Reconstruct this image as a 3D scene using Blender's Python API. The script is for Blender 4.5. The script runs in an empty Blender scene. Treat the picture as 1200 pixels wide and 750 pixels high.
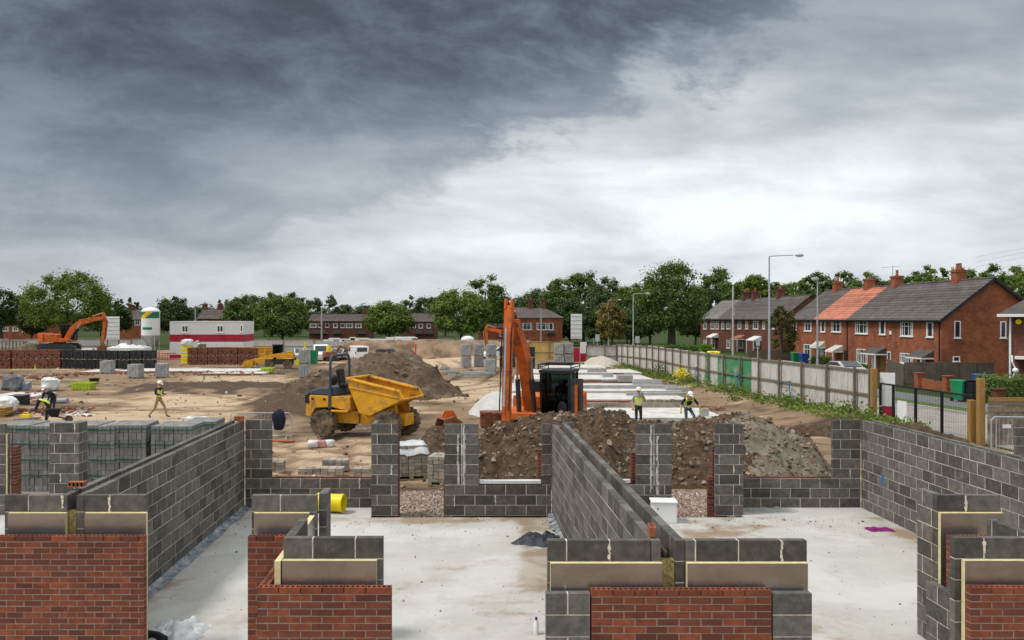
import bpy, bmesh, math, random
from mathutils import Vector, Matrix, Euler, noise
R = math.radians
rnd = random.Random(11)
C = bpy.context.scene.collection
SC = bpy.context.scene
# ---------------------------------------------------------------- camera
CH, FPX, CX, CY = 4.36, 1000.0, 541.0, 373.0      # eye height; focal length and vanishing point measured from the block courses
cam_d = bpy.data.cameras.new('camera'); cam = bpy.data.objects.new('camera', cam_d); C.objects.link(cam)
cam.location = (0, 0, CH); cam.rotation_euler = (R(90), 0, 0)
cam_d.sensor_width = 36; cam_d.lens = 30.0
cam_d.shift_x = 59/1200; cam_d.shift_y = -2/1200
cam_d.clip_end = 6000; cam_d.clip_start = .1
SC.camera = cam
SC.view_settings.view_transform = 'Standard'; SC.view_settings.look = 'None'
SC.view_settings.exposure = 0.0; SC.view_settings.gamma = 1.0
SC.view_settings.use_curve_mapping = False
# ---------------------------------------------------------------- sky
SUN_EL, SUN_AZ = R(56), R(-62)       # azimuth from the view direction, negative to the left
world = bpy.data.worlds.new('World'); SC.world = world; world.use_nodes = True
nt = world.node_tree; nt.nodes.clear()
class NB:
    def __init__(s, t): s.t = t
    def n(s, ty, **kw):
        o = s.t.nodes.new(ty)
        for k, v in kw.items():
            setattr(o, k, v)
        return o
    def put(s, sock, v):
        if v is None: return
        if hasattr(v, 'links') or hasattr(v, 'is_linked'): s.t.links.new(v, sock)
        else: sock.default_value = v
    def m(s, op, a, b=None, c=None, clamp=False):
        o = s.n('ShaderNodeMath', operation=op, use_clamp=clamp)
        s.put(o.inputs[0], a); s.put(o.inputs[1], b)
        if c is not None: s.put(o.inputs[2], c)
        return o.outputs[0]
    def mr(s, v, a, b, c=0., d=1., smooth=True):
        o = s.n('ShaderNodeMapRange', interpolation_type='SMOOTHSTEP' if smooth else 'LINEAR', clamp=True)
        s.put(o.inputs[0], v)
        for i, q in enumerate((a, b, c, d)): s.put(o.inputs[i+1], q)
        return o.outputs[0]
    def mix(s, f, a, b, blend='MIX'):
        o = s.n('ShaderNodeMix', data_type='RGBA', blend_type=blend, clamp_factor=True)
        s.put(o.inputs[0], f)
        for i, q in ((6, a), (7, b)):
            if isinstance(q, (tuple, list)): q = tuple(q)[:3] + (1,)
            s.put(o.inputs[i], q)
        return o.outputs[2]
    def fmix(s, f, a, b):
        o = s.n('ShaderNodeMix', data_type='FLOAT', clamp_factor=True)
        s.put(o.inputs[0], f); s.put(o.inputs[2], a); s.put(o.inputs[3], b)
        return o.outputs[0]
    def noise(s, vec, scale, detail=4, rough=.55, dist=0., col=False):
        o = s.n('ShaderNodeTexNoise')
        if vec is not None: s.put(o.inputs['Vector'], vec)
        s.put(o.inputs['Scale'], scale); s.put(o.inputs['Detail'], detail); s.put(o.inputs['Roughness'], rough); s.put(o.inputs['Distortion'], dist)
        return o.outputs[1 if col else 0]
    def xyz(s, x, y, z=0.):
        o = s.n('ShaderNodeCombineXYZ')
        s.put(o.inputs[0], x); s.put(o.inputs[1], y); s.put(o.inputs[2], z)
        return o.outputs[0]
    def sep(s, v):
        o = s.n('ShaderNodeSeparateXYZ'); s.put(o.inputs[0], v); return o.outputs
b = NB(nt)
tc = b.n('ShaderNodeTexCoord')
dx, dy, dz = b.sep(tc.outputs['Generated'])
zz = b.m('ADD', b.m('MAXIMUM', dz, 0.), .05)
p_, q_ = b.m('DIVIDE', dx, zz), b.m('DIVIDE', dy, zz)
yy = b.m('MAXIMUM', dy, .08)
u_, v_ = b.m('DIVIDE', dx, yy), b.m('DIVIDE', b.m('MAXIMUM', dz, 0.), yy)
z2 = b.m('ADD', b.m('MAXIMUM', dz, 0.), .16)
p2, q2 = b.m('DIVIDE', dx, z2), b.m('DIVIDE', dy, z2)
nA = b.noise(b.xyz(p2, q2, 0.), .9, 6, .55, .15)                       # large cloud masses
nB = b.fmix(.78, b.noise(b.xyz(p2, q2, 7.), 1.7, 8, .60, .2), b.noise(b.xyz(b.m('ADD', u_, b.m('MULTIPLY', v_, .5)), b.m('MULTIPLY', v_, 2.1), 2.), 6.2, 9, .64, .25))  # tufts
nC = b.noise(b.xyz(b.m('MULTIPLY', u_, 1.9), b.m('MULTIPLY', v_, 7.), 3.), 2.2, 6, .55, .35)   # soft layers low over the horizon
s_ = b.m('SUBTRACT', 5.0, b.m('ADD', q_, b.m('ADD', b.m('MULTIPLY', p_, 2.02), b.mr(u_, .3, .62, 0., 1.6))))
s_ = b.m('ADD', s_, b.m('MULTIPLY', b.m('SUBTRACT', nA, .5), 6.0))
s_ = b.m('ADD', s_, b.m('MULTIPLY', b.m('SUBTRACT', nB, .5), 6.5))
deck = b.m('MULTIPLY', b.mr(s_, -.25, .95), b.mr(v_, .03, .30, .14, 1., False))
gz = b.m('ADD', b.m('POWER', b.m('DIVIDE', b.m('SUBTRACT', u_, .20), b.fmix(b.mr(u_, .1, .3), .42, .75)), 2.), b.m('POWER', b.m('DIVIDE', b.m('SUBTRACT', v_, .14), .12), 2.))
glow = b.m('EXPONENT', b.m('MULTIPLY', gz, -1.))
floor_ = b.mr(v_, .0, .38, .62, .40, False)
bright = b.m('ADD', floor_, b.m('MULTIPLY', glow, .40))
bright = b.m('MULTIPLY', bright, b.mr(nC, .25, .75, .80, 1.16))
lay = b.m('MULTIPLY', b.mr(v_, .01, .16, 1., 0.), b.mr(nC, .35, .62))
bright = b.m('ADD', bright, b.m('MULTIPLY', lay, .06))
dark = b.m('ADD', .085, b.m('MULTIPLY', b.mr(nB, .30, .70), b.mr(u_, -.3, .25, .13, .21)))
dark = b.m('ADD', dark, b.mr(v_, .10, .34, .06, 0.))
val = b.fmix(deck, bright, dark)
val = b.m('MULTIPLY', val, b.mr(nB, .34, .66, .90, 1.08))
OVER, BACK = 1.28, 1.0                                   # unseen sky overhead and behind the camera, brightened to add fill light
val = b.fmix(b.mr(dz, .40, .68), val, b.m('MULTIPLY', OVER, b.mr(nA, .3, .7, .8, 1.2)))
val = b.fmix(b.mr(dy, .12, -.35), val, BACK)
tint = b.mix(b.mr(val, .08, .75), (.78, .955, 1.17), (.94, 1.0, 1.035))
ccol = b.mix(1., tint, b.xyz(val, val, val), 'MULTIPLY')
sky = b.n('ShaderNodeTexSky', sky_type='NISHITA', sun_disc=False, sun_elevation=SUN_EL, sun_rotation=SUN_AZ)
sk = b.n('ShaderNodeVectorMath', operation='SCALE'); nt.links.new(sky.outputs[0], sk.inputs[0]); sk.inputs['Scale'].default_value = 1.0
bg1 = b.n('ShaderNodeBackground'); nt.links.new(sky.outputs[0], bg1.inputs[0]); bg1.inputs[1].default_value = .08
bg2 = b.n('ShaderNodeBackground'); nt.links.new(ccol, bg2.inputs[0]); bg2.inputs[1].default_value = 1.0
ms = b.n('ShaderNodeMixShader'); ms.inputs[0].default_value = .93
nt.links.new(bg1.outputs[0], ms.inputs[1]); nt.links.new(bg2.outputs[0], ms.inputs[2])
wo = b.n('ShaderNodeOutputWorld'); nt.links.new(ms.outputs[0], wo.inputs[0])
nt.nodes.remove(sk)
# one soft sun through the cloud
sd = bpy.data.lights.new('sun', 'SUN'); sd.energy = 2.6; sd.angle = R(10); sd.color = (1, .955, .89)
sun = bpy.data.objects.new('sun', sd); C.objects.link(sun)
sdir = Vector((math.sin(SUN_AZ)*math.cos(SUN_EL), math.cos(SUN_AZ)*math.cos(SUN_EL)*-.4, math.sin(SUN_EL)))
sun.rotation_euler = sdir.to_track_quat('Z', 'Y').to_euler(); sun.location = (0, 0, 60)

# ---------------------------------------------------------------- helpers
def X(px, d): return (px-CX)*d/FPX
def H(py, d): return CH-(py-CY)*d/FPX
def W(px, py, d): return Vector((X(px, d), d, H(py, d)))

class MB:
    """collects shapes into one mesh"""
    def __init__(s): s.v = []; s.f = []; s.m = []
    def add(s, vs, fs, mi=0):
        o = len(s.v); s.v.extend(tuple(q) for q in vs)
        for f in fs: s.f.append(tuple(i+o for i in f)); s.m.append(mi)
    def box(s, x0, x1, y0, y1, z0, z1, mi=0):
        s.add([(x0,y0,z0),(x1,y0,z0),(x1,y1,z0),(x0,y1,z0),(x0,y0,z1),(x1,y0,z1),(x1,y1,z1),(x0,y1,z1)],
              [(0,3,2,1),(4,5,6,7),(0,1,5,4),(1,2,6,5),(2,3,7,6),(3,0,4,7)], mi)
    def cb(s, c, sz, mi=0, rot=(0,0,0)):
        Rm = Euler(rot).to_matrix(); c = Vector(c)
        vs = [c+Rm@Vector((sx*sz[0]/2, sy*sz[1]/2, sg*sz[2]/2)) for sg in (-1,1) for sx, sy in ((-1,-1),(1,-1),(1,1),(-1,1))]
        s.add(vs, [(0,3,2,1),(4,5,6,7),(0,1,5,4),(1,2,6,5),(2,3,7,6),(3,0,4,7)], mi)
    def bar(s, a, c, w, h, mi=0):
        a, c = Vector(a), Vector(c); d = (c-a).normalized()
        e = d.cross(Vector((0,0,1)))
        e = e.normalized() if e.length > 1e-4 else Vector((1,0,0))
        g = e.cross(d)
        vs = [q+e*i*w/2+g*j*h/2 for q in (a, c) for i, j in ((-1,-1),(1,-1),(1,1),(-1,1))]
        s.add(vs, [(0,3,2,1),(4,5,6,7),(0,1,5,4),(1,2,6,5),(2,3,7,6),(3,0,4,7)], mi)
    def cyl(s, a, c, r, r2=None, n=12, mi=0):
        a, c = Vector(a), Vector(c); r2 = r if r2 is None else r2
        d = (c-a).normalized(); e = d.orthogonal().normalized(); g = d.cross(e)
        vs = []
        for q, rr in ((a, r), (c, r2)):
            for k in range(n):
                t = 2*math.pi*k/n; vs.append(q+(e*math.cos(t)+g*math.sin(t))*rr)
        fs = [(k, (k+1)%n, n+(k+1)%n, n+k) for k in range(n)] + [tuple(range(n-1,-1,-1)), tuple(range(n, 2*n))]
        s.add(vs, fs, mi)
    def tube(s, pts, r, n=8, mi=0):
        pts = [Vector(q) for q in pts]; rs = r if isinstance(r, (list, tuple)) else [r]*len(pts)
        vs, fs = [], []; e = None
        for i, q in enumerate(pts):
            d = (pts[min(i+1, len(pts)-1)]-pts[max(i-1, 0)]).normalized()
            if e is None: e = d.orthogonal().normalized()
            else:
                e = e-d*e.dot(d); e = e.normalized() if e.length > 1e-5 else d.orthogonal().normalized()
            g = d.cross(e)
            vs += [q+(e*math.cos(2*math.pi*k/n)+g*math.sin(2*math.pi*k/n))*rs[i] for k in range(n)]
        for i in range(len(pts)-1):
            fs += [(i*n+k, i*n+(k+1)%n, (i+1)*n+(k+1)%n, (i+1)*n+k) for k in range(n)]
        fs += [tuple(range(n-1,-1,-1)), tuple(range((len(pts)-1)*n, len(pts)*n))]
        s.add(vs, fs, mi)
    def prism(s, pts, ext, mi=0):
        pts = [Vector(q) for q in pts]; ext = Vector(ext); n = len(pts)
        s.add(pts+[q+ext for q in pts], [tuple(range(n-1,-1,-1)), tuple(range(n, 2*n))]+[(k, (k+1)%n, n+(k+1)%n, n+k) for k in range(n)], mi)
    def side(s, p2, y0, y1, mi=0):      # polygon in the x-z plane, extruded in y
        s.prism([(a, y0, c) for a, c in p2], (0, y1-y0, 0), mi)
    def face(s, p2, x0, x1, mi=0):      # polygon in the y-z plane, extruded in x
        s.prism([(x0, a, c) for a, c in p2], (x1-x0, 0, 0), mi)
    def lathe(s, prof, o, axis, n=20, mi=0):
        o = Vector(o); d = Vector(axis).normalized(); e = d.orthogonal().normalized(); g = d.cross(e)
        vs, fs = [], []
        for r, h in prof:
            vs += [o+d*h+(e*math.cos(2*math.pi*k/n)+g*math.sin(2*math.pi*k/n))*r for k in range(n)]
        for i in range(len(prof)-1):
            fs += [(i*n+k, i*n+(k+1)%n, (i+1)*n+(k+1)%n, (i+1)*n+k) for k in range(n)]
        fs += [tuple(range(n-1,-1,-1)), tuple(range((len(prof)-1)*n, len(prof)*n))]
        s.add(vs, fs, mi)
    def sph(s, c, r, n=12, mi=0, sc=(1,1,1)):
        prof = [(math.sin(math.pi*i/(n//2))*1., -math.cos(math.pi*i/(n//2))) for i in range(n//2+1)]
        vs, fs = [], []
        c = Vector(c)
        for rr, h in prof:
            rr = max(rr, 1e-3)
            vs += [c+Vector((rr*math.cos(2*math.pi*k/n)*r*sc[0], rr*math.sin(2*math.pi*k/n)*r*sc[1], h*r*sc[2])) for k in range(n)]
        for i in range(len(prof)-1):
            fs += [(i*n+k, i*n+(k+1)%n, (i+1)*n+(k+1)%n, (i+1)*n+k) for k in range(n)]
        s.add(vs, fs, mi)
    def xf(s, M):
        s.v = [tuple(M@Vector(q)) for q in s.v]; return s
    def build(s, name, mats, parent=None, bevel=0., smooth=None, norm=True, seg=1):
        me = bpy.data.meshes.new(name)
        me.from_pydata(s.v, [], s.f)
        if not isinstance(mats, (list, tuple)): mats = [mats]
        for q in mats: me.materials.append(q)
        if len(mats) > 1: me.polygons.foreach_set('material_index', s.m)
        if norm:
            bm = bmesh.new(); bm.from_mesh(me); bmesh.ops.recalc_face_normals(bm, faces=bm.faces); bm.to_mesh(me); bm.free()
        if smooth is not None:
            me.polygons.foreach_set('use_smooth', [True]*len(me.polygons))
            if smooth < 180: me.set_sharp_from_angle(angle=R(smooth))
        me.update()
        o = bpy.data.objects.new(name, me); C.objects.link(o)
        if parent is not None: o.parent = parent
        if bevel:
            md = o.modifiers.new('bevel', 'BEVEL'); md.width = bevel; md.segments = seg; md.limit_method = 'ANGLE'; md.angle_limit = R(40)
        return o

def tag(o, label=None, cat=None, group=None, kind=None):
    if label: o['label'] = label
    if cat: o['category'] = cat
    if group: o['group'] = group
    if kind: o['kind'] = kind
    elif label and 'kind' not in o: o['kind'] = 'thing'
    return o
def thing(name, label, cat, loc=(0,0,0), rz=0., group=None):
    o = bpy.data.objects.new(name, None); C.objects.link(o); o.location = loc; o.rotation_euler = (0, 0, rz); o.empty_display_size = .2
    return tag(o, label, cat, group)
def dup(root, label=None, loc=None, rz=None, group=None, sc=None):
    def cp(o, par):
        c = o.copy(); C.objects.link(c); c.parent = par
        for ch in kids.get(o, []): cp(ch, c)
        return c
    kids = {}
    def walk(o):
        kids[o] = list(o.children)
        for ch in kids[o]: walk(ch)
    walk(root)
    r = cp(root, None)
    if loc is not None: r.location = loc
    if rz is not None: r.rotation_euler = (0, 0, rz)
    if sc is not None: r.scale = (sc, sc, sc) if not isinstance(sc, tuple) else sc
    return tag(r, label, None, group)

# ---------------------------------------------------------------- materials
def mat(name, col, rough=.8, var=.2, scale=5., isl=0., bump=0., bscale=30., metal=0., dirt=None, damt=.5, dscale=2.5, spec=.3, trans=0., col2=None, stretch=None, emis=None):
    mt = bpy.data.materials.new(name); mt.use_nodes = True
    t = mt.node_tree; t.nodes.clear(); k = NB(t)
    out = k.n('ShaderNodeOutputMaterial'); pb = k.n('ShaderNodeBsdfPrincipled'); t.links.new(pb.outputs[0], out.inputs[0])
    tcx = k.n('ShaderNodeTexCoord'); co = tcx.outputs['Object']
    if stretch:
        mp = k.n('ShaderNodeMapping'); t.links.new(co, mp.inputs[0]); mp.inputs['Scale'].default_value = stretch; co = mp.outputs[0]
    lo = tuple(c*(1-var) for c in col); hi = tuple(min(1, c*(1+var)) for c in col)
    n1 = k.noise(co, scale, 6, .62)
    c = k.mix(k.mr(n1, .3, .7), lo, hi)
    if isl:
        g = k.n('ShaderNodeNewGeometry'); ri = g.outputs['Random Per Island']
        if col2 is not None: c = k.mix(k.m('MULTIPLY', k.mr(ri, .25, 1., 0., 1., False), k.mr(n1, .2, .8, .7, 1.)), c, col2)
        f = k.m('ADD', 1-isl, k.m('MULTIPLY', k.m('FRACT', k.m('MULTIPLY', ri, 7.31)), 2*isl))
        c = k.mix(1., c, k.xyz(f, f, f), 'MULTIPLY')
    elif col2 is not None:
        c = k.mix(k.mr(k.noise(co, scale*.31, 5, .6, .4), .42, .62), c, col2)
    if dirt is not None:
        dn = k.noise(co, dscale, 8, .68, .3)
        c = k.mix(k.mr(dn, 1-damt-.12, 1-damt+.14), c, dirt)
        k.put(pb.inputs['Roughness'], k.fmix(k.mr(dn, 1-damt-.12, 1-damt+.14), rough, min(1, rough+.35)))
    else: pb.inputs['Roughness'].default_value = rough
    k.put(pb.inputs['Base Color'], c)
    pb.inputs['Metallic'].default_value = metal
    pb.inputs['Specular IOR Level'].default_value = spec
    if bump:
        bp = k.n('ShaderNodeBump'); bp.inputs['Strength'].default_value = min(1, bump); bp.inputs['Distance'].default_value = .02*max(1, bump)
        t.links.new(k.noise(co, bscale, 6, .65), bp.inputs['Height']); t.links.new(bp.outputs[0], pb.inputs['Normal'])
    if trans:
        ts = k.n('ShaderNodeBsdfTranslucent'); k.put(ts.inputs[0], k.mix(1., c, (1.2, 1.25, .7), 'MULTIPLY'))
        mx = k.n('ShaderNodeMixShader'); mx.inputs[0].default_value = trans
        t.links.new(pb.outputs[0], mx.inputs[1]); t.links.new(ts.outputs[0], mx.inputs[2]); t.links.new(mx.outputs[0], out.inputs[0])
    return mt
M = {}
M['block'] = mat('dark_block', (.120,.111,.099), .95, .26, 9, .36, .6, 90, dirt=(.25,.225,.195), damt=.33, dscale=3.2)
M['blockpale'] = mat('pale_block', (.21,.21,.205), .95, .2, 6, .22, .4, 60, dirt=(.33,.32,.30), damt=.28)
M['mortar'] = mat('buff_mortar', (.74,.65,.54), .95, .22, 14, bump=.4, bscale=60)
M['smear'] = mat('mortar_smear', (.52,.49,.45), .95, .3, 9)
M['brick'] = mat('red_brick', (.215,.062,.031), .9, .26, 9, .22, .4, 90, col2=(.115,.042,.030), dirt=(.34,.22,.16), damt=.17, dscale=2.2)
M['brickm'] = mat('brick_mortar', (.33,.27,.225), .95, .2, 20)
M['clay'] = mat('fresh_brick', (.36,.115,.055), .9, .25, 12, .25, .3, 60)
M['hole'] = mat('brick_hole', (.06,.022,.014), .95, .2, 10)
M['pir'] = mat('yellow_foam', (.66,.57,.31), .85, .14, 14)
M['wool'] = mat('mineral_wool', (.30,.235,.09), 1., .45, 26, bump=1., bscale=70)
M['concrete'] = mat('slab_concrete', (.50,.485,.455), .85, .1, 1.6, bump=.15, bscale=40, dirt=(.30,.235,.17), damt=.36, dscale=.9)
M['conc2'] = mat('pale_concrete', (.54,.525,.49), .9, .14, 2, bump=.1, dirt=(.34,.28,.215), damt=.42, dscale=.8)
M['conc3'] = mat('grey_concrete', (.36,.355,.34), .9, .15, 3, .12, .2, 50, dirt=(.22,.19,.15), damt=.3)
M['white'] = mat('white_paint', (.70,.70,.69), .5, .05, 3, dirt=(.52,.49,.44), damt=.25, dscale=2)
M['whitepl'] = mat('white_plastic', (.80,.80,.79), .4, .04, 3)
M['red'] = mat('crimson_paint', (.36,.012,.035), .5, .12, 2, dirt=(.2,.03,.03), damt=.25)
M['yellow'] = mat('yellow_paint', (.66,.325,.014), .5, .14, 2, dirt=(.23,.135,.065), damt=.43, dscale=2.2, bump=.05)
M['yelpl'] = mat('yellow_plastic', (.80,.62,.01), .35, .06, 2, dirt=(.45,.33,.05), damt=.22, dscale=6)
M['orange'] = mat('orange_paint', (.58,.115,.012), .48, .14, 2, dirt=(.15,.065,.032), damt=.42, dscale=2.4)
M['rust'] = mat('rusty_steel', (.20,.075,.035), .8, .4, 6, bump=.4, dirt=(.30,.17,.11), damt=.4)
M['dark'] = mat('dark_steel', (.035,.036,.038), .6, .3, 6, dirt=(.12,.095,.07), damt=.34)
M['black'] = mat('black_plastic', (.015,.015,.016), .5, .2, 6)
M['hood'] = mat('slate_cover', (.055,.066,.082), .5, .15, 4, dirt=(.15,.12,.09), damt=.3)
M['steel'] = mat('bare_steel', (.40,.41,.42), .45, .15, 5, metal=.6)
M['galv'] = mat('galvanised_steel', (.40,.42,.44), .5, .12, 3, metal=.35)
M['chrome'] = mat('cylinder_rod', (.6,.6,.62), .2, .05, 5, metal=.9)
M['tyre'] = mat('muddy_tyre', (.035,.032,.029), .9, .3, 5, bump=.3, dirt=(.21,.15,.095), damt=.52, dscale=3.5)
M['rim'] = mat('muddy_rim', (.20,.16,.11), .8, .3, 6, dirt=(.25,.18,.115), damt=.5)
M['wood'] = mat('weathered_timber', (.20,.155,.11), .9, .3, 6, .18, .3, 40, stretch=(6,6,.8))
M['wood2'] = mat('new_timber', (.32,.185,.06), .8, .2, 5, .12, .2, 40, stretch=(6,6,.8))
M['pallet'] = mat('pallet_wood', (.36,.28,.18), .9, .25, 6, .2)
M['green'] = mat('green_plastic', (.015,.22,.09), .5, .15, 3)
M['lime'] = mat('lime_plastic', (.38,.52,.03), .55, .15, 4, dirt=(.4,.37,.25), damt=.3)
M['blue'] = mat('blue_plastic', (.02,.075,.30), .5, .15, 3)
M['grass'] = mat('grass_blade', (.075,.125,.022), .8, .35, 3, .4, trans=.25)
M['glassdark'] = mat('window_glass', (.03,.035,.04), .08, .2, 2, spec=.6)
def glass_mat(name, tint, alpha):
    mt = bpy.data.materials.new(name); mt.use_nodes = True; t = mt.node_tree; t.nodes.clear(); k = NB(t)
    out = k.n('ShaderNodeOutputMaterial'); gl = k.n('ShaderNodeBsdfGlossy'); gl.inputs['Roughness'].default_value = .05
    tr = k.n('ShaderNodeBsdfTransparent'); tr.inputs[0].default_value = tint+(1,)
    fr = k.n('ShaderNodeLayerWeight'); fr.inputs[0].default_value = alpha
    mx = k.n('ShaderNodeMixShader'); t.links.new(fr.outputs['Facing'], mx.inputs[0]); t.links.new(tr.outputs[0], mx.inputs[1]); t.links.new(gl.outputs[0], mx.inputs[2]); t.links.new(mx.outputs[0], out.inputs[0])
    return mt
M['glass'] = glass_mat('cab_glass', (.36,.42,.41), .16)
M['foil'] = mat('foil_facing', (.42,.405,.38), .24, .14, 2.2, metal=.85, bump=.10, bscale=5, stretch=(1,1,2))
M['film'] = mat('plastic_film', (.58,.585,.59), .3, .15, 6, bump=.6, bscale=12, spec=.5)
M['dpc'] = mat('blue_grey_membrane', (.15,.17,.20), .45, .5, 8, bump=.9, bscale=16, dirt=(.42,.42,.41), damt=.45, dscale=5)
M['dpm'] = mat('black_membrane', (.03,.034,.042), .35, .3, 8, bump=.4, bscale=9)
# ---------------------------------------------------------------- ground
FENCE = [(19.2, 31.), (18.5, 38.), (16.3, 56.), (16.6, 76.), (16.1, 88.), (15.0, 140.)]
def fence_x(y):
    if y <= FENCE[0][1]: return FENCE[0][0]
    for (a, ya), (c, yc) in zip(FENCE, FENCE[1:]):
        if y <= yc: return a+(c-a)*(y-ya)/(yc-ya)
    return 60.
def sst(x, a, c):
    t = max(0., min(1., (x-a)/(c-a))); return t*t*(3-2*t)
def soft(px, py, x0, x1, y0, y1, ex=18, ey=3):
    return sst(px, x0-ex, x0+ex)*(1-sst(px, x1-ex, x1+ex))*sst(py, y0-ey, y0+ey)*(1-sst(py, y1-ey, y1+ey))
def fbm(x, y, z=0., o=4): return noise.fractal((x, y, z), 1.0, 2.1, o)
SOIL = [  # pixel box measured on the ground plane, soil value
    (150, 345, 452, 460, 1.0), (290, 425, 464, 492, .95), (345, 520, 494, 512, .72), (130, 300, 418, 429, .6), (370, 600, 437, 446, .62),
    (0, 130, 478, 486, .55), (95, 260, 438, 451, .45), (520, 600, 470, 500, .5), (600, 740, 420, 520, .55), (300, 380, 425, 452, .75)]
SAND = [(150, 290, 463, 480, 1.), (30, 260, 484, 500, 1.), (318, 560, 512, 562, 1.), (430, 600, 412, 431, 1.), (460, 600, 446, 470, .9), (230, 345, 440, 450, .9)]
RUTS = [[(-34,42),(-18,37.5),(-8,33.2),(0,28.5),(4,25)], [(-34,47),(-16,44),(-6,46),(2,60),(5,80)], [(-26,62),(-12,50),(-7.5,39),(-5,30),(-4,23)], [(-30,38),(-14,34.5),(-6,30),(1,26)], [(-2,100),(0,75),(-3,58),(-12,47)]]
def rut(x, y):
    v = 0.
    for pl in RUTS:
        for (a, c), (e, f) in zip(pl, pl[1:]):
            dx_, dy_ = e-a, f-c; L = dx_*dx_+dy_*dy_; t = ((x-a)*dx_+(y-c)*dy_)/L
            if -.02 <= t <= 1.02:
                d = abs(abs((x-a)*dy_-(y-c)*dx_)/math.sqrt(L)+.25*fbm(x*.4, y*.4, 2, 2)-.95); v = max(v, 1-d/.34)
    return max(0., v)
def ground_h(x, y):
    if y > 240: return -1.5
    z = -.32
    if y > 100: z -= 1.15*sst(y, 100, 200)
    ins = x < fence_x(y)-.3
    if ins and y > 20.9:
        px, py = CX+FPX*x/y, CY+FPX*4.7/y
        a = fbm(x*.22, y*.3, 3., 5); c = fbm(x*1.3, y*1.6, 9., 4)
        z += .09*a+.045*c*(1 if y < 70 else .4)
        z += .38*soft(px, py, 165, 340, 452, 459, 30, 3)*(1+.5*c)
        z += .45*soft(px, py, 300, 415, 468, 488, 30, 6)*(1+.5*c)
        z -= .62*sst(y, 85, 108)*(1-sst(px, 470, 600))*sst(px, 250, 340)
        z += .30*sst(x, fence_x(y)-4.5, fence_x(y)-1.2)*sst(y, 30, 35)*(1-sst(y, 58, 72))
        z -= .07*rut(x, y)*(1 if y < 62 else .5)
        z -= .38*(1-sst(math.hypot(x-3.3, y-34.), 1.8, 3.4))
        if y < 23.5: z = z*sst(y, 20.9, 23.5)+(-.32)*(1-sst(y, 20.9, 23.5))
    elif y <= 20.9: z = -.5 if x < 9.6 else -.4
    else: z = -.34-.16*sst(y, 50, 66) + (0 if y < 100 else -1.0*sst(y, 100, 200))
    return z
def axis(lo, hi, st, out, g):
    a = [lo]
    while a[-1] < hi: a.append(a[-1]+st)
    l, s = lo, st
    left = []
    while l > -out: s *= g; l -= s; left.append(l)
    r, s = a[-1], st
    right = []
    while r < out: s *= g; r += s; right.append(r)
    return left[::-1]+a+right
xs = axis(-42, 25, .36, 2500, 1.16)
ys = [-400, -150, -60, -25, -8, 2, 10, 16, 19, 20.5]
s_y = .3
while ys[-1] < 2500:
    if ys[-1] > 42: s_y *= 1.022 if ys[-1] < 140 else 1.15
    ys.append(ys[-1]+s_y)
gv, soil, grs = [], [], []
for y in ys:
    for x in xs:
        gv.append((x, y, ground_h(x, y)))
        if y > 5:
            px, py = CX+FPX*x/y, CY+FPX*4.7/y
            jx, jy = 30*fbm(x*.5, y*.35, 1., 4), 5*fbm(x*.5, y*.6, 5., 4)
            v = .47+.55*fbm(x*.16, y*.42, 2., 5)
            for (a, c, d, e, f) in SOIL:
                w = soft(px+jx, py+jy, a, c, d, e); v += (f-v)*w
            for (a, c, d, e, f) in SAND:
                w = soft(px+jx, py+jy, a, c, d, e)*f; v += (.06-v)*w
            v += .25*fbm(x*.9, y*1.8, 8., 4)
            if x < fence_x(y): v += .55*rut(x, y)
        else: v = .4
        soil.append(max(0, min(1, v)))
        grs.append(0. if (x < fence_x(y) and y < 132) else 1.)
nx = len(xs)
gf = [(j*nx+i, j*nx+i+1, (j+1)*nx+i+1, (j+1)*nx+i) for j in range(len(ys)-1) for i in range(nx-1)]
me = bpy.data.meshes.new('ground'); me.from_pydata(gv, [], gf)
for nme, dat in (('soil', soil), ('grass', grs)):
    at = me.attributes.new(nme, 'FLOAT', 'POINT'); at.data.foreach_set('value', dat)
me.polygons.foreach_set('use_smooth', [True]*len(me.polygons))
ground = bpy.data.objects.new('ground', me); C.objects.link(ground); tag(ground, kind='structure')
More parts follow.
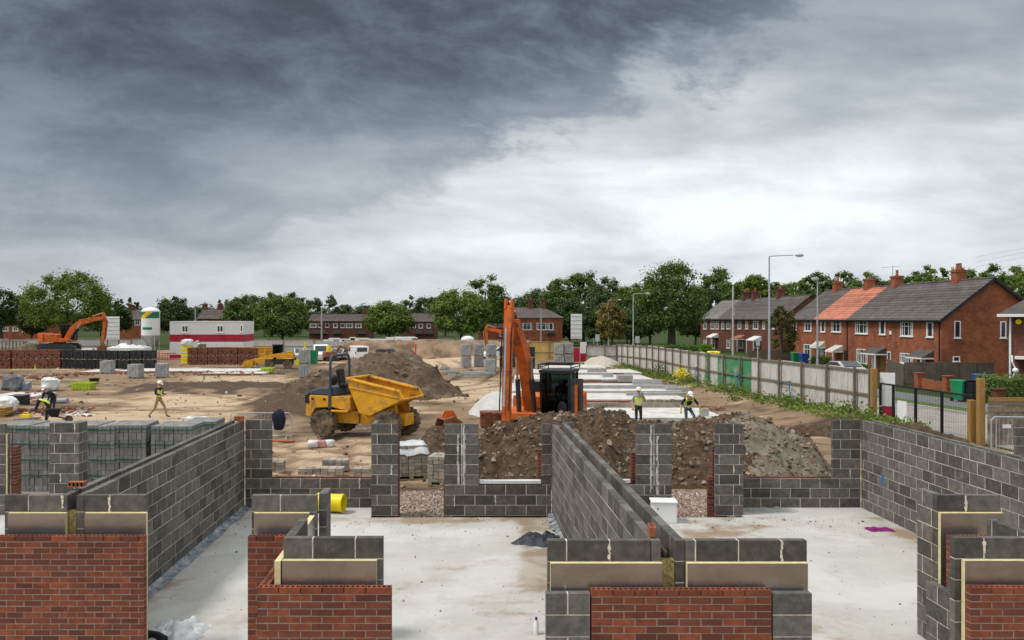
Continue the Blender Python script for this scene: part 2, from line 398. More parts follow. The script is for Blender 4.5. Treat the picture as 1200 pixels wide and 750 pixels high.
def soil_mat():
    mt = bpy.data.materials.new('site_soil'); mt.use_nodes = True; t = mt.node_tree; t.nodes.clear(); k = NB(t)
    out = k.n('ShaderNodeOutputMaterial'); pb = k.n('ShaderNodeBsdfPrincipled'); t.links.new(pb.outputs[0], out.inputs[0])
    co = k.n('ShaderNodeTexCoord').outputs['Object']
    sv = k.n('ShaderNodeAttribute', attribute_name='soil').outputs['Fac']; gr = k.n('ShaderNodeAttribute', attribute_name='grass').outputs['Fac']
    mp = k.n('ShaderNodeMapping'); t.links.new(co, mp.inputs[0]); mp.inputs['Scale'].default_value = (.5, 1.2, 1)
    n1 = k.noise(mp.outputs[0], 1.3, 9, .7, .4); n2 = k.noise(co, 9., 6, .7)
    f = k.m('ADD', sv, k.m('MULTIPLY', k.m('SUBTRACT', n1, .5), .75)); f = k.m('ADD', f, k.m('MULTIPLY', k.m('SUBTRACT', n2, .5), .45))
    c = k.mix(k.mr(f, -.02, .46), (.50,.375,.245), (.25,.168,.104))
    c = k.mix(k.mr(f, .44, .92), c, (.085,.058,.038))
    c = k.mix(k.m('MULTIPLY', k.mr(k.noise(co, 26., 3, .6), .60, .72), .6), c, (.46,.41,.35))
    g = k.mix(k.noise(co, .6, 5, .6), (.026,.040,.010), (.055,.075,.020))
    c = k.mix(k.mr(gr, .4, .6), c, g)
    k.put(pb.inputs['Base Color'], c); pb.inputs['Roughness'].default_value = .95; pb.inputs['Specular IOR Level'].default_value = .15
    bp = k.n('ShaderNodeBump'); bp.inputs['Strength'].default_value = .9; bp.inputs['Distance'].default_value = .12
    hh = k.m('ADD', k.noise(co, 2.2, 9, .72), k.m('MULTIPLY', n2, .35))
    t.links.new(hh, bp.inputs['Height']); t.links.new(bp.outputs[0], pb.inputs['Normal'])
    return mt
me.materials.append(soil_mat())

def rock(mb, c, r, mi=0, rr=None):
    rr = rr or rnd
    s = [rr.uniform(.6, 1.3)*r for _ in range(3)]; rot = Euler((rr.random()*6, rr.random()*6, rr.random()*6)).to_matrix()
    vs = []
    for v in ((1,0,0),(-1,0,0),(0,1,0),(0,-1,0),(0,0,1),(0,0,-1),(.6,.6,.55),(-.6,.6,-.5),(.6,-.6,-.55),(-.6,-.55,.6)):
        q = Vector(v)*rr.uniform(.75, 1.2); vs.append(Vector(c)+rot@Vector((q.x*s[0], q.y*s[1], q.z*s[2])))
    fs = [(0,6,4),(0,2,6),(2,4,6),(0,4,9),(0,9,3),(9,4,1),(9,1,3),(4,2,1),(2,7,1),(2,0,7),(7,0,5),(7,5,1),(0,3,8),(0,8,5),(8,3,5),(3,1,5)]
    mb.add(vs, fs, mi)

M['soil_brown'] = mat('brown_soil', (.074,.049,.031), .95, .45, 4.5, bump=1.8, bscale=11, dirt=(.165,.115,.075), damt=.34, dscale=2.4, spec=.15)
M['soil_dark'] = mat('dark_soil', (.090,.062,.042), .95, .42, 2.4, bump=1.8, bscale=7, dirt=(.235,.18,.12), damt=.40, dscale=.5, spec=.15)
M['soil_grey'] = mat('gravelly_soil', (.145,.122,.092), .95, .35, 3, bump=1.6, bscale=8, dirt=(.24,.215,.175), damt=.42, dscale=2.1, spec=.15)
M['sand'] = mat('pale_sand', (.46,.45,.43), .95, .1, 3, bump=.5, bscale=16, spec=.15)
M['bank'] = mat('cut_bank_soil', (.20,.135,.085), .95, .45, .5, bump=1.2, bscale=2, dirt=(.34,.25,.165), damt=.45, dscale=.3, spec=.15)
M['clod'] = mat('soil_clod', (.16,.112,.073), .95, .3, 5, .5, col2=(.25,.20,.15))
M['stone'] = mat('rubble_stone', (.28,.24,.19), .95, .2, 5, .45, col2=(.40,.37,.33))

def heap(name, mats, prof, y0, front, back, step, lump=.25, label=None, cat='soil heap', base=-.5, rocks=0, rsize=(.03,.12), seed=1, rmat=0, split=None, rim=None):
    """prof: (x, crest height) along the ridge; slopes fall away to both sides of the crest line y0 (a number or (x,y) list)"""
    rr = random.Random(seed)
    x0, x1 = prof[0][0], prof[-1][0]; zt = max(p[1] for p in prof)
    def crest(x):
        for (a, za), (c, zc) in zip(prof, prof[1:]):
            if a <= x <= c: return za+(zc-za)*(x-a)/(c-a)
        return base-1
    def yc(x):
        if not isinstance(y0, list): return y0
        for (a, ya), (c, yd) in zip(y0, y0[1:]):
            if a <= x <= c: return ya+(yd-ya)*(x-a)/(c-a)
        return y0[0][1] if x < y0[0][0] else y0[-1][1]
    ymin = (min(p[1] for p in y0) if isinstance(y0, list) else y0)-(zt-base)/front-.6; ymax = (max(p[1] for p in y0) if isinstance(y0, list) else y0)+(zt-base)/back+.6
    nx_, ny_ = int((x1-x0)/step)+1, int((ymax-ymin)/step)+1
    def h(x, y):
        wx = x+.5*lump*fbm(x*.9, y*.9, seed*3.1, 3)*2
        z = crest(min(max(wx, x0+.01), x1-.01)); d = y-yc(x)
        k = front if d < 0 else back
        r = abs(d); r = (r*r/(.9+r)) if r < 3 else r-.69
        z -= r*k
        z += lump*(.7*fbm(x*.7, y*.7, seed, 3)+.5*fbm(x*2.1, y*2.1, seed+5, 4)+.34*abs(fbm(x*6, y*6, seed+9, 3)))
        return max(z, base)
    mb = MB()
    vs = [(x0+i*step, ymin+j*step, h(x0+i*step, ymin+j*step)) for j in range(ny_) for i in range(nx_)]
    for i, v in enumerate(vs): mb.v.append(v)
    for j in range(ny_-1):
        for i in range(nx_-1):
            q = (j*nx_+i, j*nx_+i+1, (j+1)*nx_+i+1, (j+1)*nx_+i)
            if all(vs[a][2] <= base+.001 for a in q): continue
            mb.f.append(q)
            mi = 0
            if split: mi = 1 if vs[q[0]][0]+.8*fbm(vs[q[0]][0]*1.2, vs[q[0]][1]*1.2, 4, 3) > split else 0
            mb.m.append(mi)
    ng = len(mb.f)
    for _ in range(rocks):
        x, y = rr.uniform(x0, x1), rr.uniform(ymin, ymax); z = h(x, y)
        if z < base+.2: continue
        r = rsize[0]+(rsize[1]-rsize[0])*rr.random()**3
        rock(mb, (x, y, z+r*.25), r, rmat, rr)
    o = mb.build(name, mats, smooth=None, norm=False)
    o.data.polygons.foreach_set('use_smooth', [i < ng for i in range(len(o.data.polygons))])
    return tag(o, label, cat)
def prof(pts, d): return [(X(px, d), H(py, d)) for px, py in pts]
heap('spoil_heap', [M['soil_brown'], M['soil_grey'], M['clod']], prof([(545,575),(560,528),(585,503),(605,495),(630,489),(660,485),(685,483),(703,477),(722,489),(752,498),(775,496),(805,489),(838,494),(880,491),(905,497),(945,518),(975,556),(985,575)], 26), 26, .78, .8, .085, .30,
     'long brown spoil heap of stones and clods behind the block piers', base=-.45, rocks=5200, rsize=(.018, .10), seed=3, rmat=2, split=X(850, 26))
heap('spoil_heap', [M['soil_dark'], M['clod']], prof([(285,484),(320,462),(360,440),(400,428),(430,417),(455,413),(478,413),(492,419),(512,437),(535,456),(560,470),(580,484)], 52), [(X(285,52), 47), (X(400,52), 54), (X(470,52), 55), (X(580,52), 49)], .5, .7, .2, .34,
     'big dark flat-topped soil heap behind the yellow dumper', base=-.5, rocks=700, rsize=(.05, .22), seed=8, rmat=1)
heap('sand_heap', [M['sand']], prof([(546,486),(556,474),(567,464),(580,458.5),(592,460),(602,469),(612,486)], 42), 42, .8, .8, .1, .06, 'smooth pale grey sand heap beside the orange excavator arm', 'sand heap', base=-.45, seed=5)
heap('earth_bank', [M['bank']], prof([(392,415),(405,401),(440,399),(520,399),(570,400),(600,404),(625,410)], 112), 112, 1.1, .5, .4, .35, 'long brown cut earth bank below the far fence', 'earth bank', base=-.9, seed=6)
heap('spoil_heap', [M['soil_dark'], M['clod']], prof([(18,418),(24,406),(33,402),(50,404),(80,409),(110,410),(135,416)], 86), 86, .6, .6, .25, .3, 'dark soil heap under the far orange excavator', base=-.6, rocks=150, rsize=(.08, .25), seed=7, rmat=1)
heap('spoil_heap', [M['soil_brown'], M['clod']], prof([(488,520),(496,508),(506,500),(516,502),(528,510),(536,520)], 30), 30, .6, .6, .1, .2, 'small brown soil heap by the dumper front wheels', base=-.45, rocks=120, rsize=(.03, .09), seed=17, rmat=1)
heap('sand_heap', [M['stone']], prof([(684,426),(694,419),(705,417),(716,420),(728,427)], 84), 84, .6, .6, .2, .1, 'pale grey aggregate heap before the ochre hoarding', 'gravel heap', base=-.7, seed=19)

# loose clods and stones over the site
mb = MB(); rr = random.Random(5)
for _ in range(3200):
    y = 21.5+70*rr.random()**2.2; x = rr.uniform(max(-40, -.62*y), min(fence_x(y)-1, .42*y))
    r = rr.uniform(.015, .04)+.08*rr.random()**7
    rock(mb, (x, y, ground_h(x, y)+r*.3), r*(1 if y < 45 else 1.5), 0 if rr.random() < .55 else 1, rr)
tag(mb.build('rubble', [M['clod'], M['stone']], norm=False), 'loose clods and pale stones strewn over the bare site ground', 'rubble', kind='stuff')
# gravel apron behind the doorways: pale pebbles and broken brick
mb = MB()
M['pebble'] = mat('pebble', (.36,.31,.26), .95, .2, 5, .5, col2=(.30,.17,.12))
for a, c in ((-1.6, -.2), (4.2, 6.2), (-1.6, 6.5)):
    for _ in range(2100):
        x, y = rr.uniform(a, c), rr.uniform(19.15, 22.25); r = rr.uniform(.012, .04)
        rock(mb, (x, y, -.17+r*.3), r, 0, rr)
tag(mb.build('gravel', M['pebble'], norm=False), 'pale gravel and brick bits spread outside the rear doorways', 'gravel', kind='stuff')
mb = MB(); mb.box(-11.5, 9.6, 18.5, 22.3, -.6, -.17)
sub = mb.build('gravel_bed', M['pebble']); tag(sub, kind='structure')
# ---------------------------------------------------------------- the half built terrace in front
def hole_brick(mb, x0, x1, y0, y1, z0, z1, axis, mi=0, mh=2):
    mb.v_start = len(mb.v)
    L = (x1-x0) if axis == 'x' else (y1-y0)
    n = max(1, round(L/.054))
    mb.add([(x0,y0,z0),(x1,y0,z0),(x1,y1,z0),(x0,y1,z0),(x0,y0,z1),(x1,y0,z1),(x1,y1,z1),(x0,y1,z1)], [(0,1,5,4),(1,2,6,5),(2,3,7,6),(3,0,4,7)], mi)
    for i in range(n):
        if axis == 'x': a0, a1, c0, c1 = x0+(x1-x0)*i/n, x0+(x1-x0)*(i+1)/n, y0, y1
        else: a0, a1, c0, c1 = x0, x1, y0+(y1-y0)*i/n, y0+(y1-y0)*(i+1)/n
        cx, cy = (a0+a1)/2, (c0+c1)/2
        rx, ry = (.017, .026) if axis == 'x' else (.026, .017)
        bd = [(a1,cy),(a1,c1),(cx,c1),(a0,c1),(a0,cy),(a0,c0),(cx,c0),(a1,c0)]
        oc = [(cx+rx*math.cos(k*math.pi/4), cy+ry*math.sin(k*math.pi/4)) for k in range(8)]
        vs = [(p[0],p[1],z1) for p in bd]+[(p[0],p[1],z1) for p in oc]+[(p[0],p[1],z1-.045) for p in oc]
        mb.add(vs, [(k,(k+1)%8,8+(k+1)%8,8+k) for k in range(8)], mi)
        mb.add(vs[8:], [(k,(k+1)%8,8+(k+1)%8,8+k) for k in range(8)]+[tuple(range(15,7,-1))], mh)
def masonry(mb, axis, a0, a1, t0, t1, z0, n, L=.44, h=.215, j=.014, off=0., rack=None, top=None, rec=.0025, jit=.0018, bond=.5, drip=.10):
    for c in range(n):
        s, e = rack(c) if rack else (a0, a1)
        z = z0+c*(h+.01)
        cur = s-((off+(c % 2)*bond) % 1.)*(L+j)
        while cur < e-.01:
            p, q = max(cur, s), min(cur+L, e)
            cur += L+j
            if q-p < .03: continue
            if 0 < e-q < .07: q = e; cur = e+1
            d = rnd.uniform(-jit, jit); w = rnd.uniform(-jit, jit)
            if axis == 'x': bx = (p, q, t0+d, t1+d, z+w, z+h+w)
            else: bx = (t0+d, t1+d, p, q, z+w, z+h+w)
            if top and c == n-1: hole_brick(mb, *bx, axis)
            else: mb.box(*bx, 0)
        if axis == 'x' and L > .3 and drip:
            jx = s-((off+(c % 2)*bond) % 1.)*(L+j)-j/2
            while jx < e-.05:
                if jx > s+.05 and rnd.random() < (.5 if (c == n-1 and t0 < 12) else drip):
                    zz0 = z+h*rnd.uniform(-.15, .25)
                    while zz0 < z+h*rnd.uniform(.8, 1.):
                        ww = rnd.uniform(.008, .02); hh = rnd.uniform(.02, .06); dd = rnd.uniform(-.008, .008); zc = min(zz0+hh, z+h)
                        if zc-zz0 < .008: break
                        y0_ = t0-.0045-rnd.random()*.004
                        mb.prism([(jx+dd-ww*.6, y0_, zz0), (jx+dd+ww*.7, y0_, zz0+.004), (jx+dd+ww, y0_, (zz0+zc)/2), (jx+dd+ww*.5, y0_, zc), (jx+dd-ww*.7, y0_, zc-.003), (jx+dd-ww, y0_, (zz0+zc)/2)], (0, .012, 0), 1); zz0 = zc-.004
                jx += L+j
        p, q = s+rec, e-rec; zt = z+h-.004
        if top and c == n-1: zt = z+.002
        if axis == 'x': mb.box(p, q, t0+rec, t1-rec, z-.0105, zt, 1)
        else: mb.box(t0+rec, t1-rec, p, q, z-.0105, zt, 1)
BL = [M['block'], M['mortar']]; BR = [M['brick'], M['brickm'], M['hole']]
def blocks(parent, *a, name='block_leaf', mats=None, **k):
    mb = MB(); masonry(mb, *a, **k)
    return mb.build(name, mats or BL, parent)
def bricks(parent, axis, a0, a1, t0, t1, z0, n, name='brick_leaf', **k):
    mb = MB(); k.setdefault('top', True)
    masonry(mb, axis, a0, a1, t0, t1, z0, n, L=.215, h=.065, j=.011, **k)
    o = mb.build(name, BR, parent, norm=False)
    bm = bmesh.new(); bm.from_mesh(o.data); bmesh.ops.remove_doubles(bm, verts=bm.verts, dist=1e-5); bm.to_mesh(o.data); bm.free()
    return o
def board(parent, axis, a0, a1, t0, t1, z0, z1):
    mb = MB(); x = (a0, a1, t0, t1) if axis == 'x' else (t0, t1, a0, a1)
    mb.box(*x, z0, z1)
    mb.m = [0, 0, 1, 0, 1, 0] if axis == 'x' else [0, 0, 0, 1, 0, 1]
    return mb.build('insulation_board', [M['pir'], M['foil']], parent)

# slab with muddy edges
mb = MB(); st = .16
sx, sy = [-11.6+st*i for i in range(int(21/st))], [7+st*i for i in range(int(11.95/st))]
mud = []
for y in sy:
    for x in sx:
        mb.v.append((x, y, .0)); px, py = CX+1000*x/y, CY+4360/y
        w = .30*fbm(x*.5, y*.5, 2, 4)+.20
        w += .75*soft(px, py, 610, 650, 596, 690, 12, 8)*(.6+.6*fbm(x*2, y*2, 1, 3))
        w += .8*soft(px, py, 340, 640, 596, 612, 30, 5)*(.55+.9*fbm(x*1.6, y*2, 4, 3))
        w += .7*soft(px, py, 790, 900, 605, 640, 20, 6)*(.4+.9*fbm(x*2, y*2, 8, 3))
        w += .75*sst(x, 8.4, 9.1)*(.7+.7*fbm(x*2, y*1.2, 3, 3)) + .45*soft(px, py, 880, 1040, 597, 606, 14, 3)
        w += .5*(1-sst(x, -4.9, -4.3))*sst(x, -5.1, -5.0)*(.5+fbm(x*2, y*2, 6, 3)) + .35*soft(px, py, 560, 640, 620, 740, 20, 20)*(.2+fbm(x, y*4, 1, 3))
        w += .5*soft(px, py, 470, 640, 660, 690, 30, 6)*max(0, fbm(x*.8, y*5, 2, 3))
        mud.append(max(0, min(1, w)))
n_ = len(sx)
for j in range(len(sy)-1):
    for i in range(n_-1): mb.f.append((j*n_+i, j*n_+i+1, (j+1)*n_+i+1, (j+1)*n_+i)); mb.m.append(0)
nv = len(mb.v)
mb.box(-11.6, sx[-1], 7, sy[-1], -.6, -.004)
for a, c in ((-5.1, -2.0), (6.2, 9.6), (-11.6, -9.4)): mb.box(a, c, sy[-1]+.002, 19.86, -.6, 0)
mt = M['slab'] = mat('floor_slab_concrete', (.44,.422,.388), .85, .07, .9, bump=.12, bscale=60)
t = mt.node_tree; k = NB(t); pb = [q for q in t.nodes if q.type == 'BSDF_PRINCIPLED'][0]
src = pb.inputs['Base Color'].links[0].from_socket
co = k.n('ShaderNodeTexCoord').outputs['Object']
at = k.n('ShaderNodeAttribute', attribute_name='mud').outputs['Fac']
f = k.m('ADD', at, k.m('MULTIPLY', k.m('SUBTRACT', k.noise(co, 2.6, 9, .72, .3), .5), 1.15))
c = k.mix(k.mr(f, .26, .74), src, (.27,.20,.14))
c = k.mix(k.m('MULTIPLY', k.mr(k.noise(co, 7., 6, .78), .60, .72), .8), c, (.17,.145,.12))
c = k.mix(k.m('MULTIPLY', k.mr(k.noise(co, 1.1, 8, .7, .6), .50, .66), .30), c, (.33,.31,.285))
c = k.mix(k.m('MULTIPLY', k.mr(k.noise(co, .55, 5, .6, .5), .48, .62), .35), c, (.62,.61,.59))
k.put(pb.inputs['Base Color'], c)
slab = mb.build('floor_slab', mt, norm=False)
at = slab.data.attributes.new('mud', 'FLOAT', 'POINT'); at.data.foreach_set('value', mud+[.2]*(len(slab.data.vertices)-nv))
tag(slab, kind='structure')

# --- front wall, bottom left
t = thing('cavity_wall', 'long red brick front wall with two foil boards showing above it', 'wall', (0,0,0))
bricks(t, 'x', -8.2, -4.07, 10.93, 11.03, -.45, 27)
blocks(t, 'x', -6.05, -5.23, 11.30, 11.40, 0, 9, off=.3)
blocks(t, 'x', -4.995, -4.19, 11.30, 11.40, 0, 9, off=.25)
for i in range(4):
    board(t, 'x', -4.96, -4.15, 11.22, 11.285, .003+.45*i, .447+.45*i)
    board(t, 'x', -5.97, -5.21, 11.22, 11.285, .003+.45*i, .447+.45*i)
# --- party walls
def party(label, l0, l1, r0, r1, y0, y1, yb=None, wool=True, offs=(0., .5)):
    t = thing('party_wall', label, 'wall', (0,0,0))
    blocks(t, 'y', y0, y1, l0, l1, 0, 9, off=offs[0]); blocks(t, 'y', y0, yb or y1, r0, r1, 0, 9, off=offs[1])
    if wool:
        mb = MB(); mb.cb(((l1+r0)/2, y0+.05, .9), (r0-l1-.012, .09, 1.82)); mb.build('cavity_batt', M['wool'], t)
    return t
pw = party('double leaf grey block party wall with blue grey membrane along its foot', -5.32, -5.22, -5.10, -5.0, 11.30, 19.64)
mb = MB(); n_ = 150
for i in range(n_):
    y = 11.5+i*8.14/(n_-1); w = .17+.05*fbm(y*1.2, 1, 1, 3)
    for u, z in ((-4.997, .075+.02*fbm(y*3, 2, 1, 2)), (-4.97, .03), (-4.997+w*.5, .012+.03*max(0, fbm(y*2.5, 5, 1, 3))), (-4.997+w, .006+.018*max(0, fbm(y*4, 8, 1, 3)))): mb.v.append((u, y, z))
for i in range(n_-1):
    for j in range(3): mb.f.append((i*4+j, i*4+j+1, i*4+5+j, i*4+4+j)); mb.m.append(0)
mb.build('damp_membrane', M['dpc'], pw, norm=False, smooth=180)
pw = party('double leaf grey block party wall between the two bays', 2.0, 2.1, 2.25, 2.35, 9.0, 18.88, 19.2)
mb = MB()
for i in range(30):
    y = 11.6+i*.243; w = .14+.05*math.sin(i*2.1)
    mb.add([(1.997, y, .07), (1.997, y+.243, .07), (1.997-w, y+.243, .006+.02*rnd.random()), (1.997-w, y, .006+.02*rnd.random())], [(0,1,2,3)])
mb.build('damp_membrane', M['dpc'], pw, norm=False, smooth=180)
pr = party('long grey block party wall running beside the mesh gate', 9.2, 9.3, 9.42, 9.52, 8.2, 19.64, wool=False)
mb = MB()
mb.box(9.1925, 9.199, 18.6, 18.68, .72, .95); mb.build('spray_mark', mat('blue_spray', (.02,.16,.42), .8, .2), pr)
# --- entrance bays
def bay(label, m, near, nearb, rear, rearb, ret, brear, end):
    t = thing('entrance_bay', label, 'wall', (0,0,0))
    blocks(t, 'x', near[0], near[1], 9.10, 9.20, 0, 9, off=.3)
    bricks(t, 'x', nearb[0], nearb[1], 8.85, 8.95, -.45, 27, off=.0)
    def rk(c): return (9.21, 11.28 if c < 4 else 11.05-.28*(c-3) if c < 8 else 9.98)
    blocks(t, 'y', 9.21, 11.28, ret, ret+.1, 0, 9, rack=rk, off=.5)
    blocks(t, 'x', rear[0], rear[1], 11.30, 11.40, 0, 9, off=.15)
    blocks(t, 'y', 11.41, 11.80, end, end+.1, 0, 9, off=.4)
    bricks(t, 'x', rearb[0], rearb[1], 10.93, 11.03, -.45, 27, off=.5)
    bricks(t, 'y', 8.96, 10.92, brear, brear+.1, -.45, 27, off=.2)
    for i in range(4):
        z0, z1 = .003+.45*i, .447+.45*i
        board(t, 'x', near[0]+.06*(m > 0), near[1]-.06, 9.02, 9.085, z0, z1)
        board(t, 'x', rear[0]+.05*(m < 0), rear[1]-.09*(m < 0), 11.22, 11.285, z0, z1)
        if m < 0: board(t, 'y', 9.0, 11.1, ret-.075, ret-.01, z0, z1)
    return t
bay('stepped brick and block entrance bay in front of the fat yellow pipe', -1, (-1.9, -.84), (-2.12, -.73), (-2.78, -1.92), (-2.74, -2.13), -1.9, -2.12, -1.91)
bay('stepped dark block bay with yellow foam edges beside the long party wall', 1, (5.26, 6.6), (5.28, 6.6), (6.3, 7.13), (6.26, 6.9), 6.14, 6.62, 6.3)
# --- centre front wall
t = thing('cavity_wall', 'central front wall of red brick between dark block ends with two foil boards', 'wall', (0,0,0))
bricks(t, 'x', 1.335, 3.185, 8.77, 8.87, -.45, 27)
blocks(t, 'x', .87, 1.32, 8.77, 8.87, -.26, 8, name='block_end'); blocks(t, 'x', 3.2, 3.6, 8.77, 8.87, -.26, 8, L=.4, bond=0, name='block_end')
blocks(t, 'x', .91, 1.99, 9.0, 9.1, 0, 9, off=.55); blocks(t, 'x', 2.36, 3.64, 9.0, 9.1, 0, 9, off=.75)
for i in range(4):
    z0, z1 = .003+.45*i, .447+.45*i
    board(t, 'x', .93, 2.10, 8.92, 8.985, z0, z1); board(t, 'x', 2.36, 3.62, 8.92, 8.985, z0, z1)
# --- rear walls
def smear(parent, x, y, z0, z1, w=.035):
    mb = MB(); z = z0
    while z < z1:
        a = w*rnd.uniform(.5, 1.3); d = rnd.uniform(-.012, .012); hh = rnd.uniform(.05, .16)
        mb.box(x+d-a/2, x+d+a/2, y-.004-rnd.random()*.003, y+.004, z, min(z+hh, z1)); z += hh*.98
    mb.build('mortar_streak', M['smear'], parent)
t = thing('rear_wall', 'rear block wall with a wide window gap and slim pier, yellow dumper seen through it', 'wall', (0,0,0))
def cs(s, w): return lambda c: s if c >= 3 else w
blocks(t, 'x', -4.98, -4.38, 19.65, 19.75, 0, 9, rack=lambda c: (-4.98, -4.38) if c >= 3 else (-4.98, -2.02), off=.2)
blocks(t, 'x', -2.0, -1.41, 18.9, 19.0, 0, 9, off=.0, name='block_pier', bond=.7); blocks(t, 'y', 19.01, 19.64, -2.0, -1.9, 0, 9, name='block_return')
bricks(t, 'x', -4.98, -2.02, 19.87, 19.97, -.3, 13); bricks(t, 'x', -2.0, -1.39, 19.1, 19.2, -.3, 30)
t = thing('rear_wall', 'rear block wall with a wide mortar streaked pier and white sill, brown heap behind', 'wall', (0,0,0))
blocks(t, 'x', -.38, 1.98, 18.9, 19.0, 0, 3, off=.0, name='block_leaf')
blocks(t, 'x', -.38, .38, 18.9, 19.0, .675, 6, off=.0, L=.375, bond=0, name='block_pier'); blocks(t, 'x', 1.78, 1.98, 18.9, 19.0, .675, 6, off=.5, name='block_pier', bond=0)
smear(t, .05, 18.9, .68, 2.0, .05); smear(t, -.08, 18.9, .68, 1.78, .035)
bricks(t, 'x', -.4, 1.98, 19.12, 19.22, -.3, 13); bricks(t, 'x', 1.70, 1.98, 19.12, 19.22, .68, 10, top=False)
mb = MB(); mb.box(.40, 1.76, 18.93, 19.10, .69, .755); mb.build('sill_board', M['white'], t)
t = thing('rear_wall', 'rear block wall with a mortar streaked pier, seen past the double party wall', 'wall', (0,0,0))
blocks(t, 'x', 2.37, 4.65, 18.9, 19.0, 0, 3, off=.3)
blocks(t, 'x', 3.87, 4.65, 18.9, 19.0, .675, 6, L=.384, bond=0, name='block_pier'); blocks(t, 'x', 2.37, 2.52, 19.2, 19.3, .675, 6, name='block_pier')
smear(t, 4.19, 18.9, .5, 2.0, .045); smear(t, 4.34, 18.9, .45, 1.75, .05)
bricks(t, 'x', 2.6, 4.6, 19.12, 19.22, -.3, 13); bricks(t, 'x', 3.80, 4.0, 19.12, 19.22, .68, 9, top=False)
mb = MB(); mb.box(2.62, 3.76, 19.02, 19.12, .69, .76); mb.build('sill_board', M['white'], t)
t = thing('rear_wall', 'rear block wall with low window sill meeting the long party wall, gravel heap behind', 'wall', (0,0,0))
blocks(t, 'x', 5.62, 6.24, 18.9, 19.0, 0, 9, name='block_pier', bond=.7, off=.1); blocks(t, 'y', 19.01, 19.64, 6.14, 6.24, 0, 9, name='block_return')
blocks(t, 'x', 6.26, 9.18, 19.65, 19.75, 0, 9, rack=lambda c: (8.55, 9.18) if c >= 3 else (6.26, 9.18), off=.6)
bricks(t, 'x', 6.26, 9.18, 19.87, 19.97, -.3, 13)
mb = MB(); masonry(mb, 'x', 5.52, 5.95, 19.12, 19.22, -.3, 24, L=.215, h=.065, j=.011, rack=lambda c: (5.52 if c < 15 else 5.62, 5.95)); mb.build('brick_leaf', BR, t)
t = thing('rear_wall', 'rear block pier and window wall beside the grey block pallets', 'wall', (0,0,0))
blocks(t, 'x', -9.20, -8.55, 19.05, 19.15, 0, 9, name='block_pier', bond=.7, off=.75); blocks(t, 'y', 19.16, 19.50, -8.65, -8.55, 0, 9, name='block_return', off=.3)
blocks(t, 'x', -8.54, -5.36, 19.65, 19.75, 0, 3)
blocks(t, 'x', -11.4, -10.12, 18.9, 19.0, 0, 9, name='block_pier', off=.2); bricks(t, 'y', 19.06, 19.3, -10.06, -9.96, -.3, 24, top=False, name='brick_return')
board(t, 'y', 18.92, 19.02, -10.11, -10.07, 0, 1.8)

# --- loose things on and around the walls
def brick_thing(label, loc, rz, rx=0.):
    mb = MB()
    hole_brick(mb, -.1075, .1075, -.0325, .0325, 0, .1025, 'x'); mb.box(-.1, .1, -.03, .03, .002, .05)
    o = mb.build('loose_brick', [M['clay'], M['clay'], M['hole']], norm=False); o.location = loc; o.rotation_euler = (rx, 0, rz)
    return tag(o, label, 'brick')
brick_thing('loose red brick with holes lying on the party wall top behind the two foil boards', (-5.27, 11.75, 2.055+.035), .0, R(90))
brick_thing('loose red brick standing end-on on the near end of the middle party wall', (2.05, 9.2, 2.028), R(85))
brick_thing('loose red brick at the far end of the membrane edged party wall', (-5.06, 19.4, 2.028), R(8))
# yellow duct
mb = MB(); mb.lathe([(.2,0),(.21,.01),(.21,.16),(.2,.17),(.2,.55),(.21,.56),(.21,.62),(.18,.625),(.175,.3)], (0,0,0), (1,0,0), 28)
o = mb.build('pipe_section', M['yelpl'], smooth=40); o.location = (-3.25, 19.25, .215); o.rotation_euler = (0,0,R(-12)); tag(o, 'short fat yellow pipe section lying against the rear wall', 'pipe')
# crumpled membranes
def crumple(name, label, cat, loc, sx, sy, hgt, m, seed, n=22, flat=.3):
    mb = MB()
    for j in range(n):
        for i in range(n):
            u, v = i/(n-1)*2-1, j/(n-1)*2-1
            e = max(0, 1-max(abs(u), abs(v))**3)
            z = hgt*e*(flat+.9*abs(fbm(u*1.6+seed, v*1.6, seed, 4)))+.004
            mb.v.append((u*sx*(1+.25*fbm(v*2, seed, 1, 2)), v*sy*(1+.3*fbm(u*2, seed, 4, 2)), z))
    for j in range(n-1):
        for i in range(n-1): mb.f.append((j*n+i, j*n+i+1, (j+1)*n+i+1, (j+1)*n+i)); mb.m.append(0)
    o = mb.build(name, m, norm=False, smooth=50); o.location = loc
    return tag(o, label, cat)
mem = crumple('membrane_sheet', 'black folded membrane sheet on the slab against the middle party wall', 'plastic sheet', (1.52, 16.7, .0), .42, .42, .2, M['dpm'], 3)
mem.rotation_euler = (0,0,R(-20))
crumple('plastic_sheet', 'crumpled clear plastic sheet on the slab by the front corner', 'plastic sheet', (-3.92, 11.8, 0), .36, .32, .22, M['film'], 5)
crumple('cloth_scrap', 'magenta cloth scrap on the slab near the long party wall', 'cloth', (8.62, 17.6, 0), .27, .17, .05, mat('magenta_cloth', (.17,.008,.11), .8, .3), 7, 14)
crumple('plastic_sheet', 'grey plastic sheet lying along the low rear sill wall', 'plastic sheet', (7.0, 19.3, 0), .55, .12, .12, M['conc3'], 9)
# black pipe end at the bottom edge
mb = MB(); mb.tube([(0,0,.06),(.15,-.05,.06),(.3,-.2,.06)], .055, 12); o = mb.build('drain_pipe', M['black'], smooth=40); o.location = (-4.28, 11.62, 0); tag(o, 'black drain pipe end beside the front corner of the membrane edged wall', 'pipe')
